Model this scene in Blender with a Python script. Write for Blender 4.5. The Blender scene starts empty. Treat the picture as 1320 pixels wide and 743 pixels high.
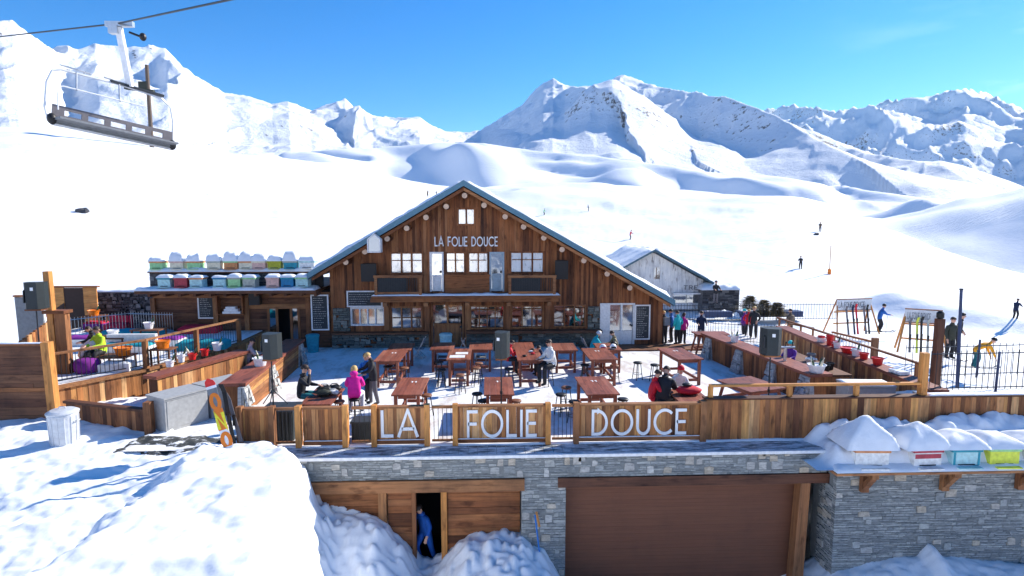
import bpy, bmesh, math, random
import numpy as np
from mathutils import Vector, Matrix, Euler
random.seed(7); rng = np.random.default_rng(7)
scene = bpy.context.scene
COL = scene.collection
PI = math.pi
# ------------------------------------------------------------------ camera maths
F_PX, PITCH, YAW, CAM_H = 750.0, math.radians(6.13), math.radians(2.29), 6.2
def ray(px, py):
    a = (px-660)/F_PX; b = -(py-371.5)/F_PX
    y = math.cos(PITCH)+b*math.sin(PITCH); z = -math.sin(PITCH)+b*math.cos(PITCH)
    return (a*math.cos(YAW)+y*math.sin(YAW), -a*math.sin(YAW)+y*math.cos(YAW), z)
def W(px, py, z=0.0):
    X, Y, Z = ray(px, py); t = (z-CAM_H)/Z
    return (X*t, Y*t)
def D(px, py, Yd):
    X, Y, Z = ray(px, py); t = Yd/Y
    return (X*t, CAM_H+Z*t)
# ------------------------------------------------------------------ noise
def _hash(ix, iy, seed):
    h = (ix.astype(np.int64)*374761393 + iy.astype(np.int64)*668265263 + seed*1442695041) & 0xffffffff
    h = ((h ^ (h >> 13))*1274126177) & 0xffffffff
    h = h ^ (h >> 16)
    return (h & 0xffff)/65535.0*2-1
def vnoise(x, y, seed=0):
    x = np.asarray(x, float); y = np.asarray(y, float)
    x0 = np.floor(x); y0 = np.floor(y); fx = x-x0; fy = y-y0
    u = fx*fx*fx*(fx*(fx*6-15)+10); v = fy*fy*fy*(fy*(fy*6-15)+10)
    a = _hash(x0, y0, seed); b = _hash(x0+1, y0, seed); c = _hash(x0, y0+1, seed); d = _hash(x0+1, y0+1, seed)
    return (a*(1-u)+b*u)*(1-v)+(c*(1-u)+d*u)*v
def fbm(x, y, o=4, seed=0, g=.5):
    s = 0; a = 1; n = 0
    for i in range(o):
        s = s+a*vnoise(x+i*17.3, y-i*9.1, seed+i); n += a; a *= g; x = x*2.03; y = y*2.03
    return s/n
def ridged(x, y, o=5, seed=0):
    s = 0; a = 1; n = 0; w = 1.0
    for i in range(o):
        r = 1-np.abs(vnoise(x+i*7.7, y+i*3.1, seed+i)); r = r*r
        s = s+a*r*w; n += a; w = np.clip(r*1.6, 0, 1); a *= .52; x = x*2.05; y = y*2.05
    return s/n
def sstep(a, b, x):
    t = np.clip((x-a)/(b-a), 0, 1); return t*t*(3-2*t)
# ------------------------------------------------------------------ materials
MATS = {}
def nmat(name):
    m = bpy.data.materials.new(name); m.use_nodes = True; MATS[name] = m
    nt = m.node_tree; return m, nt, nt.nodes['Principled BSDF']
def N(nt, t, **kw):
    n = nt.nodes.new(t)
    for k, v in kw.items():
        if k.startswith('i_'): n.inputs[int(k[2:])].default_value = v
        else: setattr(n, k, v)
    return n
def ramp(nt, stops, fac=None):
    r = nt.nodes.new('ShaderNodeValToRGB'); e = r.color_ramp.elements
    while len(e) > 1: e.remove(e[-1])
    e[0].position = stops[0][0]; e[0].color = (*stops[0][1], 1)
    for p, c in stops[1:]:
        k = e.new(p); k.color = (*c, 1)
    if fac is not None: nt.links.new(fac, r.inputs[0])
    return r
def mixc(nt, fac, a, b, mode='MIX'):
    m = nt.nodes.new('ShaderNodeMix'); m.data_type = 'RGBA'; m.blend_type = mode
    for s, v in ((0, fac), (6, a), (7, b)):
        if hasattr(v, 'links'): nt.links.new(v, m.inputs[s])
        elif s == 0: m.inputs[0].default_value = v
        else: m.inputs[s].default_value = (*v, 1)
    return m.outputs[2]
def mth(nt, op, a, b=None):
    m = nt.nodes.new('ShaderNodeMath'); m.operation = op
    for s, v in ((0, a), (1, b)):
        if v is None: continue
        if hasattr(v, 'links'): nt.links.new(v, m.inputs[s])
        else: m.inputs[s].default_value = v
    return m.outputs[0]
def objco(nt, scale=(1, 1, 1), jitter=True):
    g = nt.nodes.new('ShaderNodeNewGeometry')
    mp = nt.nodes.new('ShaderNodeVectorMath'); mp.operation = 'MULTIPLY'
    nt.links.new(g.outputs['Position'], mp.inputs[0]); mp.inputs[1].default_value = scale
    if not jitter: return mp.outputs[0]
    at = N(nt, 'ShaderNodeAttribute', attribute_name='rnd')
    ad = nt.nodes.new('ShaderNodeVectorMath'); ad.operation = 'MULTIPLY_ADD'
    nt.links.new(at.outputs['Fac'], ad.inputs[0]); ad.inputs[1].default_value = (37, 53, 71)
    nt.links.new(mp.outputs[0], ad.inputs[2])
    return ad.outputs[0]
def bump(nt, b, h, s=.3, d=.02):
    n = nt.nodes.new('ShaderNodeBump'); n.inputs['Strength'].default_value = s; n.inputs['Distance'].default_value = d
    nt.links.new(h, n.inputs['Height']); nt.links.new(n.outputs[0], b.inputs['Normal'])
def wood(name, axis, pal, rough=.7, grain=1.0, knots=True):
    m, nt, b = nmat(name)
    sc = [14, 14, 14]; sc['xyz'.index(axis)] = .9
    v = objco(nt, tuple(sc))
    n1 = N(nt, 'ShaderNodeTexNoise'); n1.inputs['Scale'].default_value = 1.0; n1.inputs['Detail'].default_value = 6; n1.inputs['Roughness'].default_value = .65
    nt.links.new(v, n1.inputs['Vector'])
    at = N(nt, 'ShaderNodeAttribute', attribute_name='rnd')
    st = [(i/(len(pal)-1), c) for i, c in enumerate(pal)]
    base = ramp(nt, st, at.outputs['Fac'])
    gr = ramp(nt, [(.25, (.38, .36, .34)), (.48, (.9, .9, .9)), (.7, (1.25, 1.2, 1.15))], n1.outputs['Fac'])
    c = mixc(nt, grain, base.outputs[0], gr.outputs[0], 'MULTIPLY')
    if knots:
        sc2 = [5, 5, 5]; sc2['xyz'.index(axis)] = 1.6
        v2 = objco(nt, tuple(sc2))
        n2 = N(nt, 'ShaderNodeTexNoise'); n2.inputs['Scale'].default_value = 1.0; n2.inputs['Detail'].default_value = 3
        nt.links.new(v2, n2.inputs['Vector'])
        k = ramp(nt, [(.28, (.35, .3, .28)), (.42, (1, 1, 1))], n2.outputs['Fac'])
        c = mixc(nt, .85, c, k.outputs[0], 'MULTIPLY')
    v3 = objco(nt, (.9, .9, .55), jitter=False)
    n3 = N(nt, 'ShaderNodeTexNoise'); n3.inputs['Scale'].default_value = 1.3; n3.inputs['Detail'].default_value = 6; n3.inputs['Roughness'].default_value = .65
    nt.links.new(v3, n3.inputs['Vector'])
    k3 = ramp(nt, [(.32, (.62, .62, .66)), (.5, (1, 1, 1)), (.68, (1.2, 1.17, 1.12))], n3.outputs['Fac'])
    c = mixc(nt, .8 if knots else .3, c, k3.outputs[0], 'MULTIPLY')
    nt.links.new(c, b.inputs['Base Color']); b.inputs['Roughness'].default_value = rough
    b.inputs['Specular IOR Level'].default_value = .3
    bump(nt, b, n1.outputs['Fac'], .35, .01)
    return m
PALF = [(.09, .035, .017), (.2, .072, .028), (.3, .112, .04), (.36, .145, .055), (.25, .088, .033), (.42, .19, .08)]
PALB = [(.13, .05, .022), (.52, .215, .07), (.18, .068, .03), (.74, .37, .12), (.26, .1, .04), (.78, .45, .2), (.38, .15, .052)]
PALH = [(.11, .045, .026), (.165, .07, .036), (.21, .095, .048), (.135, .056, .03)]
PALT = [(.21, .062, .038), (.29, .09, .052), (.24, .072, .043), (.33, .12, .075)]
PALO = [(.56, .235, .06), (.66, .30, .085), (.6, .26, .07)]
for ax in 'xyz':
    wood('facade_'+ax, ax, PALF); wood('board_'+ax, ax, PALB); wood('dark_'+ax, ax, PALH)
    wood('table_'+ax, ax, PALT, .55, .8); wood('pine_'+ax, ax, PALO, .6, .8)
wood('beam_x', 'x', [(.3, .13, .055), (.36, .17, .07)]); wood('beam_z', 'z', [(.27, .11, .045), (.36, .17, .07)])
wood('garage', 'x', [(.175, .068, .036), (.184, .073, .038), (.18, .07, .037)], .6, .3, False)
wood('grey_board', 'z', [(.76, .76, .74), (.8, .8, .78), (.7, .7, .68)], .8, .5)
def flat(name, col, rough=.6, metal=0.0, var=.12, spec=.4, emit=None):
    m, nt, b = nmat(name)
    v = objco(nt, (1, 1, 1))
    n1 = N(nt, 'ShaderNodeTexNoise'); n1.inputs['Scale'].default_value = 9; n1.inputs['Detail'].default_value = 4
    nt.links.new(v, n1.inputs['Vector'])
    r = ramp(nt, [(.3, tuple(max(0, c*(1-var)) for c in col)), (.7, tuple(min(1, c*(1+var)) for c in col))], n1.outputs['Fac'])
    nt.links.new(r.outputs[0], b.inputs['Base Color'])
    b.inputs['Roughness'].default_value = rough; b.inputs['Metallic'].default_value = metal
    b.inputs['Specular IOR Level'].default_value = spec
    return m
F = flat
F('white_paint', (.78, .78, .77), .5); F('white_letter', (.85, .85, .84), .45, var=.02); F('cream', (.8, .76, .66), .7)
F('black', (.009, .0095, .011), .5); F('speaker_grey', (.02, .028, .03), .55); F('iron', (.025, .03, .036), .45, .3)
F('steel', (.55, .57, .58), .35, .8); F('galvanised', (.62, .64, .66), .45, .25); F('ac_case', (.38, .38, .37), .5, .05)
F('slate', (.03, .037, .042), .6); F('fascia', (.11, .235, .30), .55); F('fascia_dark', (.05, .12, .16), .55)
F('pole_blue', (.03, .05, .12), .5); F('red_plastic', (.62, .02, .02), .4); F('orange_plastic', (.8, .2, .012), .45)
F('white_plastic', (.82, .82, .82), .35); F('chalk', (.6, .6, .58), .9); F('stone_pale', (.42, .41, .38), .85, var=.3)
F('log_end', (.72, .5, .34), .8); F('skin', (.62, .36, .25), .55, var=.04); F('hair_blond', (.6, .38, .14), .6); F('hair_dark', (.035, .02, .014), .6)
F('cushion_teal', (.01, .3, .36), .8); F('cushion_purple', (.2, .02, .24), .8); F('cushion_red', (.5, .015, .05), .8); F('sofa_white', (.75, .75, .74), .7)
F('dark_brown', (.04, .018, .012), .7); F('seat_brown', (.2, .08, .04), .6); F('grey_fabric', (.2, .21, .22), .8)
F('yellow', (.85, .75, .03), .4); F('glass_green', (.01, .06, .02), .1, spec=.8); F('concrete', (.3, .3, .3), .9); F('bright_blue', (.02, .16, .5), .6)
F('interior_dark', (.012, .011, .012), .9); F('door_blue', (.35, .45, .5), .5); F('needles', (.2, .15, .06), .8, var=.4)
for k, c in dict(j_black=(.02, .02, .024), j_pink=(.8, .015, .33), j_blue=(.012, .12, .42), j_navy=(.012, .022, .06), j_teal=(.0, .36, .44), j_white=(.75, .74, .7),
                 j_red=(.6, .012, .03), j_mag=(.5, .01, .22), j_purple=(.14, .03, .28), j_lime=(.5, .75, .03), j_brown=(.12, .085, .06), j_green=(.035, .04, .028),
                 j_orange=(.85, .36, .01), j_turq=(.02, .5, .5), j_plaid=(.6, .4, .38), j_olive=(.2, .17, .1), p_black=(.016, .016, .02), p_white=(.7, .7, .74), p_grey=(.14, .13, .14),
                 p_teal=(.01, .13, .15), j_overall=(.01, .1, .42)).items(): F(k, c, .75)
for k, c in dict(h_green=(.32, .62, .3), h_teal=(.02, .28, .36), h_pale=(.42, .66, .66), h_red=(.42, .05, .07), h_orange=(.62, .26, .1), h_blue=(.01, .2, .4), h_cream=(.75, .68, .5),
                 h_pink=(.7, .45, .38), h_olive=(.4, .4, .03), h_yellow=(.7, .75, .08), h_grey=(.42, .44, .38), h_white=(.75, .75, .72)).items(): F(k, c, .6, var=.18)
def glassmat(name, col, rough=.05, spec=.8, metal=0.0):
    m, nt, b = nmat(name); b.inputs['Metallic'].default_value = metal
    b.inputs['Base Color'].default_value = (*col, 1); b.inputs['Roughness'].default_value = rough
    b.inputs['Specular IOR Level'].default_value = spec; b.inputs['Coat Weight'].default_value = .5; b.inputs['Coat Roughness'].default_value = .03
    v = objco(nt, (1, 1, 1)); n1 = N(nt, 'ShaderNodeTexNoise'); n1.inputs['Scale'].default_value = 1.3
    nt.links.new(v, n1.inputs['Vector']); bump(nt, b, n1.outputs['Fac'], .12, .05)
glassmat('glass_dark', (.26, .27, .28), metal=1.0); glassmat('glass_mid', (.42, .44, .45), .06, metal=.8)
def curtain(name):
    m, nt, b = nmat(name)
    v = objco(nt, (5, 5, 2.2)); n1 = N(nt, 'ShaderNodeTexNoise'); n1.inputs['Scale'].default_value = 1.6; n1.inputs['Detail'].default_value = 5
    nt.links.new(v, n1.inputs['Vector'])
    r = ramp(nt, [(.3, (.45, .47, .46)), (.45, (.82, .8, .76)), (.8, (.86, .85, .82))], n1.outputs['Fac'])
    nt.links.new(r.outputs[0], b.inputs['Base Color']); b.inputs['Roughness'].default_value = .12; b.inputs['Metallic'].default_value = .6
    b.inputs['Coat Weight'].default_value = .6; b.inputs['Coat Roughness'].default_value = .04
curtain('curtain')
def stonemat(name, stops, sc=1.0):
    m, nt, b = nmat(name)
    v = objco(nt, (sc*3, sc*3, sc*7)); n1 = N(nt, 'ShaderNodeTexNoise'); n1.inputs['Scale'].default_value = 2.2; n1.inputs['Detail'].default_value = 7; n1.inputs['Roughness'].default_value = .7
    nt.links.new(v, n1.inputs['Vector'])
    at = N(nt, 'ShaderNodeAttribute', attribute_name='rnd')
    base = ramp(nt, stops, at.outputs['Fac'])
    gr = ramp(nt, [(.3, (.5, .5, .52)), (.55, (1, 1, 1)), (.75, (1.35, 1.35, 1.35))], n1.outputs['Fac'])
    c = mixc(nt, 1.0, base.outputs[0], gr.outputs[0], 'MULTIPLY')
    nt.links.new(c, b.inputs['Base Color']); b.inputs['Roughness'].default_value = .8
    bump(nt, b, n1.outputs['Fac'], .6, .03)
stonemat('stone', [(0, (.21, .225, .22)), (.3, (.29, .305, .295)), (.6, (.35, .365, .35)), (.8, (.41, .42, .39)), (.86, (.44, .43, .4)), (.93, (.48, .41, .31)), (1, (.52, .52, .49))])
F('mortar', (.21, .22, .215), .9)
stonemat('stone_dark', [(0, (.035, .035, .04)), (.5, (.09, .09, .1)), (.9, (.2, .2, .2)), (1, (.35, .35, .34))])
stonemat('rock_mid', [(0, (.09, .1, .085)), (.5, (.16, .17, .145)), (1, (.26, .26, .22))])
def snowmat(name, tint=(.86, .88, .9), b1=.4, d1=.06, s1=3.0, dirt=0.0, dirtcol=(.3, .17, .09), stretch=(1, 1, 1), far=False):
    m, nt, b = nmat(name)
    v = objco(nt, stretch, jitter=False)
    n1 = N(nt, 'ShaderNodeTexNoise'); n1.inputs['Scale'].default_value = s1; n1.inputs['Detail'].default_value = 8; n1.inputs['Roughness'].default_value = .6
    nt.links.new(v, n1.inputs['Vector'])
    c = None
    r = ramp(nt, [(.3, tuple(x*.93 for x in tint)), (.6, tint)], n1.outputs['Fac']); c = r.outputs[0]
    if dirt > 0:
        n2 = N(nt, 'ShaderNodeTexNoise'); n2.inputs['Scale'].default_value = 1.1; n2.inputs['Detail'].default_value = 6; n2.inputs['Roughness'].default_value = .7
        v2 = objco(nt, (1, .45, 1), jitter=False); nt.links.new(v2, n2.inputs['Vector'])
        r2 = ramp(nt, [(.6-dirt*.3, (0, 0, 0)), (.72-dirt*.2, (1, 1, 1))], n2.outputs['Fac'])
        c = mixc(nt, mth(nt, 'MULTIPLY', r2.outputs[0], .55), c, dirtcol)
    nt.links.new(c, b.inputs['Base Color']); b.inputs['Roughness'].default_value = .65
    b.inputs['Specular IOR Level'].default_value = .25
    bump(nt, b, n1.outputs['Fac'], b1, d1)
    return m
snowmat('snow'); snowmat('snow_near', b1=.35, d1=.04, s1=2.4); snowmat('snow_packed', (.85, .87, .89), .5, .04, 4.0, .42, (.38, .27, .19))
def ledgemat():
    m, nt, b = nmat('ledge')
    v = objco(nt, (.9, 4.5, 1), jitter=False); n1 = N(nt, 'ShaderNodeTexNoise'); n1.inputs['Scale'].default_value = 1.7; n1.inputs['Detail'].default_value = 8; n1.inputs['Roughness'].default_value = .72
    nt.links.new(v, n1.inputs['Vector']); r = ramp(nt, [(.36, (.07, .08, .085)), (.46, (.25, .27, .28)), (.56, (.75, .78, .8))], n1.outputs['Fac'])
    nt.links.new(r.outputs[0], b.inputs['Base Color']); b.inputs['Roughness'].default_value = .6; bump(nt, b, n1.outputs['Fac'], .6, .03)
ledgemat()
def patchmat():
    m, nt, b = nmat('trodden_patch')
    v = objco(nt, (1, 1, 1), jitter=False); n1 = N(nt, 'ShaderNodeTexNoise'); n1.inputs['Scale'].default_value = 3.2; n1.inputs['Detail'].default_value = 9; n1.inputs['Roughness'].default_value = .75
    nt.links.new(v, n1.inputs['Vector']); r = ramp(nt, [(.42, (.03, .035, .035)), (.54, (.09, .09, .085)), (.6, (.8, .83, .86))], n1.outputs['Fac'])
    nt.links.new(r.outputs[0], b.inputs['Base Color']); b.inputs['Roughness'].default_value = .7; bump(nt, b, n1.outputs['Fac'], .8, .05)
patchmat()
def terrainmat():
    m, nt, b = nmat('snow_mountain')
    g = nt.nodes.new('ShaderNodeNewGeometry')
    at = N(nt, 'ShaderNodeAttribute', attribute_name='rock'); dist = N(nt, 'ShaderNodeAttribute', attribute_name='far')
    n1 = N(nt, 'ShaderNodeTexNoise'); n1.inputs['Scale'].default_value = .09; n1.inputs['Detail'].default_value = 9; n1.inputs['Roughness'].default_value = .72
    n2 = N(nt, 'ShaderNodeTexNoise'); n2.inputs['Scale'].default_value = .9; n2.inputs['Detail'].default_value = 7; n2.inputs['Roughness'].default_value = .6
    nt.links.new(g.outputs['Position'], n1.inputs['Vector']); nt.links.new(g.outputs['Position'], n2.inputs['Vector'])
    # rock where noise + mask passes the threshold
    s = mth(nt, 'ADD', n1.outputs['Fac'], at.outputs['Fac'])
    k = ramp(nt, [(.66, (0, 0, 0)), (.70, (1, 1, 1))], s)
    rc = ramp(nt, [(.3, (.06, .055, .055)), (.7, (.22, .19, .17))], n2.outputs['Fac'])
    c = mixc(nt, k.outputs[0], (.86, .88, .9), rc.outputs[0])
    nt.links.new(c, b.inputs['Base Color']); b.inputs['Roughness'].default_value = .7; b.inputs['Specular IOR Level'].default_value = .2
    bp = nt.nodes.new('ShaderNodeBump'); bp.inputs['Strength'].default_value = .5; bp.inputs['Distance'].default_value = .12
    mp = nt.nodes.new('ShaderNodeMapping'); mp.inputs['Rotation'].default_value = (0, 0, math.radians(28)); mp.inputs['Scale'].default_value = (.05, 1.1, .6); nt.links.new(g.outputs['Position'], mp.inputs[0])
    n4 = N(nt, 'ShaderNodeTexNoise'); n4.inputs['Scale'].default_value = 1.0; n4.inputs['Detail'].default_value = 5; n4.inputs['Roughness'].default_value = .7; nt.links.new(mp.outputs[0], n4.inputs['Vector'])
    n5 = N(nt, 'ShaderNodeTexNoise'); n5.inputs['Scale'].default_value = .03; n5.inputs['Detail'].default_value = 2; nt.links.new(g.outputs['Position'], n5.inputs['Vector'])
    tk = ramp(nt, [(.45, (0, 0, 0)), (.6, (1, 1, 1))], n5.outputs['Fac'])
    hh = mth(nt, 'ADD', n2.outputs['Fac'], mth(nt, 'MULTIPLY', mth(nt, 'MULTIPLY', n4.outputs['Fac'], tk.outputs[0]), 6.0))
    nt.links.new(hh, bp.inputs['Height'])
    bp2 = nt.nodes.new('ShaderNodeBump'); bp2.inputs['Distance'].default_value = 5.0
    nt.links.new(mth(nt, 'MULTIPLY', dist.outputs['Fac'], .8), bp2.inputs['Strength'])
    nt.links.new(n1.outputs['Fac'], bp2.inputs['Height']); nt.links.new(bp.outputs[0], bp2.inputs['Normal'])
    nt.links.new(bp2.outputs[0], b.inputs['Normal'])
terrainmat()
# ------------------------------------------------------------------ mesh builder
class MB:
    def __init__(s): s.v = []; s.f = []; s.r = []; s.m = []; s.mi = 0
    def add(s, vs, fs, r=None):
        o = len(s.v); r = random.random() if r is None else r
        s.v += [tuple(p) for p in vs]; s.f += [tuple(i+o for i in q) for q in fs]; s.r += [r]*len(vs); s.m += [s.mi]*len(fs); return s
    def box(s, x0, x1, y0, y1, z0, z1, r=None):
        return s.add([(x0, y0, z0), (x1, y0, z0), (x1, y1, z0), (x0, y1, z0), (x0, y0, z1), (x1, y0, z1), (x1, y1, z1), (x0, y1, z1)],
                     [(0, 3, 2, 1), (4, 5, 6, 7), (0, 1, 5, 4), (1, 2, 6, 5), (2, 3, 7, 6), (3, 0, 4, 7)], r)
    def cbox(s, c, d, rot=None, r=None):
        hx, hy, hz = d[0]/2, d[1]/2, d[2]/2
        vs = [(-hx, -hy, -hz), (hx, -hy, -hz), (hx, hy, -hz), (-hx, hy, -hz), (-hx, -hy, hz), (hx, -hy, hz), (hx, hy, hz), (-hx, hy, hz)]
        R = Euler(rot).to_matrix() if rot else Matrix.Identity(3)
        c = Vector(c)
        return s.add([R @ Vector(p)+c for p in vs], [(0, 3, 2, 1), (4, 5, 6, 7), (0, 1, 5, 4), (1, 2, 6, 5), (2, 3, 7, 6), (3, 0, 4, 7)], r)
    def beam(s, a, b, w, h, r=None, up=(0, 0, 1)):
        a = Vector(a); b = Vector(b); d = (b-a).normalized(); u = Vector(up)
        if abs(d.dot(u)) > .97: u = Vector((0, 1, 0))
        x = d.cross(u).normalized()*w/2; y = x.cross(d).normalized()*h/2
        vs = [a-x-y, a+x-y, a+x+y, a-x+y, b-x-y, b+x-y, b+x+y, b-x+y]
        return s.add(vs, [(0, 1, 2, 3), (7, 6, 5, 4), (0, 4, 5, 1), (1, 5, 6, 2), (2, 6, 7, 3), (3, 7, 4, 0)], r)
    def tube(s, a, b, r0, r1=None, n=8, r=None, cap=True):
        r1 = r0 if r1 is None else r1; a = Vector(a); b = Vector(b); d = (b-a).normalized()
        u = Vector((0, 0, 1)) if abs(d.z) < .9 else Vector((1, 0, 0)); x = d.cross(u).normalized(); y = x.cross(d)
        vs = [a+(x*math.cos(t)+y*math.sin(t))*r0 for t in [2*PI*i/n for i in range(n)]]+[b+(x*math.cos(t)+y*math.sin(t))*r1 for t in [2*PI*i/n for i in range(n)]]
        fs = [(i, i+n, (i+1) % n+n, (i+1) % n) for i in range(n)]
        if cap: fs += [tuple(range(n)), tuple(range(2*n-1, n-1, -1))]
        return s.add(vs, fs, r)
    def path(s, pts, rad, n=6, r=None):
        r = random.random() if r is None else r
        for a, b in zip(pts[:-1], pts[1:]): s.tube(a, b, rad, rad, n, r)
        return s
    def lathe(s, prof, c=(0, 0, 0), n=14, r=None, sx=1, sy=1):
        vs = []; fs = []
        for (q, z) in prof:
            for i in range(n): t = 2*PI*i/n; vs.append((c[0]+q*math.cos(t)*sx, c[1]+q*math.sin(t)*sy, c[2]+z))
        for j in range(len(prof)-1):
            for i in range(n): fs.append((j*n+i, j*n+(i+1) % n, (j+1)*n+(i+1) % n, (j+1)*n+i))
        fs.append(tuple(range(n-1, -1, -1))); k = (len(prof)-1)*n; fs.append(tuple(range(k, k+n)))
        return s.add(vs, fs, r)
    def prism(s, poly, y0, y1, r=None, ax='y'):     # poly in (x,z), extruded in y
        n = len(poly)
        if ax == 'y': vs = [(p[0], y0, p[1]) for p in poly]+[(p[0], y1, p[1]) for p in poly]
        elif ax == 'x': vs = [(y0, p[0], p[1]) for p in poly]+[(y1, p[0], p[1]) for p in poly]
        else: vs = [(p[0], p[1], y0) for p in poly]+[(p[0], p[1], y1) for p in poly]
        fs = [tuple(range(n)), tuple(range(2*n-1, n-1, -1))]+[(i, i+n, (i+1) % n+n, (i+1) % n) for i in range(n)]
        return s.add(vs, fs, r)
    def blob(s, c, rx, ry, rz, n=10, m=7, r=None, nz=0.0):
        prof = []
        vs = []; fs = []
        for j in range(m+1):
            ph = -PI/2+PI*j/m
            for i in range(n):
                t = 2*PI*i/n; k = 1+nz*random.uniform(-1, 1) if 0 < j < m else 1
                vs.append((c[0]+rx*k*math.cos(ph)*math.cos(t), c[1]+ry*k*math.cos(ph)*math.sin(t), c[2]+rz*k*math.sin(ph)))
        for j in range(m):
            for i in range(n): fs.append((j*n+i, j*n+(i+1) % n, (j+1)*n+(i+1) % n, (j+1)*n+i))
        return s.add(vs, fs, r)
    def snowpad(s, x0, x1, y0, y1, zf, h, step=.12, seed=1, edge=.18, r=.5):   # a lumpy slab of snow lying on zf(x,y)
        nx = max(3, int((x1-x0)/step)+1); ny = max(3, int((y1-y0)/step)+1)
        X, Y = np.meshgrid(np.linspace(x0, x1, nx), np.linspace(y0, y1, ny), indexing='ij')
        Z = np.vectorize(lambda a, b: zf(a, b))(X, Y) if callable(zf) else np.full(X.shape, float(zf))
        e = np.minimum(np.minimum(X-x0, x1-X), np.minimum(Y-y0, y1-Y))
        H = h*(.75+.5*fbm(X*1.7, Y*1.7, 3, seed))*np.sqrt(np.clip(e/edge, 0, 1))
        T = Z+H+.004
        o = []; 
        vs = [(X[i, j], Y[i, j], T[i, j]) for i in range(nx) for j in range(ny)]
        fs = [(i*ny+j, (i+1)*ny+j, (i+1)*ny+j+1, i*ny+j+1) for i in range(nx-1) for j in range(ny-1)]
        k = len(vs); ring = [(i, 0) for i in range(nx)]+[(nx-1, j) for j in range(1, ny)]+[(i, ny-1) for i in range(nx-2, -1, -1)]+[(0, j) for j in range(ny-2, 0, -1)]
        vs += [(X[i, j], Y[i, j], Z[i, j]-.003) for i, j in ring]
        L = len(ring)
        fs += [(k+a, k+(a+1) % L, ring[(a+1) % L][0]*ny+ring[(a+1) % L][1], ring[a][0]*ny+ring[a][1]) for a in range(L)]
        return s.add(vs, fs, r)
    def build(s, name, mat, parent=None, smooth=False, local=False, props=None):
        vs = s.v
        me = bpy.data.meshes.new(name)
        if parent is not None and not local:
            M = (Matrix.Translation(parent['_l']) @ Matrix.Rotation(parent['_r'], 4, 'Z')).inverted() if '_l' in parent else None
            if M is not None: vs = [tuple(M @ Vector(p)) for p in vs]
        me.from_pydata(vs, [], s.f); me.update()
        a = me.attributes.new('rnd', 'FLOAT', 'POINT'); a.data.foreach_set('value', np.array(s.r, dtype=np.float32))
        ms = mat if isinstance(mat, (list, tuple)) else [mat]
        for q in ms: me.materials.append(MATS[q])
        if len(ms) > 1: me.polygons.foreach_set('material_index', np.array(s.m, dtype=np.int32))
        if smooth: me.polygons.foreach_set('use_smooth', np.ones(len(s.f), dtype=bool))
        o = bpy.data.objects.new(name, me); COL.objects.link(o)
        if parent is not None:
            o.parent = parent
            if '_l' in parent.keys(): o['_l'] = parent['_l']; o['_r'] = parent['_r']
        for k, v in (props or {}).items(): o[k] = v
        return o
def thing(name, label, cat, loc=(0, 0, 0), rotz=0.0, group=None):
    o = bpy.data.objects.new(name, None); COL.objects.link(o); o.location = loc; o.rotation_euler = (0, 0, rotz)
    o.empty_display_size = .2
    o['label'] = label; o['category'] = cat; o['_l'] = tuple(float(q) for q in loc); o['_r'] = float(rotz)
    if group: o['group'] = group
    return o
def tag(o, label, cat, group=None):
    o['label'] = label; o['category'] = cat
    if group: o['group'] = group
    return o
def struct(o): o['kind'] = 'structure'; return o
def dup(root, loc, rotz=None, label=None):
    r = root.copy(); COL.objects.link(r); r.location = loc
    if rotz is not None: r.rotation_euler = (0, 0, rotz)
    if label: r['label'] = label
    for ch in list(root.children):
        c = ch.copy(); COL.objects.link(c); c.parent = r
        for g in list(ch.children):
            d = g.copy(); COL.objects.link(d); d.parent = c
    return r
# stroke lettering
def arc(cx, cz, rx, rz, a0, a1, n=14):
    return [(cx+rx*math.cos(math.radians(a0+(a1-a0)*i/n)), cz+rz*math.sin(math.radians(a0+(a1-a0)*i/n))) for i in range(n+1)]
GL = {'L': (.48, [[(.05, 1), (.05, .05), (.48, .05)]]), 'A': (.82, [[(.03, 0), (.41, 1), (.79, 0)], [(.16, .3), (.66, .3)]]),
      'F': (.5, [[(.05, 0), (.05, .95), (.5, .95)], [(.05, .5), (.45, .5)]]), 'I': (.1, [[(.05, 0), (.05, 1)]]),
      'E': (.5, [[(.5, .05), (.05, .05), (.05, .95), (.5, .95)], [(.05, .5), (.46, .5)]]),
      'O': (1.0, [arc(.5, .5, .46, .46, 0, 360, 28)]), 'D': (.72, [[(.25, .05), (.05, .05), (.05, .95), (.25, .95)]+arc(.25, .5, .43, .45, 90, -90, 14)]),
      'U': (.64, [[(.05, 1), (.05, .35)]+arc(.32, .33, .27, .29, 180, 360, 12)+[(.59, .35), (.59, 1)]]),
      'C': (.84, [arc(.5, .5, .46, .46, 45, 315, 22)]), 'T': (.56, [[(.0, .95), (.56, .95)], [(.28, .95), (.28, 0)]]),
      'R': (.56, [[(.05, 0), (.05, .95), (.25, .95)]+arc(.27, .72, .22, .23, 90, -90, 8)+[(.05, .49)], [(.25, .49), (.54, 0)]]),
      'N': (.7, [[(.05, 0), (.05, 1), (.65, 0), (.65, 1)]]), ' ': (.38, []), '1': (.3, [[(.05, .75), (.25, .95), (.25, 0)]])}
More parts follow.
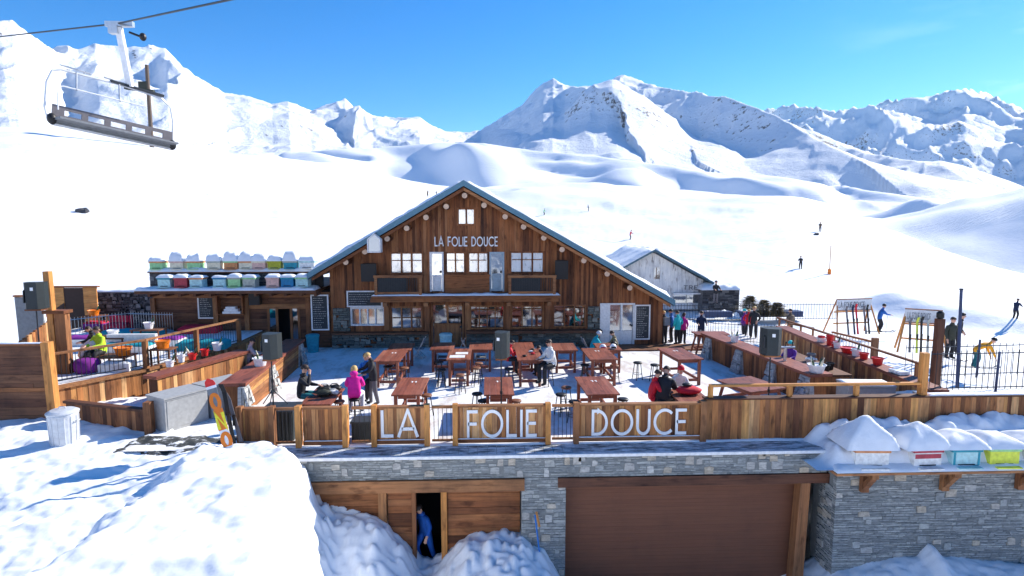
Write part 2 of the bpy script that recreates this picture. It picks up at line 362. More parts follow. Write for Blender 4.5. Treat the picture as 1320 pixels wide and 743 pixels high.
def ribbon(mb, pts, w, y0, y1, place):
    closed = (abs(pts[0][0]-pts[-1][0]) < 1e-6 and abs(pts[0][1]-pts[-1][1]) < 1e-6)
    P = [Vector(p) for p in pts]
    L = []; R = []
    n = len(P)
    for i in range(n):
        a = P[i]-P[i-1] if i > 0 else (P[i]-P[-2] if closed else P[1]-P[0])
        b = P[i+1]-P[i] if i < n-1 else (P[1]-P[0] if closed else P[-1]-P[-2])
        a = a.normalized(); b = b.normalized(); t = a+b
        t = t.normalized() if t.length > 1e-6 else a
        nn = Vector((-t.y, t.x)); k = 1/max(.45, abs(nn.dot(Vector((-a.y, a.x)))))
        L.append(P[i]+nn*w/2*k); R.append(P[i]-nn*w/2*k)
    for i in range(n-1):
        q = [L[i], L[i+1], R[i+1], R[i]]
        vs = [place(p.x, p.y, y0) for p in q]+[place(p.x, p.y, y1) for p in q]
        mb.add(vs, [(0, 1, 2, 3), (7, 6, 5, 4), (0, 4, 5, 1), (2, 6, 7, 3)]+([(1, 5, 6, 2)] if i == n-2 and not closed else [])+([(0, 3, 7, 4)] if i == 0 and not closed else []), .5)
def lettering(mb, text, x0, x1, z0, h, yf, depth=.04, w=.1, place=None):
    tot = sum(GL[c][0] for c in text)+.17*(len(text)-1); sx = (x1-x0)/tot; x = 0
    for c in text:
        wd, st = GL[c]
        for p in st:
            if place: pl = lambda a, b, y, x=x: place((x+a)*sx, b*h, y)
            else: pl = lambda a, b, y, x=x: (x0+(x+a)*sx, y, z0+b*h)
            ribbon(mb, p, w, yf, yf-depth, pl)
        x += wd+.17
# stone walls laid course by course
def stonework(mb, u0, u1, z0, z1, place, hmin=.05, hmax=.12, lmin=.15, lmax=.6, big=.1, depth=.25, out=.03, mort=.012):
    z = z0; bigs = []
    while z < z1-.02:
        h = min(random.uniform(hmin, hmax), z1-z)
        if z1-(z+h) < hmin*.6: h = z1-z
        u = u0+random.uniform(-.1, 0)
        while u < u1:
            l = random.uniform(lmin, lmax); a = max(u, u0); b = min(u+l, u1)
            if b-a > .03 and not any(A < (a+b)/2 < B and Z0 < z+h/2 < Z1 for A, B, Z0, Z1 in bigs):
                if random.random() < big and z+h*2.4 < z1 and b-a > .14:
                    bw = random.uniform(.16, .36); hh = random.uniform(.16, .26); b2 = min(a+bw, u1); zz = min(z+hh, z1)
                    bigs.append((a, b2, z, zz)); rr = random.uniform(.8, 1) if random.random() < .75 else random.random()*.6
                    oo = out*1.3; j = [random.uniform(-.02, .02) for _ in range(8)]
                    q = [(a+.01+abs(j[0]), z+.01+abs(j[1])), (b2-.01-abs(j[2]), z+.01+abs(j[3])), (b2-.01-abs(j[4])*1.5, zz-.01-abs(j[5])), ((a+b2)/2, zz-.005), (a+.01+abs(j[6])*1.5, zz-.01-abs(j[7]))]
                    vs = [place(p[0], -oo, p[1]) for p in q]+[place(p[0], depth*.5, p[1]) for p in q]; n = 5
                    mb.add(vs, [tuple(range(n)), tuple(range(2*n-1, n-1, -1))]+[(i, i+n, (i+1) % n+n, (i+1) % n) for i in range(n)], rr)
                else:
                    o = random.uniform(0, out); e = mort/2; j = lambda: random.uniform(0, .009)
                    q = [(a+e+j(), z+e*.6+j()), (b-e-j(), z+e*.6+j()), (b-e-j(), z+h-e*.6-j()), (a+e+j(), z+h-e*.6-j())]
                    vs = [place(p[0], -o, p[1]) for p in q]+[place(p[0], depth*.5, p[1]) for p in q]
                    mb.add(vs, [(0, 1, 2, 3), (7, 6, 5, 4), (0, 4, 5, 1), (1, 5, 6, 2), (2, 6, 7, 3), (3, 7, 4, 0)], random.random()**1.2*.82)
            u += l
        z += h
def planks(mb, x0, x1, yf, th, z0, z1f, w=.14, openings=(), gap=.005, jit=.3, cuts=()):
    """vertical planks facing -y; z1f(x) gives the top; openings are (x0,x1,z0,z1)"""
    ed = {round(x0, 3), round(x1, 3)}
    for o in openings: ed |= {round(o[0], 3), round(o[1], 3)}
    for c in cuts: ed.add(round(c, 3))
    ed = sorted(e for e in ed if x0-2e-3 <= e <= x1+2e-3)
    xs = [ed[0]]
    for a, b in zip(ed[:-1], ed[1:]):
        n = max(1, int(round((b-a)/w))); c = [a]
        ws = [random.uniform(1-jit, 1+jit) for _ in range(n)]; t = sum(ws); q = a
        for k in ws: q += k/t*(b-a); xs.append(q)
    for a, b in zip(xs[:-1], xs[1:]):
        m = (a+b)/2; iv = [(z0 if not callable(z0) else z0(m), None)]
        segs = [(iv[0][0], 1e9)]
        for o in openings:
            if o[0] < m < o[1]:
                ns = []
                for s0, s1 in segs:
                    if o[2] > s0: ns.append((s0, min(s1, o[2])))
                    if o[3] < s1: ns.append((max(s0, o[3]), s1))
                segs = ns
        r = random.random(); o_ = random.uniform(0, .012)
        for s0, s1 in segs:
            ta = z1f(a) if callable(z1f) else z1f; tb = z1f(b) if callable(z1f) else z1f
            ta = min(ta, s1); tb = min(tb, s1)
            if min(ta, tb) <= s0+.01: continue
            a2, b2 = a+gap/2, b-gap/2
            mb.prism([(a2, s0), (b2, s0), (b2, tb), (a2, ta)], yf-o_, yf+th, r)
def hplanks(mb, x0, x1, yf, th, z0, z1, w=.16, gap=.006, rot=None):
    z = z0
    while z < z1-.02:
        h = min(w*random.uniform(.85, 1.15), z1-z); x = x0
        while x < x1-.05:
            l = min(random.uniform(1.6, 4.2), x1-x)
            if x1-(x+l) < .4: l = x1-x
            o = random.uniform(0, .01); mb.box(x+gap/2, x+l-gap/2, yf-o, yf+th, z+gap/2, z+h-gap/2); x += l
        z += h
SKY_STR, SUN_STR, EXPO = 0.15, 3.4, 1.26
# ================================================================== TERRAIN
SUN_AZ = math.radians(59.5); SUN_EL = math.radians(32.4)      # azimuth clockwise from +Y
def pxcurve(pts, noise=0.0):
    th = []; el = []
    for x, y in pts:
        X, Y, Z = ray(x, y); th.append(math.atan2(X, Y)); el.append(Z/math.hypot(X, Y))
    return np.array(th), np.array(el)
def build_far():
    A = pxcurve([(-400, 150), (-100, 152), (0, 156), (100, 163), (230, 187), (330, 200), (430, 214), (500, 228), (560, 240), (620, 240), (700, 236), (800, 239), (880, 243), (960, 243), (1040, 250), (1100, 272), (1140, 290), (1180, 312), (1250, 337), (1320, 358), (1500, 385), (1800, 395)])
    B = pxcurve([(-400, 230), (0, 225), (300, 212), (360, 198), (430, 193), (500, 190), (560, 184), (620, 184), (690, 195), (760, 200), (850, 212), (930, 224), (1000, 227), (1050, 235), (1100, 243), (1150, 250), (1200, 257), (1260, 258), (1320, 264), (1500, 275), (1800, 280)])
    C = pxcurve([(-600, 40), (-200, 60), (-60, 40), (-20, 32), (0, 26), (14, 27), (40, 45), (60, 58), (100, 64), (122, 56), (150, 60), (190, 60), (213, 62), (235, 85), (262, 104), (290, 120), (320, 124), (350, 134), (372, 131), (400, 142), (425, 134), (445, 129), (462, 138), (480, 149), (510, 152), (541, 151), (556, 162), (575, 169), (600, 171), (620, 168),
                 (645, 152), (672, 136), (690, 116), (700, 107), (713, 102), (728, 110), (745, 112), (770, 110), (790, 100), (805, 97), (822, 103), (850, 112), (880, 120), (930, 132), (975, 146), (1030, 164), (1080, 184), (1130, 200), (1190, 210), (1240, 220), (1280, 232), (1320, 244), (1450, 262), (1800, 280)])
    E_ = pxcurve([(-400, 200), (800, 200), (900, 170), (985, 143), (1005, 138), (1040, 137), (1075, 143), (1110, 139), (1150, 129), (1200, 124), (1230, 116), (1248, 114), (1270, 120), (1300, 133), (1320, 140), (1400, 120), (1500, 150), (1800, 160)])
    t_f = np.radians(np.arange(-54, 54.001, .09)); t_c = np.radians(np.arange(56, 306, 2.0))
    th = np.concatenate([t_f, t_c])
    r = np.concatenate([np.array([2.5, 5, 8, 11, 14]), np.geomspace(16, 320, 150), np.linspace(324, 620, 74), np.linspace(625, 1750, 215), np.linspace(1770, 3900, 105), np.array([4200, 4600, 5200])])
    TH, R = np.meshgrid(th, r, indexing='ij'); X = R*np.sin(TH); Y = R*np.cos(TH)
    def ev(c, t): return np.interp(t, c[0], c[1])
    w_ = (th > math.radians(180)); tt = np.where(w_, th-2*PI, th)
    front = 1-sstep(math.radians(54), math.radians(70), np.abs(tt))
    def mixback(a, b): return a*front+b*(1-front)
    a = mixback(ev(A, tt), .02); b = mixback(ev(B, tt), .05); c = mixback(ev(C, tt), .22); e = mixback(ev(E_, tt), .2)
    rA = mixback(np.interp(np.degrees(tt), [-50, -25, 0, 15, 30, 42], [150, 170, 190, 190, 150, 110]), 150)
    def gs(v, k):
        ker = np.exp(-.5*(np.arange(-3*k, 3*k+1)/k)**2); ker /= ker.sum(); nf = len(t_f); o = v.copy(); o[:nf] = np.convolve(np.pad(v[:nf], 3*k, mode='edge'), ker, mode='valid'); return o
    rA = gs(rA, 60); a = gs(a, 14); b = gs(b, 8)
    rB = np.full_like(rA, 470.); rC = np.full_like(rA, 1350.)
    Z = np.zeros_like(R); kn = np.zeros_like(R)
    for i in range(len(th)):
        H = CAM_H; za = H+rA[i]*a[i]; zb = H+rB[i]*b[i]; zc = H+rC[i]*c[i]; ze = H+3300*e[i]
        vab = min(za-6, H+rA[i]*1.5*min(a[i], b[i])-9) if front[i] > .5 else za
        base = -1.0
        rs = [0, 17, 47, rA[i], rA[i]*1.5, rB[i], rB[i]*1.3, rC[i], rC[i]*1.22, 1950, 3300, 5200]
        zs = [base-.6, -.45, -.7, za, vab, zb, zb-16, zc, zc-130, min(zc, ze)-220, ze, ze-500]
        Z[i] = np.interp(r, rs, zs)
    Zs = Z.copy()
    # soften the knots
    for k in range(5):
        Zs[:, 1:-1] = .25*Zs[:, :-2]+.5*Zs[:, 1:-1]+.25*Zs[:, 2:]
    Z = Zs
    fr = np.tile(front[:, None], (1, len(r)))
    # noise by zone
    nA = (fbm(X/38, Y/38, 4, 3)*2.3+fbm(X/9+Y/30, Y/14, 3, 4)*.28)*sstep(50, 120, R)*(1-sstep(260, 330, R))
    hB = 0*X
    for _ in range(3): hB = fbm((X+hB*34)/125+Y/300, Y/105, 3, 11)     # leaning mounds, steep towards the left
    nB = hB*40*sstep(230, 340, R)*(1-sstep(620, 800, R))
    def spur(pts, wl, wr):
        P_ = []
        for px, rr, hh in pts: v = ray(px, 250); q = math.hypot(v[0], v[1]); P_.append((rr*v[0]/q, rr*v[1]/q, hh))
        best = np.full(X.shape, 0.0)
        for (x0, y0, h0), (x1, y1, h1) in zip(P_[:-1], P_[1:]):
            dx, dy = x1-x0, y1-y0; L2 = dx*dx+dy*dy; u = np.clip(((X-x0)*dx+(Y-y0)*dy)/L2, 0, 1)
            ex = X-(x0+u*dx); ey = Y-(y0+u*dy); dd = np.hypot(ex, ey); sg = np.sign(dx*ey-dy*ex)*(-1 if dy > 0 else 1)*1.0
            w = np.where(ex < 0, wl, wr); t_ = np.clip(1-dd/w, 0, 1); best = np.maximum(best, (h0+(h1-h0)*u)*(t_**1.15))
        return best
    wx = fbm(X/300, Y/300, 3, 40)*120
    wx = wx+fbm(X/90, Y/90, 3, 41)*18
    rd = ridged((X*.92-Y*.38+wx)/430, (X*.38+Y*.92)/760, 6, 21)
    nC = ((rd-.45)*82+(ridged((X+wx)/110, Y/140, 3, 33)-.5)*10*(.4+.6*sstep(1000, 1300, R))+fbm(X/45, Y/45, 3, 35)*4)*sstep(640, 1000, R)*(1-sstep(1800, 2100, R))
    smooth_l = sstep(-.02, .06, TH)            # right-hand mountain is smoother low down
    nC = nC*(1-.5*smooth_l*(1-sstep(1100, 1350, R)))
    wz = fbm(X/160, Y/160, 4, 61)*38
    Xs, Ys = X, Y; X = X+wz; Y = Y+wz*.6
    sp = spur([(712, 1380, 60), (735, 1180, 75), (770, 1000, 55), (800, 860, 10)], 120, 330)
    sp = np.maximum(sp, spur([(805, 1380, 60), (850, 1200, 85), (930, 1050, 90), (1010, 930, 70), (1090, 800, 45), (1180, 700, 10)], 130, 380))
    sp = np.maximum(sp, spur([(960, 1300, 50), (1060, 1150, 70), (1180, 980, 60), (1300, 820, 20)], 110, 300))
    sp = np.maximum(sp, spur([(213, 1350, 60), (250, 1150, 70), (300, 950, 20)], 110, 320)); sp = np.maximum(sp, spur([(110, 1350, 50), (140, 1100, 60), (190, 900, 10)], 100, 260))
    sp = np.maximum(sp, spur([(440, 1350, 40), (470, 1150, 50), (520, 950, 10)], 90, 240)); sp = np.maximum(sp, spur([(20, 1350, 50), (40, 1100, 60), (60, 900, 10)], 100, 260))
    spb = spur([(960, 620, 10), (1060, 540, 26), (1180, 430, 30), (1330, 330, 30), (1450, 280, 30)], 75, 260)
    X, Y = Xs, Ys
    nC = nC+sp+0*X; nB = nB+spb
    nE = ((ridged((X*.8+Y*.3)/620, Y/900, 6, 51)-.45)*380+(ridged(X/150, Y/200, 4, 53)-.5)*50)*sstep(2000, 2700, R)
    Z = Z+(nA+nB+nC+nE)*(.35+.65*fr)
    # bring each skyline to the height it has, keeping the small jags
    el = (Z-CAM_H)/R
    def fix(lo, hi, target, win, rough):
        nonlocal Z, el
        m = (r >= lo) & (r <= hi)
        mx = el[:, m].max(axis=1)
        d = target-mx
        k = rough; ker = np.exp(-.5*(np.arange(-3*k, 3*k+1)/k)**2); ker /= ker.sum()
        nf = len(t_f); dd = d.copy(); dd[:nf] = np.convolve(np.pad(d[:nf], 3*k, mode='edge'), ker, mode='valid')
        Z = Z+dd[:, None]*R*win(R)*fr; el = (Z-CAM_H)/R
    fix(330, 640, b, lambda R: sstep(240, 330, R)*(1-sstep(640, 820, R)), 5)
    fix(820, 1800, c, lambda R: sstep(700, 1200, R)*(1-sstep(1700, 2000, R)), 4)
    fix(2500, 4000, e, lambda R: sstep(2100, 2900, R), 5)
    # the ground near the terrace
    Z = np.where(R < 15, -5.0, Z)
    Z = np.where((Y < 16.15) & (R < 40) & (X > -14), -5.2, Z); Z = np.where((X > -9.8) & (X < 12.6) & (Y < 24), -5.2, Z)
    Z = np.where((R < 60) & (Y < 15.0) & (X <= -14), -1.2, Z)
    bank = sstep(12.9, 13.6, X)*(1-sstep(17.5, 21, Y))*(Y > 16.5)*(1-sstep(28, 34, X)); Z = Z+bank*1.5
    # berm on the right of the piste
    p0 = np.array(W(1105, 372, 1.0)); p1 = np.array(W(1400, 405, 1.0)); dv = p1-p0; L = np.hypot(*dv); u = ((X-p0[0])*dv[0]+(Y-p0[1])*dv[1])/L**2
    dist = ((X-p0[0])*dv[1]-(Y-p0[1])*dv[0])/L
    Z = Z+1.15*np.exp(-(dist/1.9)**2)*sstep(-.05, .25, u)*(1-sstep(1.2, 1.5, u))*(1+.3*vnoise(X/3, Y/3, 5))
    Z = Z+fbm(X/2.6, Y/3.4, 3, 9)*.16*(R < 130)*(R > 18)
    # low dip seen beyond the left fence
    rock = np.full_like(R, -.02)
    az = np.degrees(TH)
    sl = np.gradient(Z, axis=0)/(np.gradient(X, axis=0)**2+np.gradient(Y, axis=0)**2+1e-9)**.5
    sl2 = np.gradient(Z, axis=1)/np.gradient(R, axis=1); st = np.hypot(sl, sl2)
    rock = -.3+.0*R
    mB = (R > 330) & (R < 800); mC = (R > 800) & (R < 1900); mE = R > 1900
    patch = fbm(X/160, Y/160, 3, 77)
    rock = np.where(mB, -.16+.08*sstep(18, 34, az)+.12*patch, rock)
    rock = np.where(mC, -.085+.13*sstep(.5, 1.2, st)+.12*patch+.075*sstep(8, 18, az), rock)
    rock = np.where(mE, -.02+.10*sstep(.4, 1.0, st)+.12*patch, rock)
    rock = np.where(R < 330, -.16+.10*fbm(X/60, Y/60, 2, 66)+.02*sstep(.3, .6, st), rock)
    rock = np.where(R < 90, -.5, rock)
    far = sstep(300, 900, R)
    nt_, nr = R.shape
    co = np.stack([X, Y, Z], -1).reshape(-1, 3)
    idx = np.arange(nt_*nr).reshape(nt_, nr)
    i2 = np.roll(idx, -1, axis=0)
    q = np.stack([idx[:, :-1], idx[:, 1:], i2[:, 1:], i2[:, :-1]], -1).reshape(-1, 4)
    me = bpy.data.meshes.new('snow_mountains'); me.vertices.add(len(co)); me.vertices.foreach_set('co', co.ravel())
    me.loops.add(q.size); me.loops.foreach_set('vertex_index', q.ravel()[:: 1].astype(np.int32)); me.polygons.add(len(q))
    me.polygons.foreach_set('loop_start', np.arange(0, q.size, 4, dtype=np.int32)); me.polygons.foreach_set('use_smooth', np.ones(len(q), dtype=bool))
    me.update(); me.validate()
    for n_, v_ in (('rock', rock), ('far', far)):
        at = me.attributes.new(n_, 'FLOAT', 'POINT'); at.data.foreach_set('value', v_.ravel().astype(np.float32))
    me.materials.append(MATS['snow_mountain'])
    o = bpy.data.objects.new('snow_mountains', me); COL.objects.link(o); struct(o)
    return (th, r, Z)
TH_, R_, Z_ = build_far()
def ground(x, y):
    t = math.atan2(x, y); R = math.hypot(x, y)
    i = int(np.argmin(np.abs(TH_-t))); return float(np.interp(R, R_, Z_[i]))
def on_ground(px, py, rmin=30, rmax=600):       # where the line of sight through a pixel meets the terrain
    X, Y, Z = ray(px, py); h = math.hypot(X, Y); t = math.atan2(X, Y); i = int(np.argmin(np.abs(TH_-t)))
    R = rmin
    while R < rmax:
        z = CAM_H+R*Z/h
        if float(np.interp(R, R_, Z_[i])) >= z: return (R*X/h, R*Y/h, z)
        R *= 1.004
    return (rmin*X/h, rmin*Y/h, CAM_H+rmin*Z/h)
# ---------------------------------------------------------------- near snow in front of the terrace
FOOT = []
def near_z(X, Y):
    n = fbm(X/1.6, Y/1.6, 5, 101); n2 = fbm(X*1.6, Y*1.6, 4, 111); n3 = fbm(X*5, Y*5, 3, 113); bil = np.abs(vnoise(X*2.1, Y*2.1, 150)); bil2 = np.abs(vnoise(X*4.7+3, Y*4.7, 151))
    plain = np.interp(Y, [3, 10, 13, 15, 17.5, 19, 22], [-1.9, -1.05, -.5, -.15, .0, .12, .2])
    tread = np.clip(vnoise(X*2.9+.4*n, Y*4.3, 160), -1, .3)*.075+np.clip(vnoise(X*6.1, Y*7.9, 161), -1, .2)*.045+np.clip(vnoise(X*1.1, Y*2.6, 163), -1, .3)*.08
    plain = plain+.07*n+.02*n2
    for yy, k_ in ((12.2, .10), (13.6, -.04), (11.1, .07)): plain = plain+k_*np.exp(-((Y-yy-.22*(X+11)-.25*n)/.22)**2)      # ploughed ribs
    pe = np.interp(Y, [3, 9.1, 10.5, 12.8, 14.2, 15.3, 16], [-3.7, -3.8, -4.05, -4.45, -4.9, -5.8, -6.6]); pk = sstep(-8.3, -6.95, X+n*.3+.25*n2)*(1-sstep(-.1, .5, X-pe+.2*n2))*(np.interp(Y, [9, 10.5, 13, 15.5], [1.55, 1.35, .9, .6])+.14*n+.04*bil)
    pk = pk*(1-sstep(15.1, 16.3, Y-.4*n-.3*(X+7))); plain = plain+tread*(1-.9*sstep(.1, .5, pk))
    top = plain*.6+pk+.07*n+.03*n2+.012*n3+.015*bil2
    edge = np.interp(Y, [3, 8, 9.5, 11.5, 13.2, 14.6, 15.4, 16.5], [-3.7, -3.75, -3.85, -4.2, -4.6, -4.95, -5.0, -5.0])+.3*n+.16*n2+.08*n3
    low = np.interp(X, [-5, -2.6, -1.9, -1.5, -.9, 1.0, 1.8, 2.6, 8.5, 10, 13], [-2.7, -2.9, -3.3, -3.3, -2.95, -2.95, -3.35, -4.0, -4.0, -3.4, -3.4])
    wallz = np.interp(X, [-6, -5, -4.05, -3.0, -2.3, -1.95, -1.45, -1.1, -.6, .1, .9, 1.4, 1.75, 2.2, 8.3, 8.9, 9.6, 10.9, 11.8, 12.1, 12.5, 15, 20],
                      [-1.2, -1.95, -1.65, -1.8, -2.5, -3.15, -3.25, -2.8, -2.4, -2.3, -2.3, -2.6, -3.1, -4.0, -4.0, -3.7, -3.2, -2.95, -2.85, -2.5, -2.9, -3.2, -3.3])
    k = sstep(12.9, 14.95, Y); chunk = (.13*(bil-.35)+.14*(bil2-.3))*(X < 3)
    low = low*(1-k)+wallz*k+.13*n+.08*n2+.05*n3+chunk
    s = sstep(0, .85, X-edge); s = s**.8
    z = top*(1-s)+low*s
    z = z+s*(1-s)*4*(.12*fbm(X*1.2, Y*1.2, 4, 131)+.07*(bil-.3)+.07*n3)
    z = np.where((Y > 15.2) & (X > -5.6), np.minimum(z, -.35), z)
    return z
def build_near():
    xs = np.concatenate([np.arange(-40, -15, .5), np.arange(-15, 16, .07), np.arange(16, 30, .4)]); ys = np.concatenate([np.arange(2.0, 8, .25), np.arange(8, 15.5, .055), np.arange(15.5, 21.0, .09)])
    X, Y = np.meshgrid(xs, ys, indexing='ij'); Z = near_z(X, Y)
    Z = np.where((X > -9.6) & (Y > 16.4), np.minimum(Z, -.12), Z)
    Z = np.where((X < -15) & (Y > 17), np.minimum(Z, .1), Z)
    Z = np.where((X > -5.0) & (Y > 15.75), -4.5, Z)
    nx, ny = X.shape; idx = np.arange(nx*ny).reshape(nx, ny)
    q = np.stack([idx[:-1, :-1], idx[1:, :-1], idx[1:, 1:], idx[:-1, 1:]], -1).reshape(-1, 4)
    # drop the part that would lie inside the retaining wall
    cx = X[:-1, :-1].ravel(); cy = Y[:-1, :-1].ravel(); keep = ~((cx > -4.9) & (cy > 15.72)); q = q[keep]
    co = np.stack([X, Y, Z], -1).reshape(-1, 3)
    me = bpy.data.meshes.new('snow_ground'); me.vertices.add(len(co)); me.vertices.foreach_set('co', co.ravel())
    me.loops.add(q.size); me.loops.foreach_set('vertex_index', q.ravel().astype(np.int32)); me.polygons.add(len(q))
    me.polygons.foreach_set('loop_start', np.arange(0, q.size, 4, dtype=np.int32)); me.polygons.foreach_set('use_smooth', np.ones(len(q), dtype=bool))
    me.update(); me.validate(); me.materials.append(MATS['snow_near'])
    o = bpy.data.objects.new('snow_ground', me); COL.objects.link(o); struct(o)
build_near()
def near_hit(px, py):
    X, Y, Z = ray(px, py); t = 8.0
    while t < 30:
        if CAM_H+Z*t <= float(near_z(np.array([[X*t]]), np.array([[Y*t]]))[0, 0]): break
        t += .03
    return (X*t, Y*t, CAM_H+Z*t)
def nz(x, y): return float(near_z(np.array([[x]]), np.array([[y]]))[0, 0])
# ---------------------------------------------------------------- terrace floor
m = MB()
def terr(x0, x1, y0, y1, z, step=.25, seed=3):
    nx = int((x1-x0)/step)+1; ny = int((y1-y0)/step)+1
    X, Y = np.meshgrid(np.linspace(x0, x1, nx), np.linspace(y0, y1, ny), indexing='ij'); Z = z+.012*fbm(X*1.3, Y*1.3, 3, seed)
    m.add(list(zip(X.ravel(), Y.ravel(), Z.ravel())), [(i*ny+j, (i+1)*ny+j, (i+1)*ny+j+1, i*ny+j+1) for i in range(nx-1) for j in range(ny-1)], .5)
terr(-10.2, 15.2, 15.9, 34, 0)
struct(m.build('terrace', 'snow_packed', smooth=True))
# dark trodden patch beside the cooling units
m = MB(); X_n, Y_n = 46, 26
Xg, Yg = np.meshgrid(np.linspace(-10.6, -6.9, X_n), np.linspace(15.55, 17.3, Y_n), indexing='ij')
e_ = np.minimum(np.minimum(Xg+10.6, -6.9-Xg), np.minimum(Yg-15.55, 17.3-Yg))
Zg = near_z(Xg, Yg); Zg = np.where(Yg > 16.35, np.maximum(np.where(Xg > -9.6, -.12, Zg), Zg*.3), Zg)+.035+.03*fbm(Xg*4, Yg*4, 3, 5)-.12*(1-sstep(0, .45, e_+.35*fbm(Xg*1.5, Yg*1.5, 3, 6)))
m.add(list(zip(Xg.ravel(), Yg.ravel(), Zg.ravel())), [(i*Y_n+j, (i+1)*Y_n+j, (i+1)*Y_n+j+1, i*Y_n+j+1) for i in range(X_n-1) for j in range(Y_n-1)], .5)
struct(m.build('path', 'trodden_patch', smooth=True))
# ---------------------------------------------------------------- light, sky, camera
w = bpy.data.worlds.new('World'); scene.world = w; w.use_nodes = True; nt = w.node_tree; nt.nodes.clear()
sky = nt.nodes.new('ShaderNodeTexSky'); sky.sky_type = 'NISHITA'; sky.sun_disc = False; sky.sun_elevation = SUN_EL; sky.sun_rotation = SUN_AZ
sky.altitude = 2400; sky.air_density = 1.0; sky.dust_density = .3; sky.ozone_density = 3.0
hs = nt.nodes.new('ShaderNodeHueSaturation'); hs.inputs['Saturation'].default_value = 1.36; hs.inputs['Hue'].default_value = .502; hs.inputs['Value'].default_value = .65
bg = nt.nodes.new('ShaderNodeBackground'); bg.inputs['Strength'].default_value = SKY_STR; wo = nt.nodes.new('ShaderNodeOutputWorld')
nt.links.new(sky.outputs[0], hs.inputs['Color'])
# thin high cloud low in the east
tc = nt.nodes.new('ShaderNodeTexCoord'); mp = nt.nodes.new('ShaderNodeMapping'); mp.inputs['Scale'].default_value = (2.2, 2.2, 9)
nt.links.new(tc.outputs['Generated'], mp.inputs[0]); cn = nt.nodes.new('ShaderNodeTexNoise'); cn.inputs['Scale'].default_value = 2.4; cn.inputs['Detail'].default_value = 7; cn.inputs['Roughness'].default_value = .6
nt.links.new(mp.outputs[0], cn.inputs['Vector'])
cr = ramp(nt, [(.5, (0, 0, 0)), (.8, (1, 1, 1))], cn.outputs['Fac'])
sx = nt.nodes.new('ShaderNodeSeparateXYZ'); nt.links.new(tc.outputs['Generated'], sx.inputs[0])
az = mth(nt, 'MULTIPLY', mth(nt, 'SUBTRACT', sx.outputs['X'], .46), 4.0); az.node.use_clamp = True
lo = mth(nt, 'MULTIPLY', mth(nt, 'SUBTRACT', .36, sx.outputs['Z']), 5.0); lo.node.use_clamp = True
fac = mth(nt, 'MULTIPLY', mth(nt, 'MULTIPLY', cr.outputs[0], az), mth(nt, 'MULTIPLY', lo, .3))
c = mixc(nt, fac, hs.outputs[0], (7.5, 8.0, 8.6))
nt.links.new(c, bg.inputs[0]); nt.links.new(bg.outputs[0], wo.inputs[0])
sd = Vector((math.sin(SUN_AZ)*math.cos(SUN_EL), math.cos(SUN_AZ)*math.cos(SUN_EL), math.sin(SUN_EL)))
sl = bpy.data.lights.new('sun', 'SUN'); sl.energy = SUN_STR; sl.angle = math.radians(.5); sl.color = (1, .94, .85)
so = bpy.data.objects.new('sun', sl); COL.objects.link(so); so.rotation_euler = sd.to_track_quat('Z', 'Y').to_euler()
cam = bpy.data.cameras.new('camera'); cam.sensor_width = 36; cam.lens = F_PX/1320*36; cam.clip_end = 12000; cam.clip_start = .1
co = bpy.data.objects.new('camera', cam); COL.objects.link(co); co.location = (0, 0, CAM_H); co.rotation_euler = (PI/2-PITCH, 0, -YAW)
scene.camera = co
scene.view_settings.view_transform = 'Standard'; scene.view_settings.look = 'None'; scene.view_settings.exposure = EXPO; scene.view_settings.gamma = 1
scene.cycles.max_bounces = 6; scene.cycles.diffuse_bounces = 4
# ================================================================== CHALET
FY = 29.5
def fx(px, py=400, Y=FY): return D(px, py, Y)[0]
def fz(px, py, Y=FY): return D(px, py, Y)[1]
def rect(x0, y0, x1, y1, Y=FY):       # photo box -> (x0,x1,z0,z1) on the plane Y
    a = D(x0, (y0+y1)/2, Y)[0]; b = D(x1, (y0+y1)/2, Y)[0]; xm = (x0+x1)/2
    return (a, b, D(xm, y1, Y)[1], D(xm, y0, Y)[1])
RX, RZ = -1.2, 8.35; LX, LZ = -8.76, 3.9; EX, EZ = 9.25, 2.5
def roofz(x): return RZ+(x-RX)*((RZ-LZ)/(RX-LX)) if x < RX else RZ+(x-RX)*((EZ-RZ)/(EX-RX))
ch = thing('chalet', 'large brown timber chalet with a snowy gabled roof and blue edge, behind the terrace', 'chalet', (0.3, FY, 0))
WIN = {}
rc = dict(top=(589, 268, 613, 291), w1=(502, 325, 546, 354), d1=(554, 325, 572, 376), w2=(574, 325, 600, 353), w3=(603, 325, 630, 353), d2=(631, 325, 650, 376), w4=(657, 324, 702, 353),
          l1=(452, 396, 496, 420), l2=(503, 395, 545, 425), md=(556, 391, 598, 447), l3=(606, 394, 650, 424), l4=(659, 394, 700, 423), l5=(713, 393, 755, 422), sd=(784, 391, 818, 441))
RC = {k: rect(*v) for k, v in rc.items()}
for k in ('md', 'sd'): a = RC[k]; RC[k] = (a[0], a[1], 0.05, a[3])
ops = list(RC.values())
m = MB(); planks(m, -7.95, 8.95, FY, .05, 0.0, lambda x: roofz(x)-.28, .13, ops)
m.build('wall', 'facade_z', ch)
m = MB()   # body behind the boards
m.box(-7.9, 8.9, FY+.32, 47, -.3, .5); m.prism([(-7.9, .4), (8.9, .4), (8.9, roofz(8.9)-.35), (RX, RZ-.4), (-7.9, roofz(-7.9)-.35)], FY+.32, 47)
m.build('core', 'interior_dark', ch)
m = MB(); m.prism([(8.93, 0), (9.0, 0), (9.0, roofz(9.0)-.2), (8.93, roofz(8.93)-.2)], FY, 47); m.build('side_wall', 'facade_y', ch)
m = MB(); m.prism([(-8.0, 0), (-7.92, 0), (-7.92, roofz(-7.92)-.3), (-8.0, roofz(-8)-.3)], FY, 47); m.build('side_wall', 'facade_y', ch)
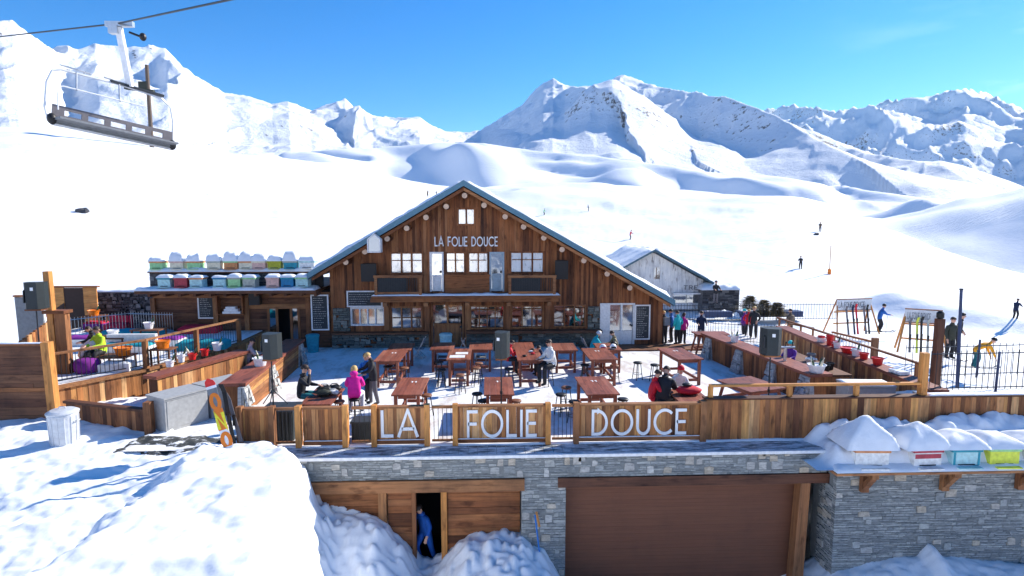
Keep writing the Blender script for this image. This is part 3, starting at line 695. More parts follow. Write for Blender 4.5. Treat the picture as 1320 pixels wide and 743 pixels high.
# roof: deck, fascia, snow
RF = 28.45; RB = 48
m = MB(); T = .16
for (xa, xb) in ((LX, RX), (RX, EX)):
    m.prism([(xa, roofz(xa)-T), (xb, roofz(xb)-T), (xb, roofz(xb)-.02), (xa, roofz(xa)-.02)], RF+.06, RB)
roof = m.build('roof', 'facade_y', ch)
m = MB()
for (xa, xb) in ((LX, RX), (RX, EX)):
    m.prism([(xa, roofz(xa)-.25), (xb, roofz(xb)-.25), (xb, roofz(xb)+.03), (xa, roofz(xa)+.03)], RF, RF+.055)
m.box(EX, EX+.05, RF, RB, EZ-.3, EZ); m.box(LX-.05, LX, RF, RB, LZ-.3, LZ)
m.build('fascia', 'fascia', roof)
m = MB()
for (xa, xb) in ((LX+.02, RX-.0), (RX+.0, EX-.02)):
    m.snowpad(xa, xb, RF+.03, RB, lambda a, b: roofz(a)-.015, .26, .3, 5, .25)
m.build('snow', 'snow', roof, smooth=True)
m = MB()
for (xa, xb) in ((LX+.15, RX), (RX, EX-.15)):        # barge board under the fascia, in timber
    m.prism([(xa, roofz(xa)-.47), (xb, roofz(xb)-.47), (xb, roofz(xb)-.305), (xa, roofz(xa)-.305)], RF+.12, RF+.17)
m.build('barge_board', 'facade_x', roof)
for (px, py) in [(599, 252.5), (575.4, 266.6), (549.5, 280.6), (524.7, 294.5), (499.6, 308), (471, 324.6), (446.5, 338), (624, 265), (651, 279.6), (674.7, 292.7), (700.7, 306.8), (724, 321.8), (752, 336), (782, 353), (811, 371)]:
    x, z = D(px, py, 28.75); z = min(z, roofz(x)-.34)
    m = MB(); m.tube((x, 28.62, z), (x, FY+.1, z), .135, .14, 14); lg = m.build('roof_log', 'facade_y', ch, smooth=False)
    m = MB(); m.tube((x, 28.60, z), (x, 28.617, z), .133, .133, 14); m.build('log_end', 'log_end', lg)
# windows
def window(key, cols, rows, pane='curtain', frame='facade_z', fw=.06, mw=.035, name='window', depth=.0):
    x0, x1, z0, z1 = RC[key]; y = FY+depth
    m = MB(); m.box(x0, x0+fw, y-.04, y+.1, z0, z1); m.box(x1-fw, x1, y-.04, y+.1, z0, z1); m.box(x0+fw, x1-fw, y-.04, y+.1, z0, z0+fw); m.box(x0+fw, x1-fw, y-.04, y+.1, z1-fw, z1)
    cw = (x1-x0-2*fw)/cols
    for i in range(1, cols): m.box(x0+fw+i*cw-fw*.45, x0+fw+i*cw+fw*.45, y-.03, y+.08, z0+fw, z1-fw)
    for r_ in rows:
        zz = z0+(z1-z0)*r_
        for i in range(cols): m.box(x0+fw+i*cw+fw*.45, x0+fw+(i+1)*cw-fw*.45, y-.02, y+.07, zz-mw/2, zz+mw/2)
    f = m.build(name, frame, ch)
    m = MB(); m.box(x0+fw*.5, x1-fw*.5, y+.085, y+.13, z0+fw*.5, z1-fw*.5); m.build('pane', pane, f)
    return f
window('top', 2, [], fw=.09); window('w1', 3, [.62], fw=.09, frame='facade_z'); window('w2', 2, [.62], fw=.08); window('w3', 2, [.62], fw=.08); window('w4', 3, [.62], fw=.09)
window('l1', 4, [.92], 'glass_mid', 'white_paint', .07); window('l2', 3, [.5], 'glass_mid', 'beam_z', .08); window('l3', 4, [.82, .45], 'glass_dark', 'beam_z', .06)
window('l4', 3, [.85], 'glass_dark', 'beam_z', .06); window('l5', 3, [.85], 'glass_dark', 'beam_z', .06)
# bright reflections are left to the glass; ornaments on the upper panes
def door(key, mat, panel, name='door', cols=1, glassfrom=.0, gm='glass_dark'):
    x0, x1, z0, z1 = RC[key]; y = FY
    m = MB(); fw = .09
    m.box(x0, x0+fw, y-.03, y+.1, z0, z1); m.box(x1-fw, x1, y-.03, y+.1, z0, z1); m.box(x0+fw, x1-fw, y-.03, y+.1, z1-fw, z1)
    cw = (x1-x0-2*fw)/cols
    for i in range(1, cols): m.box(x0+fw+i*cw-fw*.5, x0+fw+i*cw+fw*.5, y-.02, y+.08, z0, z1-fw)
    zs = z0+(z1-z0)*glassfrom
    for i in range(cols):
        m.box(x0+fw+i*cw+.04, x0+fw+(i+1)*cw-.04, y+.02, y+.07, z0+.02, zs)
        m.box(x0+fw+i*cw+.04, x0+fw+(i+1)*cw-.04, y-.01, y+.075, zs, zs+.06)
    f = m.build(name, mat, ch)
    m = MB(); m.box(x0+.05, x1-.05, y+.085, y+.13, z0+.01, z1-.05); m.build('pane', panel, f)
    m = MB(); m.box(x1-fw-.12, x1-fw-.02, y-.06, y-.03, z0+.95, z0+1.05); m.build('handle', 'iron', f)
    return f
door('d1', 'white_paint', 'curtain', glassfrom=.38, gm='curtain')
door('d2', 'door_blue', 'glass_mid', glassfrom=.42)
f = door('md', 'beam_z', 'glass_dark', cols=2, glassfrom=.5)
f = door('sd', 'white_paint', 'glass_mid', cols=2, glassfrom=.3)
# white curtains of folded cloth: small balusters of the middle door
# stone plinth and pilasters
pl = lambda u, o, z: (u, FY-.16+o, z)
for a, b in ((-7.95, RC['md'][0]-.12), (RC['md'][1]+.12, 5.6)):
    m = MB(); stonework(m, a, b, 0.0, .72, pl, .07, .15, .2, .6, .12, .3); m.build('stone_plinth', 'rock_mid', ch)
for (a, b, c_, d_) in ((430, 397, 452, 427), (757, 395, 773, 426)):
    x0, x1, z0, z1 = rect(a, c_ and b, c_, d_); m = MB(); stonework(m, x0, x1, z0, z1, lambda u, o, z: (u, FY-.12+o, z), .06, .14, .12, .4, .15, .2); m.build('stone_pilaster', 'rock_mid', ch)
m = MB(); m.box(-7.95, RC['md'][0]-.12, FY-.42, FY-.02, .74, .84); m.build('wall_shelf', 'dark_x', ch)
m = MB(); m.box(RC['md'][1]+.12, 5.75, FY-.6, FY-.02, .78, .90); m.build('wall_shelf', 'dark_x', ch)
# posts, beams
for px in (499, 551, 603, 655, 706):
    m = MB(); x = fx(px, 410); m.box(x-.13, x+.13, FY-.14, FY-.02, 0.0 if px in (551, 603) else .91, 2.2); m.build('post', 'beam_z', ch)
m = MB(); m.box(fx(481, 385), fx(718, 385), FY-.75, FY-.5, 2.42, 2.62)
for px in (500, 551, 603, 655, 706): x = fx(px, 385); m.box(x-.1, x+.1, FY-.9, FY-.01, 2.22, 2.41)
m.build('beam', 'beam_x', ch)
# balcony slab / canopy with snow
x0 = fx(484, 380); x1 = fx(719, 380)
m = MB(); m.box(x0, x1, FY-1.05, FY-.02, 2.63, 2.75); cp = m.build('canopy', 'facade_x', ch)
m = MB(); m.box(x0+.02, x1-.02, FY-1.0, FY-.05, 2.753, 2.77); m.build('canopy_tiles', 'slate', cp)
m = MB(); m.snowpad(x0, x1, FY-1.06, FY-.5, 2.775, .09, .09, 12, .1); m.build('snow', 'snow', cp, smooth=True)
def balcony(px0, px1, py0, py1, out, dark=True):
    x0, x1, z0, z1 = rect(px0, py0, px1, py1); y = FY-out; z0 = 2.86
    m = MB()
    for x in (x0+.05, x1-.05): m.box(x-.07, x+.07, y-.06, y+.06, z0-.06, z1+.1)
    m.box(x0-.05, x1+.05, y-.08, y+.08, z1+.0, z1+.12); m.box(x0, x1, y-.04, y+.04, z0, z0+.1)
    m.box(x0, x0+.08, y+.06, FY-.02, z1, z1+.1); m.box(x1-.08, x1, y+.06, FY-.02, z1, z1+.1)
    b = m.build('balcony', 'beam_x', ch)
    m = MB(); n = int((x1-x0)/.11)
    for i in range(1, n): xx = x0+(x1-x0)*i/n; m.box(xx-.012, xx+.012, y-.012, y+.012, z0+.1, z1)
    m.build('balusters', 'iron', b)
    if dark:
        m = MB(); m.box(x0+.1, x0+(x1-x0)*.68, y+.03, y+.05, z0+.1, z1-.02); m.build('screen', 'slate', b)
balcony(488, 546, 356, 378, .95); balcony(655, 713, 356, 378, .95)
x0, x1, z0, z1 = rect(574, 355, 631, 376)
m = MB(); m.box(x0, x1, FY-.12, FY-.06, 2.8, z1-.05); m.box(x0-.03, x1+.03, FY-.16, FY-.02, z1-.05, z1+.04); b = m.build('balcony', 'facade_x', ch)
# sign lettering on the gable
x0, x1, z0, z1 = rect(560.5, 305.5, 641.5, 317.5)
m = MB(); lettering(m, 'LA FOLIE DOUCE', x0, x1, z0, z1-z0, FY-.05, .05, .15); m.build('sign_lettering', 'white_letter', ch)
# porch boards on the right of the glass door
x0, x1, _, _ = rect(773, 391, 784, 440)
m = MB(); m.box(x0, x1-.003, FY-.07, FY-.02, .05, fz(778, 391)); m.build('shutter', 'white_paint', ch)
m = MB(); m.box(4.6, 12.3, 28.1, FY-.02, .0, .07); m.build('step', 'dark_x', ch)
# small fixtures of the facade
def chalkboard(px0, py0, px1, py1, Y, label, seed, lines=9):
    x0, x1, z0, z1 = rect(px0, py0, px1, py1, Y); random.seed(seed)
    t = thing('menu_board', label, 'menu board', ((x0+x1)/2, Y, z0))
    m = MB(); f = .07
    m.box(x0, x1, Y-.03, Y, z0, z0+f); m.box(x0, x1, Y-.03, Y, z1-f, z1); m.box(x0, x0+f, Y-.03, Y, z0+f, z1-f); m.box(x1-f, x1, Y-.03, Y, z0+f, z1-f); m.build('frame', 'white_paint', t)
    m = MB(); m.box(x0+f, x1-f, Y-.012, Y, z0+f, z1-f); b = m.build('board', 'slate', t)
    m = MB(); n = lines; h = (z1-z0-2*f-.1)/n
    for i in range(n):
        zz = z1-f-.07-(i+.4)*h; x = x0+f+.05; w_ = (x1-x0-2*f-.1)
        e = x+w_*random.uniform(.5, .95)
        while x < e:
            l = random.uniform(.03, .09); hh = random.uniform(.01, .022)
            m.box(x, min(x+l, x1-f-.03), Y-.0155, Y-.0125, zz-hh/2, zz+hh/2); x += l+.03
    m.build('chalk_writing', 'chalk', b)
    return t
chalkboard(447, 375, 493, 396, FY-.12, 'wide chalk menu board in a white frame above the chalet window', 1, 5)
chalkboard(818, 393, 838, 438, FY-.05, 'tall chalk menu board in a white frame right of the glass door', 2, 16)
def wall_speaker(px0, py0, px1, py1, Y, label, mat='black', tilt=.0):
    x0, x1, z0, z1 = rect(px0, py0, px1, py1, Y-.45); t = thing('loudspeaker', label, 'loudspeaker', ((x0+x1)/2, Y, z0))
    w_ = x1-x0; h = z1-z0; c = ((x0+x1)/2, Y-.34, (z0+z1)/2)
    m = MB(); m.prism([(-w_/2, 0), (w_/2, 0), (w_*.36, .5), (-w_*.36, .5)], -h/2, h/2, ax='z')
    vs = [(p[0]+c[0], p[1]+Y-.6, p[2]+c[2]) for p in m.v]; m.v = vs; m.build('cabinet', mat, t)
    m = MB(); m.box(x0+.04, x1-.04, Y-.62, Y-.603, z0+.06, z1-.04); m.build('grille', 'black', t)
    m = MB(); m.box(c[0]-.03, c[0]+.03, Y-.1, Y, c[2]-.2, c[2]+.2); m.build('bracket', 'iron', t)
wall_speaker(466, 340, 486, 363, FY, 'black loudspeaker on the facade left of the upper windows')
wall_speaker(715, 336, 732, 360, FY, 'black loudspeaker on the facade right of the upper windows')
# house-shaped lantern hanging from the eave
x0, x1, z0, z1 = rect(475, 302, 491, 325, 28.2); xm = (x0+x1)/2
t = thing('lantern', 'white house-shaped lantern hanging in front of the left roof edge', 'lantern', (xm, 28.2, z0))
m = MB(); hw = (x1-x0)/2; r_ = .025
for sx in (-hw, hw):
    for sy in (-.2, .2):
        m.beam((xm+sx, 28.2+sy, z0), (xm+sx, 28.2+sy, z1-.25), r_*2, r_*2); m.beam((xm+sx, 28.2+sy, z1-.25), (xm, 28.2+sy, z1), r_*2, r_*2)
    m.beam((xm+sx, 28.0, z0), (xm+sx, 28.4, z0), .05, .05)
m.beam((xm-hw, 28.0, z0), (xm+hw, 28.0, z0), .05, .05); m.beam((xm, 28, z1), (xm, 28.4, z1), .05, .05); m.build('frame', 'white_paint', t)
m = MB(); m.prism([(xm-hw+.02, z0+.03), (xm+hw-.02, z0+.03), (xm+hw-.02, z1-.27), (xm, z1-.04), (xm-hw+.02, z1-.27)], 28.03, 28.37); m.build('glass_case', 'glass_mid', t)
m = MB(); m.beam((xm, 28.2, z1), (xm+.1, 28.75, z1+.12), .03, .03); m.build('hook', 'iron', t)
# ================================================================== ANNEX
AX0 = D(196, 370, 29.5)[0]; AX1 = -8.0; AY = 29.6; AZ = 3.02
an = thing('timber_annex', 'low timber annex joined to the left of the chalet, with a dark open doorway', 'annex', ((AX0+AX1)/2, AY, 0))
adoor = rect(347, 398, 386, 444, AY); adoor = (adoor[0], adoor[1], .02, adoor[3])
aopen = rect(206, 398, 240, 440, AY)
m = MB()
xs = sorted([AX0, AX1, adoor[0], adoor[1]])
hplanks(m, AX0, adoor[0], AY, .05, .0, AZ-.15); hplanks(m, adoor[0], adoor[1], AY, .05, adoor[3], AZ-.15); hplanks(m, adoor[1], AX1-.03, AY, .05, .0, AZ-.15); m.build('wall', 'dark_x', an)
m = MB(); m.box(AX0+.1, AX1-.05, AY+.8, 36, -.2, AZ-.1); m.box(AX0+.1, adoor[0]-.02, AY+.06, AY+.8, -.2, AZ-.1); m.box(adoor[1]+.02, AX1-.05, AY+.06, AY+.8, -.2, AZ-.1); m.build('core', 'interior_dark', an)
m = MB(); m.box(AX0, AX1-.03, AY-.12, AY-.02, AZ-.42, AZ-.16); bx0 = fx(320, 395, AY); m.box(bx0, AX1-.4, AY-.1, AY-.02, fz(350, 398, AY), fz(350, 392, AY)); m.build('beam', 'beam_x', an)
for px in (199, 279, 319, 398):
    m = MB(); x = fx(px, 400, AY); m.box(x-.11, x+.11, AY-.14, AY-.02, .0, AZ-.43); m.build('post', 'beam_z', an)
m = MB(); m.box(AX0-.35, AX1-.45, AY-1.0, 36.2, AZ-.12, AZ+.03)
for i in range(12): x = AX0+.3+i*(AX1-AX0-.8)/11; m.box(x-.06, x+.06, AY-.95, AY-.13, AZ-.26, AZ-.123)
rf = m.build('roof', 'dark_x', an)
m = MB(); m.snowpad(AX0-.36, AX1-.5, AY-1.02, AY+.05, AZ+.035, .16, .1, 31, .12); m.build('snow', 'snow', rf, smooth=True)
# doorway: frame and glass leaves
m = MB(); a, b, c_, d_ = adoor
for x in (a, a+(b-a)*.28, b-(b-a)*.25, b): m.box(x-.06, x+.06, AY-.06, AY-.003, .02, d_)
m.box(a-.06, b+.06, AY-.07, AY-.003, d_, d_+.14); dr = m.build('door_frame', 'beam_z', an)
m = MB(); m.box(a+.06, a+(b-a)*.28-.06, AY-.03, AY-.01, .05, d_); m.box(b-(b-a)*.25+.06, b-.06, AY-.03, AY-.01, .05, d_); m.build('pane', 'glass_dark', dr)
# parapet of stone with pillars carrying the upper shelf
PY = AY+.35; Z2 = 3.83
m = MB(); m.box(AX0-.2, AX1-.6, PY+.45, PY+.6, AZ+.03, Z2-.05); bk = m.build('parapet_back', 'stone_dark', an)
for (a, b) in ((193, 206), (262, 276), (332, 346), (391, 403)):
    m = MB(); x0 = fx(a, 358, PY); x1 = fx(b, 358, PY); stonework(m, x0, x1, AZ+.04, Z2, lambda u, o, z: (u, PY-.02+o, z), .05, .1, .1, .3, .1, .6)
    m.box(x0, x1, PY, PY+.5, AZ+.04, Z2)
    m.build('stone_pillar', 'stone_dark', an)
m = MB(); m.box(AX0-.3, AX1-.55, PY-.25, PY+1.2, Z2, Z2+.06); us = m.build('upper_shelf', 'dark_x', an)
m = MB(); m.snowpad(AX0-.3, AX1-.55, PY-.28, PY+1.2, Z2+.065, .2, .12, 44, .12); m.build('snow', 'snow', us, smooth=True)
# ------- beehives
def beehive(label, loc, rotz, w_, d_, h_, body, roofm, snow=.22, board=True, group=None, peak=False, seed=1):
    t = thing('beehive', label, 'beehive', loc, rotz, group); random.seed(seed)
    m = MB(); m.box(-w_/2, w_/2, -d_/2, d_/2, 0.0, h_); m.build('body', body, t, local=True)
    m = MB(); m.box(-w_/2-.03, w_/2+.03, -d_/2-.03, d_/2+.03, h_+.003, h_+.08); m.build('lid', roofm, t, local=True)
    m = MB()
    if peak:
        n = 20; k = 10; prof = []
        nx = 22
        ov = .27; X, Y = np.meshgrid(np.linspace(-w_/2-ov, w_/2+ov, nx), np.linspace(-d_/2-.09, d_/2+.3, nx), indexing='ij')
        e = np.minimum(np.minimum(X+w_/2+ov, w_/2+ov-X)/(w_/2+ov), np.minimum((Y+d_/2+.09)/(d_/2+.09), (d_/2+.3-Y)/(d_/2+.3)))
        H = snow*(.12*np.clip(e*6, 0, 1)+.5*sstep(-.35, 1.2, e*1.05+.05*fbm(X*2.2, Y*2.2, 2, seed))+.40*(1-(1-np.clip(e, 0, 1))**1.7)-.04)*(1+.16*fbm(X*2.5, Y*2.5, 3, seed))*np.clip(e*8, 0, 1)**.5
        k0 = len(X)
        m.add([(X[i, j], Y[i, j], h_+.085+H[i, j]) for i in range(nx) for j in range(nx)], [(i*nx+j, (i+1)*nx+j, (i+1)*nx+j+1, i*nx+j+1) for i in range(nx-1) for j in range(nx-1)], .5)
    else:
        m.snowpad(-w_/2-.06, w_/2+.06, -d_/2-.06, d_/2+.06, h_+.085, snow, .07, seed, .16)
    m.build('snow_cap', 'snow', t, smooth=True, local=True)
    if board:
        m = MB(); m.box(-w_*.42, w_*.42, -d_/2-.2, -d_/2-.004, .02, .05); m.build('landing_board', body, t, local=True)
        m = MB(); m.box(-w_*.3, w_*.3, -d_/2-.012, -d_/2-.003, .06, .09); m.build('entrance', 'black', t, local=True)
    return t
NAME = dict(h_green='green', h_teal='teal', h_pale='pale blue', h_red='dark red', h_orange='orange', h_blue='bright blue', h_cream='cream', h_pink='pink', h_olive='olive', h_yellow='yellow', h_grey='grey', h_white='white')
low = [(213, 'h_pale', 'h_teal', 'pale blue beehive with a teal lid, first of the annex lower shelf'), (234, 'h_red', 'h_red', 'dark red beehive on the annex lower shelf'), (254, 'h_pale', 'h_orange', 'pale blue beehive with an orange lid on the annex lower shelf'),
       (284, 'h_pale', 'h_blue', 'pale blue beehive with a bright blue lid, just right of the second stone pillar'), (303, 'h_green', 'h_grey', 'pale green beehive with a grey lid in the middle of the annex lower shelf'), (322, 'h_grey', 'h_green', 'grey beehive with a greenish lid left of the third stone pillar'),
       (352, 'h_pink', 'h_pink', 'pink beehive on the annex lower shelf right of the third stone pillar'), (371, 'h_blue', 'h_teal', 'bright blue beehive on the annex lower shelf'), (390, 'h_pale', 'h_green', 'pale beehive with a green lid next to the chalet roof, lower shelf')]
for i, (px, b, l, lab) in enumerate(low):
    x = D(px, 360, 29.0)[0]; beehive(lab, (x, 29.12, AZ+.16), random.uniform(-.05, .05), .6, .5, .4, b, l, .2, seed=i+5, group='beehives on the annex lower shelf')
up = [(204, 'h_green', 'h_orange', 'green beehive with an orange lid at the left end of the upper shelf'), (230, 'h_cream', 'h_pink', 'cream beehive with a pink lid, second on the upper shelf'), (252, 'h_green', 'h_orange', 'green beehive with a brown lid under a tall snow cap, third on the upper shelf'),
      (277, 'h_cream', 'h_grey', 'cream beehive with a grey lid on the upper shelf'), (299, 'h_orange', 'h_green', 'brown beehive with a green lid on the upper shelf'), (318, 'h_cream', 'h_orange', 'cream beehive with a tan lid on the upper shelf'),
      (335, 'h_pink', 'h_cream', 'pink beehive with a cream lid on the upper shelf'), (355, 'h_olive', 'h_olive', 'olive yellow beehive on the upper shelf'), (375, 'h_teal', 'h_grey', 'teal beehive with a grey lid on the upper shelf'), (397, 'h_white', 'h_pale', 'white beehive under a big snow dome beside the chalet roof')]
for i, (px, b, l, lab) in enumerate(up):
    x = D(px, 340, 30.0)[0]; beehive(lab, (x, 30.05, Z2+.17), random.uniform(-.06, .06), .64 if i != 9 else .75, .5, .33, b, l, .38+.08*(i % 3), seed=i+50, group='beehives on the annex upper shelf')
chalkboard(255, 381, 278, 411, AY-.03, 'white framed chalkboard on the left part of the annex', 3, 10)
chalkboard(401, 380, 424, 426, AY-.75 if False else 29.35, 'tall white framed chalk menu board between the annex and the chalet', 4, 14)
wall_speaker(322, 375, 336, 393, AY, 'dark loudspeaker on the annex wall above the open doorway')
# shelf box
x0, x1, z0, z1 = rect(283, 379, 317, 405, AY)
t = thing('wall_cabinet', 'open wooden cabinet with white crockery hanging on the annex wall', 'cabinet', ((x0+x1)/2, AY, z0))
m = MB(); m.box(x0, x1, AY-.4, AY-.005, z0, z0+.06); m.box(x0, x1, AY-.4, AY-.005, z1-.06, z1); m.box(x0, x0+.06, AY-.4, AY-.005, z0+.06, z1-.06); m.box(x1-.06, x1, AY-.4, AY-.005, z0+.06, z1-.06); m.build('case', 'facade_x', t)
t = thing('crockery_stack', 'white crockery stacked in the wall cabinet', 'crockery', ((x0+x1)/2, AY-.25, z0+.065))
m = MB(); 
for i in range(3): m.box(x0+.28+.08*i, x1-.15-.12*i, AY-.36, AY-.08, z0+.065+.12*i, z0+.175+.12*i)
m.build('plates', 'white_plastic', t)
# ================================================================== COTTAGE behind
CY = 45.0
ct = thing('white_cottage', 'small whitewashed wooden cottage with a snowy roof behind the right end of the chalet', 'cottage', (14.2, CY, 0))
rx, rz = D(841, 321, CY); rx2, rz2 = D(916, 363, CY); lx = rx-(rx2-rx)*.95; lz = rz2+.1
def cz(x): return rz+(x-rx)*(rz2-rz)/(rx2-rx) if x > rx else rz+(rx-x)*(lz-rz)/(rx-lx)
m = MB(); wops = [rect(843, 345, 851, 360, CY), rect(868, 377, 903, 391, CY)]
planks(m, lx+.5, rx2-.6, CY, .06, -.4, lambda x: cz(x)-.25, .2, wops); m.box(rx2-.66, rx2-.6, CY+.07, 53, -.4, cz(rx2-.6)-.2); m.box(lx+.6, rx2-.7, CY+.2, 53, -.4, cz(lx+.6)-.3); m.build('wall', 'grey_board', ct)
for o in wops:
    m = MB(); m.box(o[0], o[1], CY+.08, CY+.15, o[2], o[3]); m.box(o[0], o[0]+.05, CY-.02, CY+.07, o[2], o[3]); m.box((o[0]+o[1])/2-.03, (o[0]+o[1])/2+.03, CY-.02, CY+.07, o[2], o[3]); m.build('window', 'glass_mid', ct)
m = MB()
for (a, b) in ((lx, rx), (rx, rx2)): m.prism([(a, cz(a)-.15), (b, cz(b)-.15), (b, cz(b)), (a, cz(a))], CY-.8, 53)
cr_ = m.build('roof', 'fascia_dark', ct)
m = MB()
for (a, b) in ((lx, rx), (rx, rx2)): m.snowpad(a, b, CY-.78, 53, lambda q, r_: cz(q)+.003, .28, .4, 9, .3)
m.build('snow', 'snow', cr_, smooth=True)
m = MB(); x0, x1, z0, z1 = rect(881, 372, 899, 379, CY); lettering(m, 'TRE', x0, x1, z1-.1, .34, CY-.02, .03, .13); m.build('sign_lettering', 'grey_fabric', ct)
m = MB(); rr = rect(866, 374, 905, 378, CY); m.box(rr[0], rr[1]+.2, CY-.5, CY-.03, rr[2]-.05, rr[2]+.05); m.build('porch_board', 'white_paint', ct)
# low stone shelter
x0, x1 = D(906, 385, 44)[0], D(953, 385, 44)[0]
sh = thing('stone_shelter', 'low dark stone shelter under a thick snow roof beside the white cottage', 'shelter', ((x0+x1)/2, 44, 0))
m = MB(); stonework(m, x0, x1, -.5, 1.25, lambda u, o, z: (u, 44+o, z), .1, .2, .2, .6, .1, .3); m.box(x0, x1, 44.1, 46, -.5, 1.25); m.build('wall', 'stone_dark', sh)
m = MB(); m.snowpad(x0-.2, x1+.15, 43.8, 46.3, 1.26, .5, .2, 3, .4); m.build('snow', 'snow', sh, smooth=True)
# ================================================================== RETAINING WALL, GARAGE, FRONT FENCE
WY = 15.15; DY = 15.55; FEN = 15.95
LOWZ = -4.3
xg0, xg1 = D(727, 640, DY)[0], 8.88        # garage opening
xd0, xd1 = -5.6, D(670, 640, DY)[0]        # timber doors opening
LZt = -.62                                  # top of the lintels
rw = thing('retaining_wall', 'long grey stone retaining wall below the terrace with the white capping edge', 'wall', (2.0, WY, LOWZ))
m = MB(); stonework(m, -6.2, 9.35, LZt, -.02, lambda u, o, z: (u, WY+o, z), .03, .09, .1, .5, .12, .3, .014, .006); m.build('upper_courses', 'stone', rw)
m = MB(); m.box(-6.2, 9.35, WY+.008, WY+.7, LZt, -.02, .3); m.build('mortar_bed', 'mortar', rw)
m = MB(); stonework(m, xd1+.02, xg0, LOWZ, LZt-.003, lambda u, o, z: (u, WY+o, z), .035, .12, .1, .4, .12, .3, .016, .006); m.build('stone_pier', 'stone', rw)
m = MB(); m.box(xd1+.025, xg0-.005, WY+.008, 16.0, LOWZ, LZt-.006, .3); m.build('mortar_bed', 'mortar', rw)
m = MB(); m.box(-6.3, 9.3, WY-.1, WY-.0, -.02, .06); m.build('capping_edge', 'white_paint', rw)
m = MB()
n = 60
for i in range(n):
    a = -6.3+15.6*i/n; b = -6.3+15.6*(i+1)/n-.01; m.prism([(WY+.0, .0), (FEN+.1, .02), (FEN+.1, .05), (WY+.0, .045)], a, b, ax='x')
m.build('ledge_slates', 'ledge', rw)
m = MB()
m.snowpad(-6.2, 9.2, FEN-.12, FEN+.08, .05, .05, .08, 3, .06)
sn = m.build('ledge_snow', 'snow', rw, smooth=True)
# lintels
m = MB(); m.box(-5.7, D(676, 628, WY)[0], WY-.09, WY+.3, -.95, LZt-.004); m.build('lintel', 'beam_x', rw)
m = MB(); m.box(D(719, 628, WY)[0], 9.4, WY-.07, WY+.3, -.89, LZt-.004); m.build('lintel', 'dark_x', rw)
m = MB(); m.prism([(8.62, -.9), (8.9, -.9), (8.82, LOWZ), (8.5, LOWZ)], WY-.02, DY-.1); m.build('door_post', 'beam_z', rw)
# garage door
gd = thing('garage_door', 'wide dark brown panelled garage door in the stone wall', 'garage door', ((xg0+xg1)/2, DY, LOWZ))
m = MB(); z = LOWZ
while z < -.9:
    m.box(xg0+.0, xg1, DY-random.uniform(0, .002), DY+.05, z+.001, min(z+.111, -.885)); z += .112
m.build('door_panel', 'garage', gd)
m = MB(); m.box(xg0-.0, xg1, DY+.06, DY+.1, LOWZ, -.885); m.build('backing', 'dark_brown', gd)
# timber doors on the left
td = thing('timber_doors', 'row of warm timber doors under the left lintel, the middle one open', 'doors', ((xd0+xd1)/2, DY, LOWZ))
ox0, ox1 = D(537, 660, DY-.1)[0], D(569, 660, DY-.1)[0]
p1 = D(494, 660, DY-.1)[0]
def doorleaf(a, b, nm='door_leaf'):
    m = MB(); hplanks(m, a, b, DY-.12, .05, LOWZ, -.955, .2); return m.build(nm, 'facade_x', td)
doorleaf(xd0, p1-.12); doorleaf(p1+.13, ox0-.13); doorleaf(ox1+.17, xd1+.0)
m = MB(); m.box(p1-.11, p1+.11, DY-.22, DY-.02, LOWZ, -.955); m.build('post', 'beam_z', td)
m = MB(); m.box(ox0-.12, ox0-.01, DY-.2, DY-.02, LOWZ, -.955); m.build('post', 'beam_z', td)
m = MB(); m.box(ox1+.0, ox1+.16, DY-.22, DY-.02, LOWZ, -.955); m.build('post', 'pine_z', td)
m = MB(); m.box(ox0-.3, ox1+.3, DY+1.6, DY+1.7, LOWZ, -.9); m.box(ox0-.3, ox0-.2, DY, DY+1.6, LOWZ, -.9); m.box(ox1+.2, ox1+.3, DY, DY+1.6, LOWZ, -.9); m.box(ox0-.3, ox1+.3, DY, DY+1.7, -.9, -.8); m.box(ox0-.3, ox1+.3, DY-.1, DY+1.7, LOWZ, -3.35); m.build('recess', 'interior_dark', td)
m = MB()
random.seed(3)
for k in range(26):
    x = random.gauss(-4.15, .35); z = -1.45-.33*abs(x+4.6)+random.uniform(-.14, .1); q = random.uniform(.04, .13); m.blob((x, DY-.13, z), q*1.5, .03, q, 8, 5, nz=.3)
m.build('stuck_snow', 'snow', td, smooth=True)
# person-height blue tool
# ------- right part of the wall, shelf and hives
RY = 14.75
rr = thing('stone_wall_right', 'tall grey stone wall right of the garage door, carrying the beehive shelf', 'wall', (12.5, RY, LOWZ))
m = MB(); stonework(m, 9.38, 18.5, LOWZ, -.33, lambda u, o, z: (u, RY+o, z), .028, .085, .1, .55, .04, .3, .016, .006); m.build('courses', 'stone', rr)
m = MB(); m.box(9.41, 18.5, RY+.008, 15.85, LOWZ, -.332, .3); m.build('mortar_bed', 'mortar', rr)
m = MB(); stonework(m, RY+.12, DY-.0, LOWZ, -.9, lambda u, o, z: (9.4+o, u, z), .04, .1, .1, .3, .15, .1, .025); m.build('corner_courses', 'stone', rr)
m = MB(); m.box(9.02, 18.5, 14.18, 14.75, -.29, -.23); m.box(9.02, 18.5, 14.76, 15.93, -.29, -.225); sf = m.build('shelf', 'facade_x', rr)
for px in (1118, 1222, 1320):
    x = D(px, 640, 14.5)[0]
    m = MB(); m.box(x-.1, x+.1, RY-.16, RY-.04, -.95, -.30); m.box(x-.09, x+.09, 14.22, RY-.17, -.42, -.30)
    m.prism([(RY-.17, -.85), (RY-.17, -.64), (14.4, -.425), (14.26, -.425)], x-.08, x+.08, ax='x'); m.build('bracket', 'beam_z', rr)
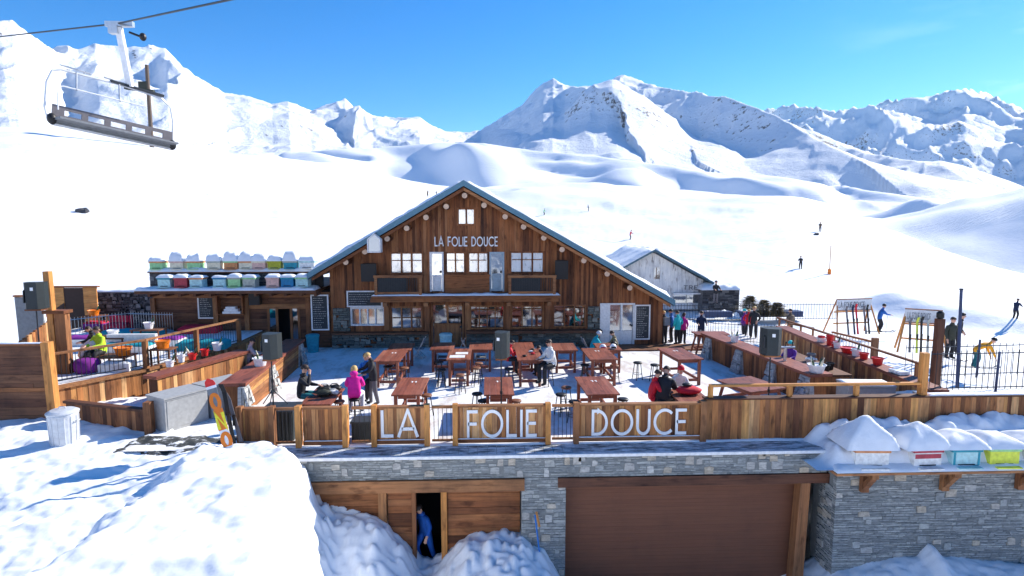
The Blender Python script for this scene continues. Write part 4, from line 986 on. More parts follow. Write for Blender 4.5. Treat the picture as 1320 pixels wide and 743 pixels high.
    # the bracket sits with its long side towards the wall
m = MB()
m.snowpad(9.05, 18.5, 14.2, 15.88, lambda x, y: -.222, .16, .1, 77, .2)
def drift(x, y): return -.22
nx = 80; ny = 26
X, Y = np.meshgrid(np.linspace(8.6, 18.5, nx*2), np.linspace(14.35, 15.9, ny), indexing='ij')
Hh = (-.2+.52*sstep(14.38, 14.7, Y)*sstep(8.9, 9.5, X)*(.8+.5*fbm(X*2, Y*2, 3, 91))+.42*sstep(8.8, 10.3, X)*sstep(14.95, 15.75, Y)+.2*sstep(15.2, 15.9, Y)*(1-sstep(9, 10, X))+.12*fbm(X*1.3, Y*1.3, 3, 88)*sstep(15.0, 15.3, Y))
m.add(list(zip(X.ravel(), Y.ravel(), Hh.ravel())), [(i*ny+j, (i+1)*ny+j, (i+1)*ny+j+1, i*ny+j+1) for i in range(nx*2-1) for j in range(ny-1)], .5)
m.build('snow', 'snow', sf, smooth=True)
fh = [(1122, 'h_white', 'h_orange', .78, .92, 'white beehive with an orange lid under the tallest snow cap, left end of shelf', .78),
      (1190, 'h_white', 'h_red', .66, .74, 'white and red beehive under a pointed snow cap, second on the front shelf', .62),
      (1240, 'h_pale', 'h_teal', .66, .5, 'pale beehive with a teal frame, third on the front shelf', .45),
      (1289, 'h_yellow', 'h_green', .68, .42, 'yellow beehive with a green lid on the front shelf', .4),
      (1336, 'h_white', 'h_green', .6, .4, 'white beehive cut by the right edge of the photo on the front shelf', .4)]
for i, (px, b, l, w_, sn_, lab, dd) in enumerate(fh):
    x = D(px, 605, 14.5)[0]
    y = 14.75 if i > 0 else 14.8
    t = beehive(lab, (x, y, -.19), (0.0, .08, .04, .02, 0)[i]-.05, w_+.1, .75, .42, b, l, sn_*.85, seed=i+80, peak=True)
    if i in (1, 2):
        m = MB(); q = w_/2+.03; m.box(-q, q, -.384, -.378, .26 if i == 1 else .02, .38 if i == 1 else .07)
        if i == 2: m.box(-q, -q+.06, -.384, -.378, .071, .41); m.box(q-.06, q, -.384, -.378, .071, .41)
        m.build('painted_band', l, t, local=True)
# ------- front fence with the letters
random.seed(12)
FT = 1.13
pxs = [(310, 352), (390, 450), (482, 553), (587, 708), (741, 908)]
fen = thing('terrace_fence', 'timber and iron fence along the terrace edge with white capital letters', 'fence', (0, FEN, .05))
X_ = lambda px: D(px, 545, FEN)[0]
random.seed(5)
pan = [(X_(a), X_(b)) for a, b in pxs]
for i, (a, b) in enumerate(pan):
    m = MB(); planks(m, a+.02, b-.02, FEN-.02, .05, .2, FT-.0, .13 if i < 4 else .15); pn = m.build('plank_panel', 'board_z', fen)
    m = MB(); m.box(a+.02, b-.02, FEN-.09, FEN+.09, FT+.005, FT+.055); m.build('top_rail', 'beam_x', fen)
    m = MB(); m.box(a+.02, b-.02, FEN-.07, FEN-.045, .1, .22); m.build('bottom_rail', 'facade_x', fen)
    m = MB(); m.snowpad(a+.05, b-.05, FEN-.09, FEN-.04, .223, .018, .05, i+60, .03); m.build('snow', 'snow', fen, smooth=True)
pa = [(491, 539, 'LA', 2), (602, 692, 'FOLIE', 3), (763, 885, 'DOUCE', 4)]
for a, b, tx, k in pa:
    zt = D((a+b)/2, (529 if k < 4 else 528), FEN-.07)[1]; zb = D((a+b)/2, 564 if k < 4 else 561, FEN-.07)[1]
    xa_, xb_ = D(a, 545, FEN-.07)[0], D(b, 545, FEN-.07)[0]; tot = sum(GL[c_][0] for c_ in tx)+.17*(len(tx)-1); kk = (xb_-xa_)/tot; xx = xa_
    for c_ in tx:
        m = MB(); lettering(m, c_, xx, xx+GL[c_][0]*kk, zb, zt-zb, FEN-.035, .03, .115); m.build('letter', 'white_letter', fen); xx += (GL[c_][0]+.17)*kk
for px in (311, 352, 386, 446, 483, 551, 587, 706, 742):
    m = MB(); x = X_(px); pn_ = 'pine_z' if px in (386, 446, 483, 551, 587, 706) else 'beam_z'
    lean = random.uniform(-.012, .012)
    m.prism([(x-.075, .06), (x+.075, .06), (x+.075+lean, FT+.12), (x-.075+lean, FT+.12)], FEN-.17, FEN-.095); m.box(x-.07, x+.07, FEN-.094, FEN+.06, .06, FT+.1); m.build('post', pn_, fen)
for a, b in ((352, 386), (450, 482), (553, 587), (708, 741)):
    a, b = X_(a)+.08, X_(b)-.06
    m = MB(); m.box(a, b, FEN-.03, FEN+.05, FT-.03, FT+.04); m.build('rail', 'beam_x', fen)
    m = MB(); m.box(a, b, FEN-.02, FEN+.03, .14, .2); m.build('rail', 'beam_x', fen)
    m = MB(); n = max(3, int((b-a)/.115))
    for i in range(n): x = a+(b-a)*(i+.5)/n; m.tube((x, FEN, .2), (x, FEN, FT-.03), .009, n=6)
    m.build('iron_bars', 'iron', fen)
# right plank parapet
pp = thing('plank_parapet', 'long solid parapet of mixed light and dark upright planks right of the lettered fence', 'fence', (12, FEN, 0))
m = MB(); planks(m, X_(908)+.02, 24, FEN-.02, .05, -.35, 1.24, .17, jit=.45); m.build('planks', 'board_z', pp)
m = MB(); m.box(X_(908), 24, FEN-.05, FEN+.25, 1.245, 1.29); m.build('cap', 'facade_x', pp)
m = MB(); m.snowpad(X_(1195), 24, FEN-.03, FEN+.26, 1.294, .05, .08, 5, .06); m.build('snow', 'snow', pp, smooth=True)
m = MB(); m.box(X_(905)-.09, X_(905)+.09, FEN-.12, FEN+.1, .05, 1.24); m.build('post', 'beam_z', pp)
# light railing on the parapet
lr = thing('light_railing', 'low light wood railing standing on the plank parapet', 'railing', (D(916, 500, FEN)[0], FEN+.12, 1.29))
a, b = D(916, 500, FEN+.1)[0], D(1187, 500, FEN+.1)[0]
m = MB(); m.box(a-.04, b, FEN+.05, FEN+.15, 1.6, 1.67); m.build('rail', 'pine_x', lr)
for px in (916, 1018, 1104):
    x = D(px, 500, FEN+.1)[0]; m = MB(); m.box(x-.06, x+.06, FEN+.04, FEN+.16, 1.295, 1.597); m.build('post', 'pine_z', lr)
m = MB(); x = b+.05; m.box(x-.09, x+.09, FEN+.02, FEN+.2, 1.295, D(1190, 455, FEN+.1)[1]); m.build('corner_post', 'pine_z', lr)
# thin metal strips of the iron fence on the right
def iron_fence(label, pts, h, sp=.16, posts=(), mat='iron', name='iron_fence', zoff=(.0,)):
    t = thing(name, label, 'fence', pts[0])
    rl = MB(); bars = MB(); 
    for (a, b) in zip(pts[:-1], pts[1:]):
        a = Vector(a); b = Vector(b)
        for hh in (.12, h-.1): rl.tube(a+Vector((0, 0, hh)), b+Vector((0, 0, hh)), .018, n=6)
        n = max(2, int((b-a).length/sp))
        for i in range(n+1): p = a+(b-a)*i/n; bars.tube(p+Vector((0, 0, .05)), p+Vector((0, 0, h)), .0105, n=5)
    rl.build('rail', mat, t); bars.build('iron_bars', mat, t)
    for q, hh in posts:
        m = MB(); m.tube(q, (q[0]+.02, q[1], q[2]+hh), .035, n=8); m.build('post', 'pole_blue', t)
    return t
p = [W(1197, 508, 1.05), W(1282, 515, 1.05), W(1420, 520, 1.05)]
q0, q1 = (W(1197, 506, 1.0)), W(1440, 500, .95)
iron_fence('dark iron fence with thin bars at the right edge of the terrace, near run', [(q0[0], q0[1], 1.0), (q1[0], q1[1], .95)], 1.32, .2, [((W(1281, 508, 1.0)[0], W(1281, 508, 1.0)[1]-.05, 1.0), 1.35)])
q2 = W(1193, 497, .9); q3 = W(1400, 489, .75)
iron_fence('dark iron fence with thin bars behind the near run, beside the skier in orange', [(q2[0]+.3, q2[1]+1.4, .72), (q3[0], q3[1]+.9, .7)], 1.25, .26, [((W(1277, 489, .8)[0], W(1277, 489, .8)[1]+.6, .7), 1.4)])
# tall dark pole with a cable
px_, py_ = W(1234, 500, .9)
t = thing('tall_pole', 'tall slim blue-black pole rising behind the iron fence', 'pole', (px_, py_, .8))
zt = D(1243, 374, py_)[1]; xt = D(1243, 374, py_)[0]
m = MB(); m.tube((px_, py_, .8), (xt-.1, py_, zt), .055, .045, 10); m.build('shaft', 'pole_blue', t)
m = MB(); m.tube((xt-.1, py_, zt), (xt-.1, py_, zt+.05), .06, n=10); m.build('cap', 'iron', t)
a = (xt-.1, py_, zt-.05); b = (30, 60, 8.0)
m = MB(); c1 = D(1152, 352, 30); m.path([(c1[0]-14, 42, c1[1]+1.5), (xt-.1, py_+.06, zt-.05), (26, 16, zt-.6)], .004, 5); 
tag(m.build('pole_cable', 'iron'), 'thin dark cable running from the top of the tall pole over the piste', 'cable')
# ================================================================== LEFT SIDE: plank screens, lounge deck
LYf = 18.6; LZ0 = .9
def X2(px, py, Y): return D(px, py, Y)[0]
# big plank screen at the left edge
x0 = D(-60, 480, LYf)[0]; x1 = D(62, 480, LYf)[0]; zt = D(30, 446, LYf)[1]
t = thing('plank_screen', 'large brown screen of horizontal planks at the left edge of the photo', 'screen', ((x0+x1)/2, LYf, 0))
m = MB(); hplanks(m, x0, x1, LYf, .06, -.1, zt, .26); m.build('planks', 'dark_x', t)
m = MB(); m.box(x0, x1, LYf-.03, LYf-.013, D(30, 505, LYf)[1], D(30, 500, LYf)[1]); m.box(x0, x1+.1, LYf-.05, LYf+.12, zt+.003, zt+.07); m.build('batten', 'facade_x', t)
m = MB(); m.snowpad(x0, x1, LYf-.05, LYf+.12, zt+.073, .05, .1, 4, .05); m.build('snow', 'snow', t, smooth=True)
x = D(67, 480, LYf)[0]; m = MB(); m.prism([(x-.15, -.1), (x+.10, -.1), (x+.04, zt+.12), (x-.2, zt+.12)], LYf-.12, LYf+.12); m.build('corner_post', 'pine_z', t)
# receding fence behind it
a = W(0, 438, 1.9); 
t = thing('slanted_plank_fence', 'bright plank fence running back from the left edge behind the plank screen', 'fence', (-16.8, 21, .9))
m = MB(); xa, ya = D(15, 440, 20)[0], 20.0; xb, yb = D(70, 430, 22.5)[0], 23.2
n = 16
for i in range(n):
    p = Vector((xa+(xb-xa)*i/n, ya+(yb-ya)*i/n, 0)); q = Vector((xa+(xb-xa)*(i+.96)/n, ya+(yb-ya)*(i+.96)/n, 0)); z1 = 2.15+.85*i/n
    d = (q-p).normalized(); nn = Vector((d.y, -d.x, 0))*.04
    m.add([p+nn, q+nn, q-nn, p-nn]+[v+Vector((0, 0, z1)) for v in (p+nn, q+nn, q-nn, p-nn)], [(3, 2, 1, 0), (4, 5, 6, 7), (0, 1, 5, 4), (1, 2, 6, 5), (2, 3, 7, 6), (3, 0, 4, 7)])
m.build('planks', 'board_z', t)
# lounge deck
t = thing('lounge_deck', 'raised snowy lounge deck faced with upright planks on the left', 'deck', (-14, 24, 0))
e0 = W(77, 499, 1.0); e1 = W(205, 470, .9); e2 = W(262, 448, .9)
ed = [(e0[0]-.3, 18.75), (-13.2, 21.9), (-12.3, 26.0), (-10.6, 26.4), (-10.6, 29.4)]
ed = [(-14.6, 18.75), (-12.7, 21.6), (-12.0, 24.0), (-11.2, 26.4), (-11.2, 29.4)]
poly = ed+[(-20.5, 29.4), (-20.5, 32.3), (-21.5, 32.3), (-21.5, 22), (-16.5, 18.75)]
m = MB(); m.prism([(p[0], p[1]) for p in poly], -.2, LZ0, ax='z'); dk = m.build('deck_body', 'facade_z', t)
m = MB()
for a, b in zip(ed[:-1], ed[1:]):
    a = Vector((*a, 0)); b = Vector((*b, 0)); L = (b-a).length; n = max(1, int(L/.17)); d = (b-a).normalized(); nn = Vector((d.y, -d.x, 0))
    for i in range(n):
        p = a+d*(L*i/n); q = a+d*(L*(i+.96)/n); o = random.uniform(.02, .045)
        m.add([p+nn*o, q+nn*o, q, p]+[v+Vector((0, 0, LZ0-.07)) for v in (p+nn*o, q+nn*o, q, p)], [(3, 2, 1, 0), (4, 5, 6, 7), (0, 1, 5, 4), (1, 2, 6, 5), (2, 3, 7, 6), (3, 0, 4, 7)])
m.build('plank_cladding', 'board_z', t)
m = MB()
for a, b in zip(ed[:-1], ed[1:]): m.beam((a[0]+.02, a[1], LZ0-.02), (b[0]+.02, b[1], LZ0-.02), .16, .1)
m.build('edge_board', 'beam_x', t)
m = MB(); m.prism([(p[0], p[1]) for p in [(q[0]-.25, q[1]+.1) for q in ed]+[(-20.4, 29.3), (-20.4, 32.1), (-21.3, 32.1), (-21.3, 22.2), (-16.4, 18.95)]], LZ0+.003, LZ0+.03, ax='z'); m.build('deck_snow', 'snow_packed', t)
# railing round the lounge: timber posts, rail and iron bars
def timber_rail(label, pts, h, postidx=None, sp=.14):
    t = thing('lounge_railing', label, 'railing', pts[0])
    m = MB()
    for a, b in zip(pts[:-1], pts[1:]): m.beam((a[0], a[1], a[2]+h), (b[0], b[1], b[2]+h), .13, .07)
    m.build('hand_rail', 'beam_x', t)
    m = MB()
    for a, b in zip(pts[:-1], pts[1:]): m.beam((a[0], a[1], a[2]+.12), (b[0], b[1], b[2]+.12), .03, .03)
    m.build('lower_rail', 'iron', t)
    m = MB()
    for a, b in zip(pts[:-1], pts[1:]):
        a = Vector(a); b = Vector(b); n = max(2, int((b-a).length/sp))
        for i in range(n): p = a+(b-a)*(i+.5)/n; m.tube(p+Vector((0, 0, .1)), p+Vector((0, 0, h-.03)), .011, n=5)
    m.build('iron_bars', 'iron', t)
    for p in pts:
        m = MB(); m.box(p[0]-.08, p[0]+.08, p[1]-.08, p[1]+.08, p[2], p[2]+h-.04); m.build('post', 'beam_z', t)
    return t
timber_rail('front railing of the lounge deck with a timber hand rail and iron bars', [(-14.75, 19.0, LZ0+.03), (-12.75, 21.75, LZ0+.03), (-12.05, 24.1, LZ0+.03), (-11.3, 26.4, LZ0+.03)], 1.05)
bk0 = D(85, 415, 28.5)[0]; bk1 = D(196, 410, 28.5)[0]
iron_fence('grey barred railing at the back of the lounge deck', [(bk0, 26.5, LZ0+.03), (D(140, 410, 28)[0], 29.5, LZ0+.03), (D(215, 410, 28.5)[0], 29.0, LZ0+.03)], 1.0, .14, mat='steel', name='back_railing')
# low front fence between the screen and the air conditioners
t = thing('low_plank_fence', 'low weathered plank fence between the plank screen and the grey cooling units', 'fence', (-13.2, 18.4, 0))
xa = D(72, 520, 18.3)[0]; xb = D(190, 520, 17.4)[0]
A_ = Vector((xa+.2, 18.45, 0)); B_ = Vector((xb, 17.4, 0)); n = 20; m = MB()
for i in range(n):
    p = A_+(B_-A_)*i/n; q = A_+(B_-A_)*(i+.96)/n; z1 = .62
    m.add([p, q, q+Vector((0, .05, 0)), p+Vector((0, .05, 0))]+[v+Vector((0, 0, z1)) for v in (p, q, q+Vector((0, .05, 0)), p+Vector((0, .05, 0)))], [(3, 2, 1, 0), (4, 5, 6, 7), (0, 1, 5, 4), (1, 2, 6, 5), (2, 3, 7, 6), (3, 0, 4, 7)])
m.build('planks', 'facade_z', t)
m = MB(); m.beam(A_+Vector((0, 0, .68)), B_+Vector((0, 0, .68)), .2, .08); m.build('top_board', 'dark_x', t)
m = MB(); m.box(B_.x-.08, B_.x+.13, B_.y-.12, B_.y+.1, -.1, .95); m.build('end_post', 'beam_z', t)
# back left: plank shed wall, grey panel, post, stone wall
y = 31.0; x0, z1 = D(66, 371, y); x1, _ = D(124, 371, y)
t = thing('plank_wall', 'warm plank wall at the back of the lounge with a black arched opening', 'wall', ((x0+x1)/2, y, .9))
op = rect(83, 373, 108, 404, y)
m = MB(); hplanks(m, x0, op[0], y, .06, .6, z1, .22); hplanks(m, op[1], x1, y, .06, .6, z1, .22); m.build('planks', 'pine_x', t)  # sunlit look of these shaded planks put into the lighter pine colour
m = MB(); m.box(x0-.1, x1+.1, y-.1, y+.15, z1+.003, z1+.08); m.build('top_board', 'facade_x', t)
m = MB(); m.box(op[0], op[1], y+.01, y+.05, .6, z1-.02); m.prism([(op[0]-.6, .9), (op[0]-.005, .9), (op[0]-.005, 2.2), (op[0]-.6, 1.8)], y-.025, y-.012); m.build('dark_boards', 'dark_brown', t)  # arched cast shadow painted as dark brown shapes on the planks
y = 32.2; x0, z1 = D(124, 377, y); x1, _ = D(200, 377, y)
t = thing('stone_wall_back', 'dark dry stone wall behind the lounge sofas', 'wall', ((x0+x1)/2, y, .9))
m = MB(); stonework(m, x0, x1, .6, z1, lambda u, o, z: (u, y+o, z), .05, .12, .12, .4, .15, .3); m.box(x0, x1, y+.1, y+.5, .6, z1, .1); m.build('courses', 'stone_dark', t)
m = MB(); m.snowpad(x0-.05, x1+.05, y-.05, y+.55, z1+.004, .14, .12, 9, .1); m.build('snow', 'snow', t, smooth=True)
y = 24.0; x0, z1 = D(20, 384, y); x1, z0 = D(58, 430, y)
t = thing('grey_panel', 'weathered grey board panel behind the loudspeaker on the left', 'panel', ((x0+x1)/2, y, .5))
m = MB(); m.prism([(x0, .3), (x1, .3), (x1-.02, z1), (x0-.05, z1+.02)], y, y+.06); m.build('board', 'grey_fabric', t)
m = MB(); m.box(x0-.08, x1+.05, y-.04, y+.1, z1+.03, z1+.1); m.build('top_board', 'facade_x', t)
y = 21.0; x0, zt = D(61, 350, y); xb = D(70, 440, y)[0]
t = thing('timber_post', 'tall slim orange timber post beside the left loudspeaker', 'post', (xb, y, .9))
m = MB(); m.prism([(xb-.1, .5), (xb+.12, .5), (x0+.1, zt), (x0-.1, zt)], y-.1, y+.1); m.build('shaft', 'pine_z', t)
m = MB(); m.box(xb-.2, xb+.55, y-.2, y+.25, D(75, 404, y)[1], D(75, 400, y)[1]); m.build('ledge', 'facade_x', t)
m = MB(); m.box(xb+.13, xb+.5, y-.1, y+.15, .5, D(75, 404.5, y)[1]); m.build('thick_stub', 'beam_z', t)
# bin
by = 16.6; bx = -12.15; bz = nz(bx, by)
t = thing('dustbin', 'round galvanised dustbin with a domed lid standing in the snow on the left', 'dustbin', (bx, by, bz-.05))
m = MB(); m.lathe([(.33, 0), (.335, .02), (.37, .84), (.385, .86), (.37, .9)], (0, 0, 0), 28)
for i in range(14): a = 2*PI*i/14; m.tube((.345*math.cos(a), .345*math.sin(a), .05), (.372*math.cos(a), .372*math.sin(a), .82), .012, n=5)
m.build('bin_body', 'galvanised', t, local=True)
m = MB(); m.lathe([(.40, .905), (.40, .93), (.3, .99), (.1, 1.02)], (0, 0, 0), 28); m.path([(-.1, 0, 1.02), (-.08, 0, 1.07), (.08, 0, 1.07), (.1, 0, 1.02)], .014); m.build('bin_lid', 'galvanised', t, local=True)
for s in (-1, 1):
    m = MB(); m.path([(s*.37, -.08, .68), (s*.43, -.07, .68), (s*.43, .07, .68), (s*.37, .08, .68)], .012); m.build('handle', 'steel', t, local=True)
# cooling units
def chest(label, c, rot, sx, sy, sz, mat='ac_case', name='cooling_unit', cat='cooling unit', snow=True):
    t = thing(name, label, cat, c, rot)
    m = MB(); m.box(-sx/2, sx/2, -sy/2, sy/2, .1, sz); m.build('case', mat, t, local=True)
    m = MB(); m.box(-sx/2-.02, sx/2+.02, -sy/2-.02, sy/2+.02, sz+.002, sz+.05); m.build('lid', mat, t, local=True)
    m = MB(); m.box(-sx/2+.06, sx/2-.06, -sy/2-.012, -sy/2-.002, .2, sz-.06)
    m.box(-sx/2+.03, sx/2-.03, -sy/2-.02, -sy/2-.0125, sz-.045, sz-.03); m.build('front_panel', mat, t, local=True)
    for a in (-1, 1):
        m = MB(); m.box(a*(sx/2-.12)-.04, a*(sx/2-.12)+.04, -sy/2+.05, sy/2-.05, 0, .098); m.build('foot', 'iron', t, local=True)
    if snow: m = MB(); m.snowpad(-sx/2, sx/2, -sy/2, sy/2, sz+.053, .03, .12, 4, .08); m.build('snow', 'snow', t, smooth=True, local=True)
    return t
a = W(215, 545, -.05); b = W(270, 515, 0)
ang = math.atan2(b[1]-a[1], b[0]-a[0])
cx, cy = W(233, 528, .0)
chest('grey cooling unit nearer the snow, beside the low plank fence', (-9.75, 18.15, -.1), math.radians(58), 1.35, .95, 1.1, snow=False)
chest('grey cooling unit behind the nearer one, beside the left bar', (-8.98, 19.4, -.1), math.radians(58), 1.35, .95, 1.1, snow=False)
# ================================================================== FURNITURE
random.seed(21)
def table(label, x0, x1, y0, y1, h=1.0, skew=0.0, mark=None, group='high timber tables on the terrace', trestle=False):
    cx, cy = (x0+x1)/2, (y0+y1)/2
    t = thing('high_table' if h > .9 else 'low_table', label, 'table', (cx, cy, 0.0), skew, group)
    w_, l = x1-x0, y1-y0
    m = MB(); n = 5; bw = w_/n
    for i in range(n): m.box(-w_/2+i*bw+.002, -w_/2+(i+1)*bw-.002, -l/2, l/2, h-.05, h-random.uniform(0, .002))
    m.build('tabletop', 'table_y', t, local=True)
    for sx in (-1, 1):
        for sy in (-1, 1):
            m = MB(); x = sx*(w_/2-.12); y = sy*(l/2-.14)
            if trestle: m.beam((x+sx*.12, y+sy*.02, .0), (x-sx*.1, y, h-.052), .07, .09)
            else: m.box(x-.05, x+.05, y-.05, y+.05, .0, h-.052)
            m.build('leg', 'table_z', t, local=True)
    for sy in (-1, 1):
        y = sy*(l/2-.14)
        m = MB(); m.box(-w_/2+.19, w_/2-.19, y-.03, y+.03, h-.17, h-.06); m.build('apron', 'table_x', t, local=True)
        m = MB(); m.box(-w_/2+.19, w_/2-.19, y-.03, y+.03, .17, .27); m.build('stretcher', 'table_x', t, local=True)
    for sx in (-1, 1):
        x = sx*(w_/2-.12)
        m = MB(); m.box(x-.025, x+.025, -l/2+.2, l/2-.2, .17, .27); m.build('stretcher', 'table_y', t, local=True)
        m = MB(); m.box(x-.02, x+.02, -l/2+.2, l/2-.2, h-.17, h-.06); m.build('apron', 'table_y', t, local=True)
    if mark:
        m = MB(); lettering(m, mark, -.09, .11, 0, .16, 0, .003, .16, place=None)
        m.v = [(p[0], p[2]+l*.18, h+.001-p[1]) for p in m.v]; m.build('table_number', 'white_letter', t, local=True)
    return t
TB = {}
TB['A'] = table('low camera-strewn timber table at the front left, beside the man in black', -5.72, -4.78, 17.25, 19.0, .85)
TB['B'] = table('front row timber table behind the panel lettered LA', -3.02, -2.08, 17.65, 19.7, 1.0, -.02, '11')
TB['C'] = table('front row timber table with a loudspeaker stand before it, centre', -.17, .78, 17.55, 19.65, 1.0, 0, '11')
TB['D'] = table('front row timber table behind the letters of DOUCE', 2.98, 4.03, 17.45, 19.6, 1.0, .03, '11')
TB['E'] = table('front row timber table by the man bent over in black and red', 5.75, 6.75, 16.9, 18.3, .9)
TB['F'] = table('second row timber table left of the entrance, beside the standing blond man', -4.38, -3.38, 21.9, 23.8, 1.08, -.02, '11')
TB['G'] = table('second row tall timber table with a white sheet of paper on it', -1.65, -.72, 22.0, 24.0, 1.08, 0)
TB['H'] = table('second row tall timber table where the man in white sits', 1.08, 2.06, 21.8, 23.9, 1.08)
TB['I'] = table('second row timber table in front of the glass door', 3.86, 4.96, 21.8, 23.9, 1.08, .02, '11')
TB['J'] = table('second row timber table furthest right, left of the long bar', 7.15, 8.2, 21.7, 23.8, 1.08, .1, '11')
for k, (px, py, lab) in dict(K=(517, 447, 'shaded timber table near the stone plinth, leftmost of the back row'), L=(571, 446, 'shaded timber table before the timber entrance door'), M=(620, 446, 'shaded timber table just right of the entrance door'),
                             N=(673, 446, 'shaded timber table behind the man in white, back row'), O=(727, 447, 'back row timber table with a red top in half shade'), P=(783, 447, 'back row table piled with helmets under the chalet window')).items():
    x, y = W(px, py, 1.0); TB[k] = table(lab, x-.5, x+.5, y-.75, y+.75, 1.0)
x0, y0 = W(968, 495, .8)
TB['Q'] = table('pale trestle table in front of the long bar, right', x0-.75, x0+.75, y0-.8, y0+.85, .8, .32, trestle=True)
x0, y0 = W(925, 432, 1.0)
TB['R'] = table('timber trestle table at the far end of the long bar', x0-.9, x0+.75, y0+.2, y0+1.1, .98, 0, trestle=True)
# white sheet on table G
m = MB(); m.box(-1.55, -.95, 22.3, 22.75, 1.082, 1.086); m.box(-1.35, -.85, 22.9, 23.3, 1.082, 1.087); tag(m.build('paper_sheet', 'white_plastic'), 'white paper sheets lying on the second row table by the entrance', 'paper')
def stool_proto(seatmat):
    t = thing('bar_stool', '', 'stool', (0, 0, 0), 0, 'round bar stools around the tables')
    m = MB(); m.lathe([(.15, .66), (.175, .675), (.18, .70), (.165, .725), (.08, .735)], n=18); m.build('seat', seatmat, t, smooth=True, local=True)
    for i in range(4):
        a = PI/4+PI/2*i; m = MB(); m.tube((.12*math.cos(a), .12*math.sin(a), .67), (.21*math.cos(a), .21*math.sin(a), 0), .016, n=7); m.build('leg', 'iron', t, local=True)
    m = MB(); pts = [(.175*math.cos(2*PI*i/16), .175*math.sin(2*PI*i/16), .24) for i in range(17)]; m.path(pts, .010, 6); m.build('foot_ring', 'iron', t, local=True)
    return t
S1 = stool_proto('black'); S2 = stool_proto('seat_brown'); used = set()
ST = [(566, 466, 1, 'dark round bar stool on the left of the paper-strewn table, further one'), (569, 476, 1, 'dark round bar stool on the left of the paper-strewn table, nearer one'), (617, 468, 2, 'brown-topped bar stool on the right of the paper-strewn table, further one'),
      (614, 474, 2, 'brown-topped bar stool on the right of the paper-strewn table, nearer one'), (593, 483, 2, 'brown-topped bar stool in front of the paper-strewn table'), (615, 507, 1, 'dark bar stool just left of the central front table'), (623, 516, 1, 'dark bar stool tucked against the near left corner of the central front table'),
      (665, 516, 2, 'brown bar stool at the right of the central front table'), (550, 509, 2, 'brown bar stool at the right of the table behind the letters LA'), (822, 467, 1, 'lone dark bar stool standing on open snow before the glass door'), (730, 499, 2, 'brown-topped bar stool left of the table behind DOUCE, furthest of three'),
      (723, 508, 1, 'dark bar stool left of the table behind DOUCE, middle of three'), (740, 517, 1, 'dark bar stool left of the table behind DOUCE, nearest the fence'), (803, 514, 1, 'dark bar stool right of the table behind DOUCE'), (792, 471, 2, 'brown bar stool right of the table before the glass door'),
      (707, 474, 1, 'dark bar stool under the man in white'), (844, 470, 1, 'dark bar stool left of the rightmost second row table'), (754, 470, 1, 'dark bar stool left of the table before the glass door'), (656, 475, 1, 'dark bar stool left of the table of the man in white'),
      (500, 472, 1, 'dark bar stool under the table beside the standing blond man, left'), (521, 474, 2, 'brown bar stool right of the table beside the standing blond man'), (457, 514, 1, 'dark bar stool under the woman in pink'), (437, 517, 2, 'brown bar stool between the camera table and the woman in pink'),
      (379, 521, 1, 'dark bar stool behind the front left fence'), (853, 515, 1, 'dark bar stool under the man bent over in black')]
for i, (px, py, k, lab) in enumerate(ST):
    src = S1 if k == 1 else S2; x, y = W(px, py, .72)
    if k in used: dup(src, (x, y, .0), random.uniform(0, 1.5), lab)
    else: src.location = (x, y, 0.0); src['label'] = lab; used.add(k)
def chair_proto():
    t = thing('folding_chair', '', 'chair', (0, 0, 0), 0, 'folding chairs at the shaded tables')
    m = MB(); m.cbox((0, 0, .48), (.42, .42, .03)); m.build('seat', 'grey_fabric', t, local=True)
    m = MB(); m.cbox((0, -.22, .86), (.44, .02, .2)); m.build('backrest', 'grey_fabric', t, local=True)
    for s in (-1, 1):
        m = MB(); m.beam((s*.22, -.26, 1.0), (s*.22, .24, 0), .03, .03); m.build('leg', 'steel', t, local=True)
        m = MB(); m.beam((s*.2, .2, .5), (s*.2, -.26, 0), .03, .03); m.build('leg', 'steel', t, local=True)
    m = MB(); m.beam((-.21, .2, .08), (.2, -.24, .08), .02, .02); m.beam((.21, .21, .10), (-.2, -.23, .10), .02, .02); m.build('cross_brace', 'steel', t, local=True)
    return t
CH = chair_proto(); first = True
for (px, py, rz, lab) in [(541, 450, 1.5, 'folding chair right of the leftmost shaded table'), (571, 461, 0, 'folding chair facing the table before the entrance door, near side'), (592, 452, 1.5, 'folding chair right of the table before the entrance door'),
                          (620, 461, 0, 'folding chair at the near side of the table right of the entrance'), (602, 452, -1.5, 'folding chair left of the table right of the entrance door'), (641, 452, 1.5, 'folding chair behind the central loudspeaker'), (757, 450, -1.5, 'folding chair under the person in teal')]:
    x, y = W(px, py, .45)
    if first: CH.location = (x, y, 0); CH.rotation_euler = (0, 0, rz); CH['label'] = lab; first = False
    else: dup(CH, (x, y, 0), rz, lab)
